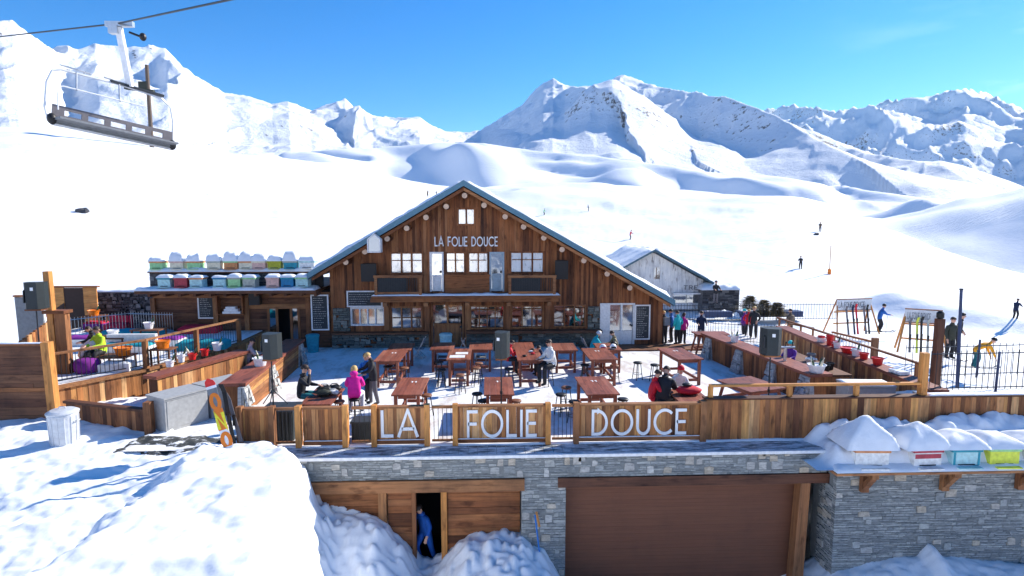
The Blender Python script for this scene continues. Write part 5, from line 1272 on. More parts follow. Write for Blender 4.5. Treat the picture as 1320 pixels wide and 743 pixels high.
# ---- bars
def bar(label, P, Q, w_, h, base=0.0, face='board_z', topm='table_y', pillars=(), side=1, horiz=False, name='bar_counter', stone='stone_pale_cl'):
    """counter along P->Q; side=+1 front face lies to the left of the direction"""
    P = Vector((*P, base)); Q = Vector((*Q, base)); d = Q-P; L = d.length; ang = math.atan2(d.y, d.x)
    t = thing(name, label, 'bar counter', tuple(P), ang)
    m = MB(); m.box(-.1, L+.1, -w_/2, w_/2, h-.06, h); m.box(-.1, L+.1, -w_/2+.01, w_/2-.01, h-.11, h-.063); m.build('counter_top', topm, t, local=True)
    m = MB(); y = side*(w_/2-.1)
    if horiz:
        z = .02
        while z < h-.13:
            zz = min(z+.15, h-.115); m.box(0, L, y-.02, y+.02+random.uniform(0, .01), z, zz-.005); z = zz
    else:
        x = 0
        while x < L-.02:
            e = min(x+random.uniform(.12, .22), L); o = random.uniform(0, .015); m.box(x+.003, e-.003, y-.02-(o if side < 0 else 0), y+.02+(o if side > 0 else 0), .0, h-.115); x = e
    m.build('front_boards', face, t, local=True)
    m = MB(); m.box(0, .05, -w_/2+.1, w_/2-.14, 0, h-.115); m.build('end_panel', 'facade_z', t, local=True); m = MB(); m.box(L-.05, L, -w_/2+.1, w_/2-.14, 0, h-.115); m.build('end_panel', 'facade_z', t, local=True)
    for f in pillars:
        x = f*L; m = MB()
        def pl(u, o, z, x=x):
            k = 1-.38*z/h; return (x+u*k, side*(w_/2-.07+.22*(1-z/h)+.03)-side*o, z)
        stonework(m, -.36, .36, 0, h-.12, pl, .07, .15, .12, .3, .35, .12, .02)
        m.prism([(x-.34, 0), (x+.34, 0), (x+.2, h-.12), (x-.2, h-.12)], side*(w_/2-.22), side*(w_/2-.04), .9)
        m.build('stone_pillar', 'stone_pale_cl', t, local=True)
    return t
stonemat('stone_pale_cl', [(0, (.5, .5, .48)), (.5, (.42, .42, .4)), (.8, (.3, .31, .31)), (1, (.62, .61, .58))])
B1a, B1b = (10.55, 27.0), (11.45, 19.3)
bar('long timber bar counter with whitish stone pillars on the right of the terrace', B1a, B1b, .85, 1.1, face='facade_z', pillars=(.08, .42, .72, .97), side=-1)
bar('outer bar counter lined with red buckets further right, beside the ski racks', (14.9, 28.6), (14.0, 17.2), .6, 1.12, face='board_z', side=-1, horiz=False)
a, b = W(300, 487, 1.1), W(352, 447, 1.1)
bar('short sunlit plank bar counter with a stone end on the left of the terrace', (-8.35, 18.9), (-8.75, 26.2), .85, 1.1, face='board_y', pillars=(.0, .38, .93), side=-1, horiz=True)
a, b = W(196, 484, 1.25), W(312, 452, 1.25)
bar('low plank counter below the lounge railing, carrying red and white pots', (a[0]-.0, a[1]), (b[0], b[1]), .6, 1.25, side=-1, face='board_z', name='plank_counter')
x, y = W(1062, 500, .9)
t = chest('white chest freezer at the near end of the long bar', (12.6, 18.55, 0), -.08, 1.5, .8, .92, name='chest_freezer', cat='freezer')
t = chest('smaller white chest freezer beside the outer bar', (14.0-.02, 18.4, 0) if False else (13.35+.45, 17.0, 0), -.06, .9, .7, .95, name='chest_freezer', cat='freezer')
# balustrade of the outer bar and its posts
for (px0, py0, px1, py1, lab) in ((1073, 427, 1128, 440, 'small wooden balustrade with white rods behind the red buckets'),):
    a, b = W(px0, py0, 1.0), W(px1, py1, 1.0)
    t = thing('balustrade', lab, 'balustrade', (a[0], a[1], -.1)); m = MB(); m.beam((a[0], a[1], .95), (b[0], b[1], .95), .12, .08); m.build('top_rail', 'facade_x', t)
    m = MB(); n = 14
    for i in range(n+1): m.tube((a[0]+(b[0]-a[0])*i/n, a[1]+(b[1]-a[1])*i/n, -.1), (a[0]+(b[0]-a[0])*i/n, a[1]+(b[1]-a[1])*i/n, .9), .025, n=6)
    m.build('rods', 'white_paint', t)
    m = MB(); m.box(b[0]-.12, b[0]+.12, b[1]-.1, b[1]+.1, -.2, 1.15); m.build('end_post', 'dark_z', t)
x, y = W(1205, 497, 0.6)
t = thing('dark_post', 'thick dark timber post with a black knob beside the second ski rack', 'post', (x, y, .3)); m = MB(); zt = D(1207, 402, y)[1]; m.box(x-.12, x+.12, y-.1, y+.1, .0, zt-.25); m.build('shaft', 'dark_z', t); m = MB(); m.lathe([(.08, 0), (.12, .05), (.12, .2), (.05, .28)], (x, y, zt-.25)); m.build('knob', 'black', t)
# handrail pieces right of the bar
def rail2(label, pts, h, mat='facade_x'):
    t = thing('timber_handrail', label, 'handrail', pts[0]); m = MB(); m.beam((pts[0][0], pts[0][1], pts[0][2]+h), (pts[1][0], pts[1][1], pts[1][2]+h), .12, .07); m.build('rail', mat, t)
    for f in (.02, .5, .98):
        p = Vector(pts[0]).lerp(Vector(pts[1]), f); m = MB(); m.box(p.x-.04, p.x+.04, p.y-.04, p.y+.04, p.z-.1, p.z+h-.036); m.build('post', 'beam_z', t)
a, b = W(1012, 426, 1.15), W(1190, 500-22, 1.15)
rail2('thin timber handrail behind the row of red buckets', [(15.6, 30.5, 0), (15.2, 19.5, .1)], 1.25)
a, b = W(1017, 415, .9), W(1049, 421, .9)
rail2('brown handrail with a red end beyond the long bar', [(a[0], a[1], -.3), (b[0], b[1], -.3)], 1.1, 'dark_x')
# ---- buckets, bottles
def bucket(label, x, y, z, r, h, mat, name='ice_bucket', cat='bucket', contents=None, grp=None, nb=0, bl=''):
    t = thing(name, label, cat, (x, y, z), 0, grp)
    m = MB(); m.lathe([(r*.72, 0), (r*.95, h*.93), (r*1.05, h*.95), (r*1.05, h), (r*.97, h), (r*.9, h*.85), (r*.05, h*.84)], n=16); m.build('bowl', mat, t, smooth=False, local=True)
    for s in (-1, 1):
        m = MB(); m.path([(s*r*.96, -.03, h*.8), (s*(r+.035), -.03, h*.78), (s*(r+.035), .03, h*.78), (s*r*.96, .03, h*.8)], .008); m.build('handle', mat, t, local=True)
    for i in range(nb):
        a = 2*PI*i/max(nb, 1)+.4; q = r*.45; m = MB(); hh = random.uniform(.34, .42)
        m.lathe([(.036, 0), (.038, .17*hh/.3), (.036, .19*hh/.3), (.014, .24*hh/.3), (.014, hh)], n=10)
        lx, ly = q*math.cos(a), q*math.sin(a); M = Matrix.Translation((x+lx, y+ly, z+h*.85-.05)) @ Euler((-.35*math.sin(a), .35*math.cos(a), 0)).to_matrix().to_4x4()
        m.v = [tuple(M @ Vector(p)) for p in m.v]
        tag(m.build('bottle', 'glass_green' if i % 2 == 0 else 'h_cream', smooth=True), bl, 'bottle', 'bottles in '+bl.split(' in ')[-1])
    return t
HB = 1.103
def at_px(px, py, z): return W(px, py, z)
BK = [(941, 441, 1.1, .2, .3, 'white_plastic', 'white bucket with bottles at the far end of the long bar', 2, 'bottle standing in the white bucket at the far end of the long bar'),
      (1058, 480, 1.1, .3, .28, 'white_plastic', 'large white bowl full of bottles at the near end of the long bar', 4, 'bottle leaning in the large white bowl on the long bar'),
      (1031, 441, 1.12, .15, .26, 'red_plastic', 'red bucket on the outer bar furthest from the camera', 0, ''), (1045, 441, 1.12, .22, .2, 'white_plastic', 'white bowl between the two furthest red buckets', 0, ''),
      (1060, 448, 1.12, .16, .26, 'red_plastic', 'red bucket second along the outer bar', 0, ''), (1074, 449, 1.12, .15, .26, 'white_plastic', 'white bucket after the second red bucket on the outer bar', 1, 'bottle standing in the white bucket after the second red bucket'),
      (1095, 445, 1.12, .16, .42, 'red_plastic', 'tall red bucket behind the wide red bowl', 0, ''), (1088, 455, 1.12, .3, .22, 'red_plastic', 'wide red bowl on the outer bar', 0, ''),
      (1106, 459, 1.12, .18, .28, 'white_plastic', 'white bucket right of the wide red bowl', 1, 'bottle standing in the white bucket right of the wide red bowl'), (1121, 463, 1.12, .17, .24, 'red_plastic', 'red bucket next to the folded napkins on the outer bar', 0, ''),
      (1156, 470, 1.12, .2, .26, 'red_plastic', 'red bucket nearest the camera on the outer bar', 0, ''),
      (288, 472, 1.1, .26, .3, 'white_plastic', 'big white bowl with bottles on the left bar counter', 3, 'bottle standing in the big white bowl on the left bar'),
      (219, 473, 1.25, .15, .24, 'white_plastic', 'white pot at the left end of the plank counter', 1, 'bottle standing in the white pot at the left end of the plank counter'),
      (234, 467, 1.25, .13, .3, 'white_plastic', 'taller white pot on the plank counter, second from left', 1, 'bottle standing in the taller white pot of the plank counter'),
      (248, 464, 1.25, .15, .24, 'red_plastic', 'red pot with greenery on the plank counter, left one', 2, 'bottle standing in the left red pot of the plank counter'),
      (264, 459, 1.25, .15, .26, 'red_plastic', 'red pot with a bottle on the plank counter, right one', 1, 'bottle standing in the right red pot of the plank counter'),
      (280, 452, 1.25, .18, .32, 'white_plastic', 'white bucket at the right end of the plank counter', 1, 'bottle standing in the white bucket at the right end of the plank counter')]
for px, py, z, r, h, mt, lab, nb, bl in BK:
    x, y = W(px, py, z)
    if z == 1.1 and px > 900: k = (y-B1a[1])/(B1b[1]-B1a[1]); x = B1a[0]+k*(B1b[0]-B1a[0])+.0
    if z == 1.12: k = (y-28.6)/(17.2-28.6); x = 14.9-.9*k
    if z == 1.1 and px < 900: x = -8.37
    bucket(lab, x, y, z+.003, r, h, mt, nb=nb, bl=bl)
x, y = 14.13, 18.9
m = MB(); [m.cbox((x+random.uniform(-.08, .08), y+.18*i, 1.128+.06), (.34, .16, .11), (0, 0, random.uniform(-.2, .2))) for i in range(3)]
t = thing('napkin_stack', 'folded white napkins and cups on the outer bar between red buckets', 'napkins', (x, y, 1.12)); m.build('napkins', 'white_plastic', t)
# beer tap and dark pots
x, y = 11.1, 21.2
t = thing('beer_tap', 'shiny steel beer tap on the long bar', 'beer tap', (x+.1, y, 1.1)); m = MB(); m.tube((x+.1, y, 1.1), (x+.1, y, 1.62), .06, n=12); m.build('column', 'steel', t); m = MB(); m.tube((x-.25, y, 1.62), (x+.45, y, 1.62), .05, n=10); m.build('cross_bar', 'steel', t)
for i, dx in enumerate((-.15, .1, .35)): m = MB(); m.tube((x+dx, y, 1.67), (x+dx, y-.03, 1.85), .018, .025, n=8); m.build('tap_handle', 'black', t)
# shelf island between the bars with dark jars
t = thing('back_counter', 'low dark counter with jars between the two bars', 'counter', (12.7, 21.8, 0)); m = MB(); m.box(12.2, 13.2, 20.2, 24.6, .72, .8); m.build('counter_top', 'dark_y', t); m = MB(); m.box(12.25, 13.15, 20.3, 24.5, .0, .715); m.build('cabinet', 'facade_z', t)
for i, (x, y, r, h, mt, lab) in enumerate([(12.5, 20.7, .14, .26, 'black', 'black jar nearest the camera on the back counter'), (12.85, 21.0, .14, .26, 'black', 'second black jar on the back counter'), (12.5, 21.7, .2, .26, 'steel', 'steel pot on the back counter'), (12.9, 22.4, .16, .3, 'grey_fabric', 'grey pot far along the back counter'), (12.5, 23.2, .16, .28, 'black', 'black jar furthest along the back counter')]):
    bucket(lab, x, y, .803, r, h, mt, name='jar', cat='jar')
# ---- loudspeakers on stands
def stand_speaker(label, slabel, px0, py0, px1, py1, Y, fz0, mat='speaker_grey', rot=.35, left=True):
    x0, x1, z0, z1 = rect(px0, py0, px1, py1, Y); cx = (x0+x1)/2; w_ = (x1-x0)*.92; h = z1-z0
    t = thing('loudspeaker', label, 'loudspeaker', (cx, Y, z0), rot)
    m = MB(); m.prism([(-w_/2, -.22), (w_/2, -.22), (w_*.5, .02), (w_*.28, .22), (-w_*.28, .22), (-w_*.5, .02)], 0, h, ax='z'); m.build('cabinet', mat, t, local=True)
    m = MB(); m.box(-w_/2+.03, w_/2-.03, -.236, -.2225, .05, h-.05); m.build('grille', 'black', t, local=True)
    m = MB(); m.prism([(.05, .22), (.22, .22), (.2, .7*h), (.1, .75*h)], w_*.36, w_*.36+.03, ax='x'); m.build('yoke', 'iron', t, local=True)
    m = MB(); m.box(w_*.3 if not left else -w_*.12, (w_*.3 if not left else -w_*.12)+.09, .205, .226, h*.7, h*.82); m.build('badge', 'white_letter', t, local=True)
    s = thing('speaker_stand', slabel, 'speaker stand', (cx, Y, fz0))
    m = MB(); m.tube((cx, Y, fz0+.0), (cx, Y, z0-.0), .022, n=8); m.build('pole', 'iron', s)
    m = MB(); m.cbox((cx, Y, z0-.035), (w_*.9, .3, .05)); m.build('top_plate', 'facade_x', s)
    m = MB(); m.tube((cx, Y, fz0+(z0-fz0)*.5), (cx, Y, fz0+(z0-fz0)*.5+.09), .04, n=8); m.build('collar', 'black', s)
    for i in range(3):
        a = 2*PI*i/3+.5; m = MB(); m.tube((cx, Y, fz0+.5), (cx+.42*math.cos(a), Y+.3*math.sin(a), fz0+.02), .014, n=6); m.build('leg', 'iron', s)
stand_speaker('grey loudspeaker on a stand above the left part of the front fence', 'black stand of the loudspeaker at the left of the front fence', 338, 430, 360, 462, 16.9, .92, rot=2.9)
stand_speaker('dark grey loudspeaker on a stand in the middle of the front fence', 'black stand of the loudspeaker in the middle of the front fence', 637, 428, 655, 461, 17.2, .0, rot=2.7)
stand_speaker('dark loudspeaker on a stand before the long bar on the right', 'black stand of the loudspeaker before the long bar', 981, 423, 1007, 457, 16.9, .0, rot=2.9)
stand_speaker('grey loudspeaker on a stand beside the tall orange post, far left', 'black stand of the far left loudspeaker', 32, 364, 58, 398, 20.2, .9, rot=3.3)
# dark slatted boxes at the fence
def slat_box(label, px0, px1, ytop, y0, y1, h):
    a = D(px0, 520, y0)[0]; b = D(px1, 520, y0)[0]
    t = thing('slatted_box', label, 'box', ((a+b)/2, (y0+y1)/2, 0)); m = MB(); m.box(a-.03, b+.03, y0-.03, y1+.03, h-.05, h); m.build('top', 'slate', t)
    m = MB(); n = 9
    for i in range(n): m.box(a+(b-a)*i/n, a+(b-a)*(i+.8)/n, y0, y0+.03, .02, h-.055)
    m.box(a, b, y0+.035, y1, .02, h-.055); m.build('slats', 'speaker_grey', t)
slat_box('dark slatted box under the left loudspeaker behind the fence', 334, 376, 513, 16.45, 17.3, .92)
slat_box('dark box below the central loudspeaker behind the letters FOLIE', 627, 662, 500, 16.6, 17.3, .6)
slat_box('black crate seen through the bars left of the letters LA', 452, 480, 520, 16.3, 16.8, .62)
# ---- lounge furniture
DZ = LZ0+.035
def sofa(label, px, py, w_, d_, rot, body, cush, back=True, name='sofa', h=.42):
    x, y = W(px, py, DZ+h); t = thing(name, label, 'sofa' if name == 'sofa' else 'pouf', (x, y, DZ), rot)
    m = MB(); m.box(-w_/2, w_/2, -d_/2, d_/2, 0.0, h-.14); m.build('base', body, t, local=True)
    m = MB(); m.snowpad(-w_/2+.02, w_/2-.02, -d_/2+.02, d_/2-.02, h-.135, .13, .14, 3, .07); m.build('seat_cushion', cush, t, smooth=True, local=True)
    if back: m = MB(); m.box(-w_/2, w_/2, d_/2-.18, d_/2, h-.13, h+.28); m.build('backrest', body, t, local=True)
    return t
SF = [(92, 407, 1.6, .9, 0, 'sofa_white', 'cushion_teal', True, 'white sofa with a teal cushion furthest left in the lounge'), (80, 398, 1.3, .8, 0, 'cushion_red', 'cushion_red', False, 'red seat at the back left corner of the lounge'),
      (124, 413, 1.1, .7, 0, 'cushion_purple', 'cushion_red', False, 'dark pink seat behind the back railing, left one'), (152, 415, 1.1, .7, 0, 'cushion_red', 'cushion_red', True, 'crimson seat behind the back railing, right one'),
      (170, 424, 2.6, .9, .05, 'cushion_teal', 'cushion_teal', False, 'long teal sofa in the middle of the lounge'), (205, 433, 2.0, .8, .0, 'sofa_white', 'cushion_purple', False, 'white sofa with a purple cushion near the annex'),
      (120, 432, 2.2, .8, 0, 'sofa_white', 'cushion_purple', False, 'white sofa with a purple cushion behind the person in lime'), (165, 441, 2.0, .8, .0, 'sofa_white', 'cushion_teal', True, 'white sofa with a teal cushion behind the front railing'),
      (258, 418, 1.8, .8, .1, 'cushion_red', 'cushion_red', False, 'bright red seat beside the annex'), (190, 402, 1.6, .7, 0, 'cushion_teal', 'cushion_teal', False, 'teal seat against the dark stone wall'), (262, 437, 2.0, .8, .1, 'cushion_teal', 'cushion_teal', False, 'teal bench in the shade below the annex'), (150, 463, 1.0, .6, .2, 'sofa_white', 'sofa_white', False, 'plain white low seat behind the front railing')]
for px, py, w_, d_, r_, bd, cu, bk_, lab in SF: sofa(lab, px, py, w_, d_, r_, bd, cu, bk_)
def pouf(px, py, r, h, mat, lab):
    x, y = W(px, py, DZ+h); t = thing('pouf', lab, 'pouf', (x, y, DZ)); m = MB(); m.lathe([(r*.85, 0), (r, h*.25), (r, h*.7), (r*.85, h*.95), (r*.3, h)], n=18); m.build('cover', mat, t, smooth=True, local=True)
    m = MB(); m.lathe([(r*.2, h+.002), (r*.05, h+.02)], n=8); m.build('button', mat, t, local=True)
pouf(112, 462, .42, .5, 'cushion_purple', 'round purple pouf beside the person in lime')
def lowtable(px, py, w_, d_, h, lab, dz=DZ):
    x, y = W(px, py, dz+h); t = thing('lounge_table', lab, 'table', (x, y, dz)); m = MB(); m.box(-w_/2, w_/2, -d_/2, d_/2, h-.05, h); m.build('tabletop', 'dark_x', t, local=True)
    for sx in (-1, 1):
        for sy in (-1, 1): m = MB(); m.box(sx*(w_/2-.07)-.03, sx*(w_/2-.07)+.03, sy*(d_/2-.07)-.03, sy*(d_/2-.07)+.03, 0, h-.052); m.build('leg', 'dark_z', t, local=True)
    return (x, y, dz+h)
def pot_on(p, r, h, mat, lab, nb=0, bl=''): bucket(lab, p[0], p[1], p[2]+.002, r, h, mat, nb=nb, bl=bl)
p = lowtable(150, 458, 1.1, .8, .5, 'small dark lounge table behind the front railing, under an orange pot'); pot_on((p[0]+.25, p[1], p[2]), .3, .3, 'orange_plastic', 'wide orange pot on the lounge table behind the front railing')
p = lowtable(146, 434, 1.3, .8, .55, 'dark lounge table with a white pot in the middle of the lounge'); pot_on(p, .22, .28, 'white_plastic', 'white pot on the lounge table in the middle')
p = lowtable(192, 424, 1.3, .8, .55, 'dark lounge table with a white pot right of the long teal sofa'); pot_on(p, .22, .3, 'white_plastic', 'white pot on the table right of the long teal sofa', 1, 'bottle standing in the white pot right of the long teal sofa')
p = lowtable(121, 407, 1.0, .7, .7, 'dark table behind the back railing, under an orange pot'); pot_on(p, .27, .28, 'orange_plastic', 'orange pot on the table behind the back railing', 1, 'bottle standing in the orange pot behind the back railing')
p = lowtable(222, 398, 1.6, .7, .95, 'dark high table against the annex front, under an orange pot'); pot_on(p, .22, .26, 'orange_plastic', 'orange pot on the high table against the annex', 2, 'bottle standing in the orange pot against the annex')
p = lowtable(210, 449, .8, .6, .65, 'small table at the front railing with an orange pot'); pot_on(p, .26, .3, 'orange_plastic', 'orange pot beside the front railing post', 0)
p = lowtable(293, 424, .7, .5, .9, 'small table below the wall cabinet, with an orange pot', .0); pot_on(p, .2, .25, 'orange_plastic', 'orange pot below the wall cabinet', 0)
# blue-grey bins in the shade by the chalet wall
for px, py, lab, mt in ((413, 447, 'blue-grey barrel bin in the shade between the annex and the plinth', 'h_teal'), (576, 431, 'pale blue box bin leaning at the entrance door', 'h_pale')):
    x, y = W(px, py, 0 if px < 500 else .7); y = min(y, 28.6)
    t = thing('waste_bin', lab, 'bin', (x, y, 0)); m = MB(); m.lathe([(.26, 0), (.31, .75), (.33, .77), (.33, .82)], n=16); m.build('bin_body', mt, t, local=True); m = MB(); m.lathe([(.335, .823), (.3, .87), (.1, .9)], n=16); m.build('bin_lid', mt, t, local=True)
# ---- ski racks
def ski(label, top, bot, col, grp):
    a = Vector(bot); b = Vector(top); m = MB(); d = (b-a); n = 8
    side = Vector((1, 0, 0)); nn = d.normalized().cross(side)
    pts = []
    for i in range(n+1):
        f = i/n; w_ = .05+.012*abs(2*f-1); c = a+d*f+nn*(-.12*max(0, (f-.9)/.1)**2)
        pts += [c-side*w_-nn*.008, c+side*w_-nn*.008, c+side*w_+nn*.008, c-side*w_+nn*.008]
    fs = [(0, 1, 2, 3), (4*n+3, 4*n+2, 4*n+1, 4*n)]
    for i in range(n):
        for k in range(4): fs.append((4*i+k, 4*i+4+k, 4*i+4+(k+1) % 4, 4*i+(k+1) % 4))
    m.add(pts, fs); o = m.build('ski', col); tag(o, label, 'ski', grp)
    c = a+d*.45; m = MB(); m.cbox(tuple(c+nn*.0+Vector((0, -.03, 0))), (.07, .05, .3)); bd = m.build('binding', 'black', o)
def rack(label, a, b, gz, blab, cols, grp, sk, zt, zb):
    a = Vector((*a, gz)); b = Vector((*b, gz)); d = b-a; L = d.length; u = d.normalized(); v = Vector((-u.y, u.x, 0))
    t = thing('ski_rack', label, 'ski rack', tuple((a+b)/2)); 
    H1 = zt
    for p, s in ((a+u*.45, -1), (b-u*.15, 1)):
        m = MB(); m.beam(p+v*.6-u*.25*(-s)*0+u*s*.35, p+Vector((0, 0, H1)), .07, .07); m.build('leg', 'pine_z', t)
        m = MB(); m.beam(p-v*.6+u*s*.35, p+Vector((0, 0, H1)), .07, .07); m.build('leg', 'pine_z', t)
    for z in (.65, H1-.75):
        m = MB(); m.beam(a+u*.3+Vector((0, 0, z))-v*.0, b-u*.05+Vector((0, 0, z)), .06, .08); m.build('cross_bar', 'pine_x', t)
    p0 = a+u*.35-v*.12; p1 = b-u*.05-v*.12
    m = MB(); m.beam(p0+Vector((0, 0, (H1-.62+H1)/2)), p1+Vector((0, 0, (H1-.62+H1)/2)), .03, .62); bo = m.build('banner', 'galvanised', t)
    m = MB()
    for z in (H1-.65, H1+.03): m.beam(p0+Vector((0, 0, z)), p1+Vector((0, 0, z)), .06, .05)
    m.build('banner_frame', 'facade_x', bo)
    m = MB(); off = -v*.02
    def place(x, z, y): q = p0+u*((.15+x)/(L)*(L-.4))+Vector((0, 0, H1-.48+z))-v*(.02+y); return tuple(q)
    lettering(m, 'LA FOLIE DOUCE', .0, L-.75, 0, .34, 0.0, -.01, .13, place=place); m.build('banner_lettering', 'grey_fabric', bo)
    for i, (f, c, lab) in enumerate(sk):
        p = a+u*(L*f); ski(lab, tuple(p-v*.2+Vector((0, 0, 1.72+.06*(i % 3)))), tuple(p-v*.5+u*.04+Vector((0, 0, .02))), c, grp)
a, b = W(1068, 430, -.3), W(1120, 428, -.3)
rack('wooden ski rack with a grey lettered banner, further away near the skier in blue', a, b, -.35, '', None, None, [(.33, 'p_grey', 'dark grey ski leftmost on the far ski rack'), (.48, 'j_navy', 'navy ski in the middle of the far ski rack'), (.56, 'j_red', 'red ski on the far ski rack'), (.76, 'p_grey', 'grey ski near the right leg of the far ski rack'), (.84, 'black', 'black ski rightmost on the far ski rack')], 2.1, 0)
a, b = W(1152, 450, -.1), W(1212, 455, -.1)
rack('wooden ski rack with a grey lettered banner, nearer one behind the outer bar', a, b, -.15, '', None, None, [(.3, 'p_grey', 'grey ski leftmost on the near ski rack'), (.45, 'h_yellow', 'yellow and black ski on the near ski rack'), (.54, 'black', 'black ski in the middle of the near ski rack'), (.68, 'h_grey', 'pale grey ski on the near ski rack'), (.84, 'cushion_red', 'bright pink red ski on the near ski rack')], 2.15, 0)
# ---- railings beyond the terrace
a = W(868, 432, -.2); b = W(905, 418, -.3)
iron_fence('iron railing beyond the terrace, behind the queue of skiers', [(8.9, 38.5, -.3), (24.5, 39.5, -.4)], 1.2, .2)
iron_fence('iron railing between the queue and the far end of the long bar', [(10.6, 33.5, -.05), (12.2, 30.5, -.05), (15.5, 29.2, -.05)], 1.1, .16)
for i in range(3):
    x, y = D(925+i*45, 415, 41)[0], 41.0
    m = MB(); m.snowpad(x-1.4, x+1.2, y-.4, y+.6, -.35, .45, .2, i+2, .4)
    t = thing('covered_stack', ('blue covered stack left of the small firs', 'blue covered stack behind the small firs', 'blue covered stack right of the small firs')[i], 'stack', (x, y, -.35)); m.build('snow', 'snow', t, smooth=True)
    m = MB(); m.box(x-1.1, x+.9, y-.45, y+.4, -.35, .06); m.build('cover', 'pole_blue', t)
# small firs
def fir(label, x, y, z, h, seed, dens=1.0):
    random.seed(seed); t = thing('small_fir', label, 'fir', (x, y, z)); m = MB(); m.tube((0, 0, -.1), (0, 0, h), .035, .008, n=7); m.build('trunk', 'dark_brown', t, local=True)
    m = MB(); n = int(70*dens)
    for i in range(n):
        f = (i+.5)/n; zz = h*(.1+.88*f); L = h*.75*(1-f)**.7+.12; a = i*2.4+random.uniform(-.3, .3); L *= random.uniform(.6, 1.15)
        tip = Vector((L*math.cos(a), L*math.sin(a), zz+L*.15)); base = Vector((0, 0, zz))
        for k in range(7):
            c = base.lerp(tip, (k+1)/7); s = .12*(1.1-k/8)
            for sd_ in (-1, 1):
                d = Vector((-math.sin(a), math.cos(a), 0))*sd_*s*1.6+(tip-base).normalized()*s
                m.add([c, c+d+Vector((0, 0, .02)), c+(tip-base).normalized()*s*1.3+Vector((0, 0, -.02))], [(0, 1, 2)])
    m.build('crown', 'needles', t, local=True)
for i, (px, py, h, lab) in enumerate([(966, 405, 1.3, 'small brownish fir furthest left, beyond the iron railing'), (984, 414, 1.35, 'low brownish bushy fir in the middle of three'), (1001, 414, 1.15, 'lowest brownish fir on the right of the three')]):
    y = 40.2 if i else 43; x = D(px, py, y)[0]; fir(lab, x, y, -.4, h, i+3, 2.2)
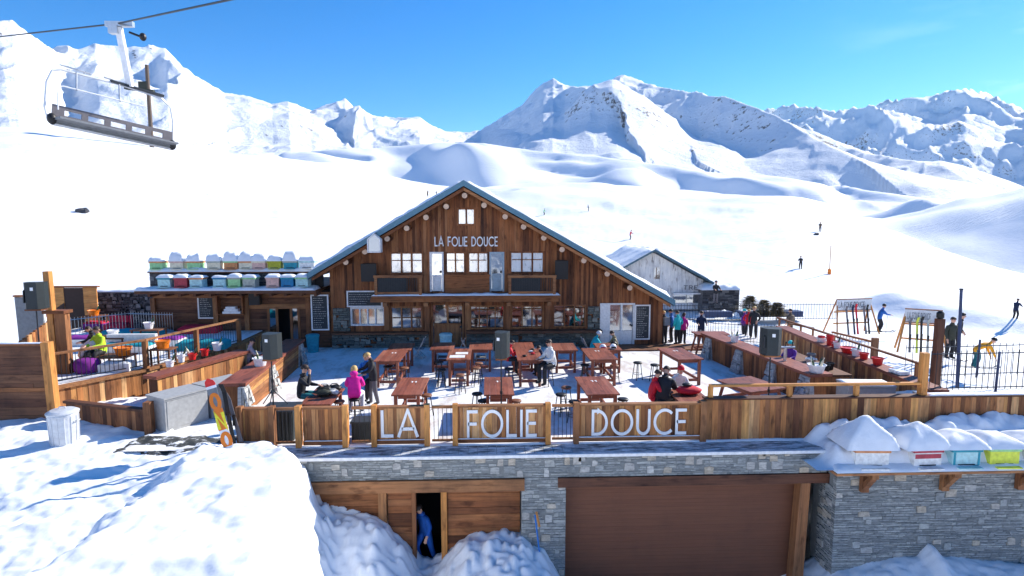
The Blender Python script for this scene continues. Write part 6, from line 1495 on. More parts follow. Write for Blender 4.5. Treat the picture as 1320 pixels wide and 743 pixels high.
# ================================================================== PEOPLE
def seg_dist(p, a, b):
    ab = b-a; t = max(0, min(1, (p-a).dot(ab)/max(ab.dot(ab), 1e-9))); return (p-(a+ab*t)).length
def person(label, loc, rotz, pose='stand', jacket='j_black', legs='p_black', hair='hair_dark', H=1.75, seat=.72, lean=0.0, head=(0, 0), arms=('down', 'down'), hat=None, glasses=False, boots='p_black', hands='skin', turn=0.0, hood=None, lod=1, fat=1.0, sole=None, step=.0, helmet=None, pack=None, longhair=False):
    fat = fat*1.2; k = H/1.75
    V = {}; R = {}
    if pose == 'sit': pz = seat+.12
    elif pose == 'squat': pz = .62
    else: pz = .95
    if pose == 'bend': pz = .88
    pel = Vector((0, 0, pz)); ln = Matrix.Rotation(-lean, 3, 'X'); 
    def up(d, side=0.0, fwd=0.0): return pel+ln @ (Matrix.Rotation(turn, 3, 'Z') @ Vector((side, fwd, d)))
    V['pel'] = pel; R['pel'] = .155*fat; V['bel'] = up(.2); R['bel'] = .15*fat; V['che'] = up(.38); R['che'] = .165*fat; V['nb'] = up(.50); R['nb'] = .085
    hx, hy = head
    hl = Matrix.Rotation(-(lean*.55+hx), 3, 'X') @ Matrix.Rotation(hy, 3, 'Y')
    nk = up(.56); V['nk'] = nk; R['nk'] = .056
    V['h1'] = nk+hl @ Vector((0, .025, .09)); R['h1'] = .082; V['h2'] = nk+hl @ Vector((0, .02, .17)); R['h2'] = .093; V['h3'] = nk+hl @ Vector((0, .01, .235)); R['h3'] = .07
    E = [('pel', 'bel', 'torso'), ('bel', 'che', 'torso'), ('che', 'nb', 'torso'), ('nb', 'nk', 'neck'), ('nk', 'h1', 'head'), ('h1', 'h2', 'head'), ('h2', 'h3', 'head')]
    for i, s in enumerate((-1, 1)):
        a = str(s); sh = up(.435, s*.185, 0); V['sh'+a] = sh; R['sh'+a] = .075*fat
        m_ = arms[i]
        T3 = lambda x, y, z: pel+ln @ (Matrix.Rotation(turn, 3, 'Z') @ Vector((x, y, z)))
        if m_ == 'down': el = sh+Vector((s*.07, -.02+lean*.1, -.28)); wr = el+Vector((s*-.01, .09, -.24))
        elif m_ == 'table': el = sh+Vector((s*.06, .14, -.24)); wr = el+Vector((-s*.10, .24, .0))
        elif m_ == 'face': el = sh+Vector((s*.02, .22, -.18)); wr = V['h1']+Vector((s*.05, .15, -.08))
        elif m_ == 'pocket': el = sh+Vector((s*.12, -.05, -.26)); wr = el+Vector((-s*.10, .14, -.16))
        elif m_ == 'forward': el = sh+Vector((s*.05, .16, -.2)); wr = el+Vector((-s*.02, .25, -.04))
        elif m_ == 'reach': el = sh+Vector((s*.03, .14, -.25)); wr = el+Vector((0, .1, -.26))
        elif m_ == 'out': el = sh+Vector((s*.22, .08, -.15)); wr = el+Vector((s*.1, .2, -.12))
        d = (wr-el).normalized(); hd = wr+d*.07
        V['el'+a] = el; R['el'+a] = .055*fat; V['wr'+a] = wr; R['wr'+a] = .036; V['hd'+a] = hd; R['hd'+a] = .034
        E += [('che', 'sh'+a, 'torso'), ('sh'+a, 'el'+a, 'arm'), ('el'+a, 'wr'+a, 'arm'), ('wr'+a, 'hd'+a, 'hand')]
        if lod:
            sd = d.cross(Vector((0, 0, 1))); sd = sd.normalized() if sd.length > .1 else Vector((1, 0, 0)); cu = Vector((0, 0, -.03))
            for q, (o, L) in enumerate(((-.027, .062), (-.009, .074), (.009, .07), (.027, .055))):
                V[f'f{q}{a}'] = hd+sd*o+d*.03; R[f'f{q}{a}'] = .011; V[f'g{q}{a}'] = hd+sd*o*1.15+d*(.03+L)+cu; R[f'g{q}{a}'] = .009
                E += [('hd'+a, f'f{q}{a}', 'hand'), (f'f{q}{a}', f'g{q}{a}', 'hand')]
            V['t'+a] = hd-sd*s*.045+d*.02; R['t'+a] = .011; E.append(('hd'+a, 't'+a, 'hand'))
        # legs
        hp = pel+Vector((s*.095, 0, -.06)); V['hp'+a] = hp; R['hp'+a] = .098*fat
        if pose == 'sit': kn = hp+Vector((s*.08, .42, .0)); an = Vector((s*.16, .40, max(.09, pz-.62)))
        elif pose == 'bend': kn = Vector((s*.12, .10+s*step, .47)); an = Vector((s*.13, -.02+s*step, .09))
        elif pose == 'ski': kn = Vector((s*.12, .16, .5)); an = Vector((s*.12, .02, .1))
        else: kn = Vector((s*.11, .03+s*step*.5, .5)); an = Vector((s*.12, -.02+s*step, .09))
        V['kn'+a] = kn; R['kn'+a] = .07*fat; V['an'+a] = an; R['an'+a] = .055*fat; V['he'+a] = an+Vector((0, -.03, -.04)); R['he'+a] = .05; V['to'+a] = an+Vector((s*.02, .16, -.045)); R['to'+a] = .042
        E += [('pel', 'hp'+a, 'leg'), ('hp'+a, 'kn'+a, 'leg'), ('kn'+a, 'an'+a, 'leg'), ('an'+a, 'he'+a, 'boot'), ('he'+a, 'to'+a, 'boot')]
    names = list(V); ix = {n: i for i, n in enumerate(names)}
    me = bpy.data.meshes.new('body'); me.from_pydata([V[n]*k for n in names], [(ix[a], ix[b]) for a, b, _ in E], [])
    ob = bpy.data.objects.new('body', me); COL.objects.link(ob)
    md = ob.modifiers.new('s', 'SKIN'); md.use_smooth_shade = True; md.branch_smoothing = .4
    for i, n in enumerate(names):
        sv = me.skin_vertices[0].data[i]; r = R[n]*k; sv.radius = (r, r*.8) if n in ('pel', 'bel', 'che') else (r, r); sv.use_root = (n == 'pel')
    su = ob.modifiers.new('u', 'SUBSURF'); su.levels = 1; su.render_levels = 1
    dg = bpy.context.evaluated_depsgraph_get(); ev = ob.evaluated_get(dg); nm = bpy.data.meshes.new_from_object(ev)
    bpy.data.objects.remove(ob)
    mats = {'torso': jacket, 'arm': jacket, 'neck': jacket, 'head': 'skin', 'hand': hands, 'leg': legs, 'boot': boots}
    ml = ['skin', jacket, legs, boots, hands]; nm.materials.clear()
    for q in ml: nm.materials.append(MATS[q])
    kind = {'head': 0, 'torso': 1, 'arm': 1, 'neck': 1, 'leg': 2, 'boot': 3, 'hand': 4}
    SG = [(V[a]*k, V[b]*k, kd) for a, b, kd in E if not a.startswith('f')]
    for p in nm.polygons:
        c = p.center; best = min(SG, key=lambda s_: seg_dist(c, s_[0], s_[1])-({'torso': .08, 'leg': .03}.get(s_[2], 0)))
        kd = best[2]
        if kd == 'leg' and (c-pel*k).length < .2*k: kd = 'torso'
        p.material_index = kind[kd]; p.use_smooth = True
    # facial features are part of the same surface object
    root = thing('person', label, 'person', loc, rotz)
    at = nm.attributes.new('rnd', 'FLOAT', 'POINT'); at.data.foreach_set('value', np.full(len(nm.vertices), random.random(), dtype=np.float32))
    body = bpy.data.objects.new('body', nm); COL.objects.link(body); body.parent = root
    hc = V['h2']*k; hm = hl
    def T(mb):
        mb.v = [tuple(hc+hm @ (Vector(p)*k)) for p in mb.v]; return mb
    if lod:
        m = MB(); m.blob((0, .105, -.015), .016, .022, .026, 8, 6); m.blob((-.03, .098, -.055), .0, .0, .0, 3, 2) if False else None
        T(m).build('nose', 'skin', root, smooth=True, local=True)
        for s in (-1, 1):
            m = MB(); m.blob((s*.098, .0, -.01), .012, .022, .03, 7, 5); T(m).build('ear', 'skin', root, smooth=True, local=True)
        if glasses:
            m = MB(); m.cbox((0, .1, .015), (.15, .035, .04)); T(m).build('sunglasses', 'black', root, local=True)
        else:
            for s in (-1, 1): m = MB(); m.blob((s*.035, .088, .015), .013, .01, .009, 7, 5); T(m).build('eye', 'hair_dark', root, smooth=True, local=True)
        m = MB(); m.cbox((0, .095, -.06), (.05, .012, .009)); T(m).build('mouth', 'cushion_red', root, local=True)
    def cap(nm_, mat, r=.108, z0=-.02, top=.115, brim=0, back=True, nz=.04):
        m = MB(); prof = []; vs = []; fs = []; n = 18; mm = 8
        for j in range(mm+1):
            f = j/mm; ph = f*PI/2
            for i in range(n):
                t = 2*PI*i/n; fr = max(0, math.sin(t)); low = z0+(.055*fr if back else 0)-(0 if not longhair else .14*max(0, -math.sin(t)))
                rr = r*(math.cos(ph)**.75 if f < 1 else 0)*(1+random.uniform(-nz, nz)); vs.append((rr*math.cos(t)*.94, rr*math.sin(t)*1.05-.008, low+(top-low)*math.sin(ph)))
        for j in range(mm):
            for i in range(n): fs.append((j*n+i, j*n+(i+1) % n, (j+1)*n+(i+1) % n, (j+1)*n+i))
        m.add(vs, fs); return T(m).build(nm_, mat, root, smooth=True, local=True)
    if helmet: cap('helmet', helmet, .125, -.03, .14, nz=0)
    elif hat: cap('beanie', hat, .112, .0, .15, nz=.01)
    elif hair: cap('hair', hair)
    if hood:
        m = MB(); m.blob((0, -.1, -.13), .12, .07, .09, 12, 8, nz=.05); T(m).build('hood', hood, root, smooth=True, local=True)
    if lod and pose != 'x':
        # jacket hem and collar
        m = MB(); cc = V['nb']*k; m.lathe([(.085*k, 0), (.092*k, .05*k), (.08*k, .055*k)], (cc.x, cc.y, cc.z+.0), 14); m.build('collar', jacket, root, smooth=True, local=True)
    if pack:
        m = MB(); c = up(.28, 0, -.2)*k; m.cbox(tuple(c), (.3*k, .16*k, .42*k), (-lean, 0, 0)); m.build('backpack', pack, root, local=True)
    return root, V, k
def ski_pair(label, x, y, z, rot, col='black', L=1.65, sep=.24):
    t = thing('pair_of_skis', label, 'skis', (x, y, z), rot)
    for s in (-1, 1):
        m = MB(); n = 10; pts = []
        for i in range(n+1):
            f = i/n; c = Vector((s*sep/2, -L*.45+L*f, .02+.1*max(0, (f-.88)/.12)**2)); w_ = .045
            pts += [c+Vector((-w_, 0, 0)), c+Vector((w_, 0, 0)), c+Vector((w_, 0, .015)), c+Vector((-w_, 0, .015))]
        fs = [(0, 3, 2, 1), (4*n, 4*n+1, 4*n+2, 4*n+3)]
        for i in range(n):
            for q in range(4): fs.append((4*i+q, 4*i+(q+1) % 4, 4*i+4+(q+1) % 4, 4*i+4+q))
        m.add(pts, fs); m.build('ski', col, t, local=True)
def ski_poles(label, x, y, z, rot, dx=.4):
    t = thing('pair_of_ski_poles', label, 'ski poles', (x, y, z), rot)
    for s in (-1, 1): m = MB(); m.tube((s*dx, .25, 0), (s*dx*.85, .3, 1.05), .009, n=6); m.lathe([(.04, .08), (.045, .09)], (s*dx, .25, 0), 8); m.build('ski_pole', 'grey_fabric', t, local=True)
random.seed(99)
def P(px, py, z=0): x, y = W(px, py, z); return (x, y)
PI2 = PI/2
x, y = P(398, 524, .0); person('man in a black jacket seated at the camera-strewn table, hand on his face', (-6.0, 18.35, 0), -PI2, 'sit', 'j_black', 'p_teal', 'hair_dark', lean=.15, arms=('table', 'face'), head=(.1, 0), glasses=True, seat=.68, H=1.95)
person('person in a blue jacket seated low behind the woman in pink', (-4.3, 20.4, 0), PI-.3, 'sit', 'j_blue', 'p_black', 'hair_dark', lean=.1, arms=('table', 'table'), head=(.15, 0), seat=.7, H=1.85)
x, y = P(457, 514, .72); person('blonde woman in a bright pink jacket on a stool with her back turned', (x, y, 0), .1, 'sit', 'j_pink', 'p_white', 'hair_blond', lean=.12, arms=('table', 'table'), head=(.1, 0), hood='j_pink', longhair=True, fat=1.15, H=1.85)
x, y = P(482, 521); person('blond man in a dark jacket standing and looking down, beside the woman in pink', (x, y, 0), PI2+.5, 'stand', 'j_black', 'p_grey', 'hair_blond', lean=.12, arms=('forward', 'forward'), head=(.5, 0), H=1.85, step=.08)
person('person in a plaid shirt seated behind the left bar counter', (-9.7, 23.4, 0), -PI2+.4, 'sit', 'j_plaid', 'p_black', 'hair_dark', lean=.2, arms=('table', 'table'), head=(.2, 0), seat=.75, glasses=True)
x, y = P(708, 475, .72); person('man in a white jacket with sunglasses seated on a stool, second row', (x+.1, y, 0), PI2+.5, 'sit', 'j_white', 'p_black', 'hair_dark', lean=.15, arms=('table', 'table'), head=(.0, .1), glasses=True, fat=1.12, H=1.95)
person('dark-haired child leaning on the table beside the man in white', (2.25, 23.3, 0), PI2+.2, 'sit', 'j_navy', 'p_black', 'hair_dark', H=1.45, lean=.35, arms=('table', 'table'), head=(.3, 0), seat=.72)
person('person in red seated on the left of the second row table', (.75, 23.6, 0), -PI2, 'sit', 'j_red', 'p_black', 'hair_dark', lean=.25, arms=('table', 'table'), head=(.2, 0), seat=.72, H=1.6)
x, y = P(760, 452, .5); person('person in a teal jacket and grey helmet sitting at the helmet table', (x+.1, y, 0), -PI2+.2, 'sit', 'j_teal', 'p_black', None, lean=.45, arms=('table', 'table'), head=(.2, 0), helmet='galvanised', seat=.5, fat=1.1)
x, y = P(795, 452, .5); person('person in an olive patterned jacket right of the helmet table', (x, y, 0), PI2, 'sit', 'j_olive', 'j_olive', 'hair_dark', lean=.25, arms=('table', 'table'), head=(.3, 0), seat=.5)
x, y = P(785, 441, .9)
for i, (dx, dy, mt, lab) in enumerate([(-.3, -.5, 'white_plastic', 'white ski helmet on the table, left one'), (.15, -.45, 'white_plastic', 'white ski helmet on the table, right one'), (.3, .1, 'black', 'black ski helmet at the back of the helmet table')]):
    cx, cy = TB['P'].location.x+dx, TB['P'].location.y+dy; t = thing('ski_helmet', lab, 'helmet', (cx, cy, 1.002)); m = MB(); m.lathe([(.13, 0), (.15, .06), (.13, .15), (.07, .2), (.01, .215)], n=16); m.build('shell', mt, t, smooth=True, local=True); m = MB(); m.cbox((0, -.125, .08), (.2, .06, .07)); m.build('goggles', 'cushion_red' if i == 0 else 'black', t, local=True)
x, y = P(853, 514, .72); person('man in a black jacket bent over the table at the fence end', (x, y-.1, 0), -.55, 'sit', 'j_black', 'p_black', 'hair_dark', lean=.45, arms=('table', 'table'), head=(.35, 0), fat=1.3, seat=.6, H=2.05)
person('person in a red jacket behind the man bent over in black', (5.2, 18.0, 0), -PI2, 'sit', 'j_red', 'p_black', 'hair_dark', lean=.2, arms=('table', 'table'), head=(.2, 0), seat=.6, H=1.85)
person('person with a red beanie at the far side of the front right table', (6.3, 18.75, 0), PI, 'sit', 'j_white', 'p_black', None, lean=.3, arms=('table', 'table'), head=(.2, 0), hat='j_red', seat=.6, H=1.85)
# the queue
QY = 30.0
for px, py, rz, j, lg, hr, hat, pk, lab, ln_ in [(856, 444, .3, 'j_black', 'p_black', 'hair_blond', None, 'grey_fabric', 'person in black with a grey backpack at the left of the queue', .1),
        (865, 441, 1.2, 'j_blue', 'p_black', 'hair_dark', None, None, 'person in a blue and white jacket in the queue', .0), (873, 444, .5, 'j_turq', 'p_black', 'hair_dark', None, None, 'person in a turquoise jacket in the queue', .0),
        (880, 443, -.8, 'j_mag', 'p_black', 'hair_dark', None, None, 'person in a magenta jacket in the queue', .0), (903, 444, PI-.2, 'j_navy', 'p_grey', 'hair_dark', None, None, 'man in a dark blue jacket facing the terrace, hands together', .0)]:
    x, y = P(px, py); person(lab, (x, y, .0), rz, 'stand', j, lg, hr, lean=ln_, arms=('pocket', 'pocket') if px < 900 else ('forward', 'forward'), head=(.2, 0), pack=pk, longhair=(px == 880), step=random.uniform(-.08, .08), H=1.74 if px != 880 else 1.62)
for px, py, Y, rz, j, hr, hat, lab, H in [(959, 434, 32.4, .5, 'j_purple', 'hair_dark', 'j_turq', 'person in purple with a blue beanie among three standing beyond the bar', 1.65), (964, 434, 31.8, -.6, 'j_red', 'hair_blond', None, 'person in a red jacket between two others beyond the bar', 1.5),
                                (971, 436, 31.2, 2.6, 'j_black', 'hair_blond', None, 'man in a black and red jacket standing beyond the bar', 1.75), (1018, 430, 32.0, .3, 'j_brown', 'hair_dark', None, 'man in a brown jacket seen from behind, right of the black loudspeaker', 1.72)]:
    x, y = D(px, py, Y)[0], Y; person(lab, (x, y, -.25 if Y > 31.9 else 0.0), rz, 'stand', j, 'p_black', hr, H=H, hat=hat, arms=('pocket', 'down'), head=(.1, 0), step=.05)
person('person in a purple patterned jacket and turquoise beanie behind the long bar', (W(1016, 462, 1.0)[0]+.1, W(1016, 462, 1.0)[1], .0), PI2+.6, 'stand', 'j_purple', 'p_black', None, hat='j_turq', arms=('forward', 'forward'), head=(.3, 0), H=1.66)
# lounge people
x, y = P(106, 476, DZ); person('person in a white jacket leaning forward on the lounge deck', (x, y, DZ), -.8, 'sit', 'j_white', 'p_white', 'hair_dark', lean=.75, arms=('reach', 'reach'), head=(.3, 0), seat=.42, fat=1.25, H=1.95)
x, y = P(132, 474, DZ); person('person in a lime green jacket seated beside the purple pouf', (x, y, DZ), PI-.3, 'sit', 'j_lime', 'p_black', 'hair_dark', lean=.1, arms=('table', 'table'), head=(.1, 0), seat=.5, longhair=True, fat=1.15, H=1.9)
x, y = P(112, 466, DZ); person('brown-haired person seated between the white and the lime jackets', (x+.1, y+.5, DZ), PI-.8, 'sit', 'j_black', 'p_black', 'hair_dark', lean=.3, arms=('table', 'table'), head=(.2, 0), seat=.42, longhair=True)
# man inside the open timber door
person('person in blue overalls stepping through the open timber door', (D(549, 690, DY+.25)[0], DY+.3, -3.35), 2.4, 'bend', 'j_overall', 'j_overall', 'hair_dark', lean=.3, arms=('out', 'forward'), head=(.2, 0), H=1.85, step=.14)
# right hand skiers
def skier(px, py, Y, rz, j, lg, lab, pose='ski', H=1.75, lean=.3, hat=None, hair='hair_dark', arms=('forward', 'forward'), sk=None, pl=None, z=None, helmet=None, lod=1):
    x = D(px, py, Y)[0]; z = D(px, py, Y)[1] if z is None else z
    person(lab, (x, Y, z), rz, pose, j, lg, hair, lean=lean, hat=hat, arms=arms, H=H, helmet=helmet, lod=lod, boots='p_black')
    if sk: ski_pair(sk, x, Y, z-.01, rz)
    if pl: ski_poles(pl, x, Y, z, rz)
x, Y = 22.6, 35.0
gy = ground(D(1133, 427, 34)[0], 34.0)
skier(1132, 428, 34.0, -PI2-.2, 'j_blue', 'p_black', 'skier in a blue jacket gliding between the two ski racks', lean=.35, hat='black', pl='ski poles of the skier in blue', sk='skis under the skier in blue', H=1.7, z=None)
skier(1223, 462, 25.5, PI, 'j_green', 'p_black', 'big man in a dark olive jacket standing beside the near ski rack', pose='stand', lean=.1, arms=('down', 'down'), sk='skis under the man in dark olive', H=1.9)
skier(1233, 455, 27.5, PI+.8, 'j_black', 'p_black', 'person in black standing behind the man in dark olive', pose='stand', lean=.15, hat='black', arms=('pocket', 'pocket'), H=1.95)
skier(1256, 474, 24.2, -PI2-.3, 'j_orange', 'p_teal', 'skier in an orange jacket bending down to the bindings', pose='bend', lean=1.15, arms=('reach', 'reach'), sk='skis under the skier in orange', hat='black', H=1.75)
skier(922, 392, 43.2, PI, 'j_black', 'p_grey', 'person in black standing before the dark stone shelter', pose='stand', lean=.0, z=None)
for px, py, hh, j, lab in [(551, 254, 9, 'j_brown', 'distant figure in brown left above the roof ridge'), (563, 253, 6, 'j_black', 'distant smaller figure just left of the roof ridge'), (701, 278, 6, 'h_green', 'distant skier in green right of the roof ridge'), (759, 273, 5, 'j_black', 'distant tiny dark skier high on the piste'),
                          (812, 309, 10, 'j_red', 'distant skier in red above the white cottage'), (1032, 347, 9, 'j_black', 'distant skier in black on the right piste'), (1057, 299, 5, 'j_brown', 'distant tiny skier near the marker pole, higher up'), (1308, 412, 10, 'j_navy', 'distant figure in dark blue at the right edge')]:
    X, Y, z = on_ground(px, py); d = math.hypot(X, Y)
    person(lab, (X, Y, z-.05), random.uniform(0, 6), 'ski', j, 'p_black', 'hair_dark', H=max(1.4, min(2.0, hh*d/760)), lean=.3, arms=('forward', 'forward'), lod=0)
# marker pole and rock on the slope
X, Y, z = on_ground(1069, 354); t = thing('marker_pole', 'thin piste marker pole with an orange foot on the right slope', 'marker', (X, Y, z)); d = math.hypot(X, Y)
m = MB(); m.tube((X, Y, z-.2), (X, Y, z+33*d/760), .05, n=6); m.build('shaft', 'log_end', t); m = MB(); m.lathe([(.16, 0), (.16, .5), (.1, .55)], (X, Y, z), 10); m.build('padding', 'orange_plastic', t)
def rock(label, px, py, s, seed):
    X, Y, z = on_ground(px, py); random.seed(seed); m = MB(); m.blob((X, Y, z+s*.2), s*1.2, s, s*.7, 9, 6, nz=.3); tag(m.build('boulder', 'stone_dark'), label, 'rock')
rock('dark boulder poking through the bright slope above the lounge', 107, 274, .55, 4); rock('small boulder in the snow on the right edge of the big slope', 1056, 300, .01, 5) if False else None
rock('small dark rock on the hill right of the piste', 1110, 266, .35, 8)
rock('small rock low on the right hill', 1052, 303, .3, 9)
# ================================================================== THINGS LEANING AND HUNG
# snowboard-wide ski standing in the snow heap
def board(label, base, top, w_, th, parts):
    a = Vector(base); b = Vector(top); d = (b-a).normalized(); side = Vector((1, .15, 0)).normalized(); side = (side-d*side.dot(d)).normalized(); nn = side.cross(d)
    if nn.y > 0: nn = -nn
    L = (b-a).length; t = thing('snowboard', label, 'snowboard', base)
    m = MB(); n = 28; ms = ['orange_plastic', 'yellow', 'white_plastic', 'red_plastic', 'grey_fabric', 'black']
    rows = []
    for i in range(n+1):
        f = i/n; e = min(f, 1-f); ww = w_/2*(math.sqrt(max(0, 1-(1-min(1, e/.09))**2)) if e < .09 else 1)*(1-.12*math.sin(f*PI)); ww = max(ww, .012)
        c = a+(b-a)*f+nn*(.10*max(0, (f-.88)/.12)**2+.06*max(0, (.08-f)/.08)**2); rows.append([c-side*ww+nn*th, c+side*ww+nn*th, c+side*ww, c-side*ww])
    pts = [p for r_ in rows for p in r_]; base_i = len(m.v)
    def matat(f):
        for q, k_ in parts:
            if f < q: return k_
        return 0
    for i in range(n): 
        m.mi = matat((i+.5)/n); m.add(rows[i]+rows[i+1], [(0, 1, 5, 4), (1, 2, 6, 5), (2, 3, 7, 6), (3, 0, 4, 7)])
    m.build('deck', ms, t)
    # big letters lying on the deck
    def place(x, z, y): return tuple(a+d*z+side*x+nn*(th+.003+y))
    for tx, z0, hh, mt in (('O', .08, .40, 'orange_plastic'), ('N', .60, .42, 'yellow'), ('O', 1.12, .42, 'orange_plastic')):
        m = MB(); wd = w_*.78; x0_ = -wd/2; xs_ = GL[tx][0]
        for st in GL[tx][1]: ribbon(m, [(px_/xs_*wd, pz_*hh) for px_, pz_ in st], .095 if tx == 'O' else .085, 0, .004, lambda x, z, y: place(x0_+x, z0+z, y))
        m.build('lettering', mt, t)
bx, by_, bz_ = near_hit(296, 578); tx_, tz_ = D(269, 488, by_+.3)
board('tall snowboard with a red nose and big orange and yellow letters, in the snow heap', (bx, by_, bz_-.06), (tx_, by_+.3, tz_), .26, .012, [(.28, 2), (.30, 4), (.56, 0), (.84, 4), (.9, 2), (1.1, 3)])
def standing_ski(label, px0, py0, px1, py1, Y, col):
    p = D(px0, py0, Y); q = D(px1, py1, Y+.3); ski(label, (q[0], Y+.3, q[1]), (p[0], Y, p[1]-.1), col, 'skis stuck upright in the snow heap')
standing_ski('black ski stuck upright just right of the snowboard', 302, 572, 287, 495, by_+.35, 'black')
standing_ski('dark ski with a red tail, rightmost in the snow heap', 311, 566, 292, 506, by_+.45, 'p_grey')
t = thing('pair_of_ski_poles', 'ski poles leaning at the left end of the front fence', 'ski poles', (-7.2, 16.9, .2)); 
for dx in (0, .2): m = MB(); m.tube((-7.15+dx, 16.6, .3), (-7.25+dx, 16.95, 1.45), .012, n=6); m.lathe([(.05, 0), (.05, .02)], (-7.15+dx, 16.61, .4), 8); m.build('ski_pole', 'iron', t)
# blue-handled shovel by the stone pier
a = D(690, 667, WY-.25); b = D(699, 718, WY-.55)
t = thing('snow_shovel', 'blue-handled snow tool leaning on the stone pier', 'shovel', (b[0], WY-.5, b[1])); m = MB(); m.tube((a[0], WY-.12, a[1]), (b[0], WY-.5, b[1]-.5), .022, n=8); m.build('handle', 'bright_blue', t); m = MB(); m.beam((a[0]+.04, WY-.11, a[1]+.08), (a[0]+.12, WY-.2, a[1]-.3), .05, .03); m.build('grip', 'pine_z', t)
# things on table A
for i, (dx, dy, s, mt, nm_, lab) in enumerate([(-.1, .45, .16, 'black', 'camera_gear', 'black camera gear at the back of the front left table'), (.2, .55, .15, 'black', 'camera_gear', 'black camera bag right at the back of the front left table'), (.0, -.05, .17, 'j_green', 'rucksack', 'dark green bag on the front left table'), (.28, .1, .12, 'j_white', 'glove_pair', 'white cloth bundle on the front left table')]):
    x, y = -5.25+dx, 18.2+dy; random.seed(i); m = MB(); m.blob((x, y, .85+s*.62), s*1.5, s, s*.62, 12, 8, nz=.16); m.blob((x+s*.8, y-.05, .85+s*.5), s*.7, s*.6, s*.5, 10, 6, nz=.12); t = thing(nm_, lab, 'bag' if i in (1, 2) else ('cloth' if i == 3 else 'camera'), (x, y, .85)); m.build('cover', mt, t, smooth=True); m = MB(); m.path([(x-s, y, .85+s), (x-s*.5, y, .85+s*1.5), (x+s*.5, y, .85+s*1.5), (x+s, y, .85+s)], .014); m.build('strap', mt, t)
x, y = 6.3, 17.7; m = MB(); random.seed(4); m.blob((x, y, 1.03), .42, .25, .13, 14, 8, nz=.1); t = thing('red_rucksack', 'red rucksack lying on the table at the right end of the lettered fence', 'rucksack', (x, y, .9)); m.build('cover', 'j_red', t, smooth=True); m = MB(); m.blob((x-.05, y+.05, 1.19), .16, .14, .06, 10, 6, nz=.1); m.build('top_flap', 'black', t, smooth=True)
# cluttered items on table H
random.seed(8)
for i in range(4):
    x, y = 1.55+random.uniform(-.3, .3), 22.4+.4*i; m = MB(); m.blob((x, y, 1.12), .1, .08, .035, 10, 6, nz=.2); tag(m.build('glove', ['black', 'j_red', 'white_plastic', 'black'][i], smooth=True), ['black glove nearest the camera on the table of the man in white', 'red glove on the table of the man in white', 'white cup lying on the table of the man in white', 'black glove furthest back on the table of the man in white'][i], 'glove' if i != 2 else 'cup')
# ================================================================== CHAIRLIFT
Lp = (-0.0, 0)
sl_ = D(66, 152, 16.0); sr = D(221, 186, 18.4); A0 = Vector((sl_[0], 16.0, sl_[1])); A1 = Vector((sr[0], 18.4, sr[1]))
u = (A1-A0).normalized(); W_ = (A1-A0).length; fw = Vector((u.y, -u.x, 0)).normalized(); up_ = Vector((0, 0, 1)); upp = (up_-u*up_.dot(u)).normalized()
t = thing('chairlift_chair', 'empty chairlift chair with a dark slotted backrest hanging from the cable, top left', 'chairlift', tuple((A0+A1)/2))
def c3(a, f, h): return A0+u*a*W_+fw*f+upp*h
# backrest: dark rail with five slots
m = MB(); H0, H1 = .02, .36; T_ = .04
def plate(m, a0, a1, h0, h1, f0, f1, tilt=.0):
    q = [c3(a, f+tilt*h, h) for f in (f0, f1) for a, h in ((a0, h0), (a1, h0), (a1, h1), (a0, h1))]
    m.add(q, [(0, 1, 2, 3), (7, 6, 5, 4), (0, 4, 5, 1), (1, 5, 6, 2), (2, 6, 7, 3), (3, 7, 4, 0)])
plate(m, 0, 1, H1-.1, H1, 0, T_); plate(m, 0, 1, H0, H0+.1, 0, T_)
e = [0, .09, .22, .27, .40, .45, .58, .63, .75, .80, .91, 1.0]
for a0, a1 in ((0, .09), (.22, .27), (.40, .45), (.58, .63), (.75, .80), (.91, 1.0)): plate(m, a0, a1, H0+.1, H1-.1, 0, T_)
m.build('backrest', 'p_grey', t)
m = MB(); plate(m, 0.0, 1.0, -.10, .0, -.04, .10); plate(m, .01, .99, -.05, .0, .10, .5); m.build('seat', 'grey_fabric', t)
m = MB(); m.tube(c3(0, .02, -.14), c3(1.01, .02, -.14), .045, n=10); m.build('seat_tube', 'steel', t)
for a in (0.0, 1.0): m = MB(); m.blob(tuple(c3(a, .05, -.03)), .11, .11, .15, 10, 8); m.build('end_cap', 'black', t, smooth=True)
top = 1.55
m = MB(); pts = [c3(-.02, .0, -.1), c3(-.05, 0, .25), c3(-.045, 0, .9), c3(-.01, 0, 1.22), c3(.05, 0, 1.3), c3(.5, 0, 1.34), c3(.88, 0, 1.28), c3(.97, 0, 1.1), c3(1.0, 0, .7), c3(1.01, 0, .0)]; m.path(pts, .028, 8); m.build('frame', 'galvanised', t)
m = MB(); m.path([c3(.02, .25, .2), c3(.0, .3, .75), c3(.04, .3, .82), c3(.7, .3, .84)], .016, 6); m.build('safety_bar', 'white_paint', t)
for a in (.16, .5):
    m = MB(); m.path([c3(a, .05, 1.33), c3(a-.02, .28, .84), c3(a-.02, .32, .8)], .02, 6); m.tube(c3(a-.12, .0, 1.42), c3(a+.12, .0, 1.40), .022, n=6); m.build('footrest', 'steel', t)
G = D(152, 33, 17.3); Gp = Vector((G[0], 17.3, G[1])); hb = c3(.60, 0, 1.36)
m = MB(); pth = [Gp, Gp+Vector((.08, 0, -.25)), hb+Vector((-.02, 0, .5)), hb]
m.beam(tuple(Gp+Vector((.02, 0, -.05))), tuple(hb), .16, .12); m.build('hanger_arm', 'white_paint', t)
m = MB(); m.cbox(tuple(Gp+Vector((.05, 0, .03))), (.75, .12, .14), (0, 0, 0)); m.cbox(tuple(Gp+Vector((-.1, 0, -.12))), (.25, .2, .22)); m.build('grip', 'steel', t)
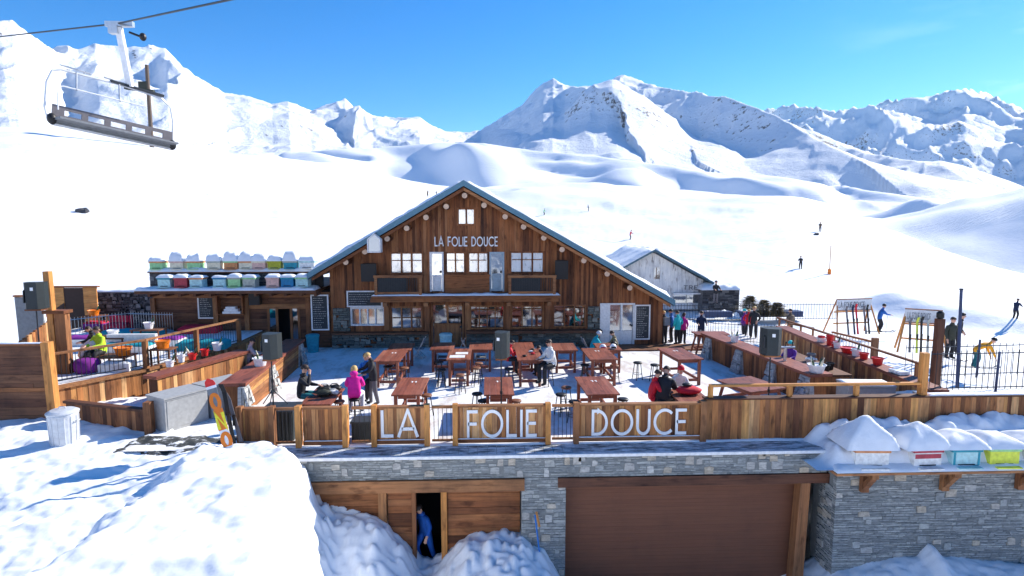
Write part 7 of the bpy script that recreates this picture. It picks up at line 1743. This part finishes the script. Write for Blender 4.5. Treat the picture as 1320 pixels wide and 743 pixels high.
m = MB(); m.tube(tuple(Gp+Vector((.3, 0, -.18))), tuple(Gp+Vector((.62, 0, -.3))), .03, n=8); m.blob(tuple(Gp+Vector((.66, 0, -.3))), .09, .09, .11, 10, 8); m.build('grip_lever', 'black', t, smooth=False)
m = MB(); m.beam(tuple(hb+u*-.5), tuple(hb+u*.9), .1, .07); m.build('damper', 'iron', t)
F0 = D(-40, 52, 22.5); N0 = D(310, -3, 12.6)
pts = []
C0 = Vector((F0[0], 22.5, F0[1])); C1 = Gp+Vector((0, 0, .05)); C2 = Vector((N0[0], 12.6, N0[1])); C3 = C2+(C2-C1)*2.2+Vector((0, 0, 1.5)); Cm = C0+(C0-C1)*6
m = MB(); m.path([tuple(Cm), tuple(C0), tuple(C1), tuple(C2), tuple(C3)], .024, 8); tag(m.build('lift_cable', 'iron'), 'thick dark haul cable carrying the chairlift chair across the top left corner', 'cable')
# lift pylon far up the slope
X, Y, z = on_ground(196, 190); d = math.hypot(X, Y)
z1 = CAM_H+d*(D(189, 84, Y)[1]-CAM_H)/Y*(Y/d); tx_ = D(189, 84, Y)[0]
t = thing('lift_pylon', 'slim brown lift pylon with a green cross-arm on the slope behind the chair', 'pylon', (X, Y, z)); zt = D(189, 84, Y)[1]
m = MB(); m.tube((X, Y, z-.5), (tx_, Y, zt), d*.003, d*.0025, n=8); m.build('mast', 'j_brown', t)
zz = D(190, 116, Y)[1]; m = MB(); m.cbox(((X+tx_)/2-d*.012, Y, zz), (d*.04, d*.006, d*.004), (0, .12, 0)); m.cbox(((X+tx_)/2-d*.006, Y, zz+d*.006), (d*.012, d*.006, d*.010)); m.build('cross_arm', 'j_green', t)
# ================================================================== AIR
m_, nt_a, b_ = nmat('haze_air'); nt_a.nodes.remove(b_)
pv = nt_a.nodes.new('ShaderNodeVolumePrincipled'); pv.inputs['Color'].default_value = (.72, .86, 1, 1); pv.inputs['Density'].default_value = .00004; pv.inputs['Anisotropy'].default_value = .2
nt_a.links.new(pv.outputs[0], nt_a.nodes['Material Output'].inputs['Volume'])
q = MB(); q.box(-5600, 5600, -5600, 5600, Z_.min()-1, max(Z_.max(), 60)+20); hz = q.build('haze', 'haze_air'); hz['kind'] = 'stuff'
for o in bpy.data.objects:
    for k in ('_l', '_r'):
        if k in o.keys(): del o[k]
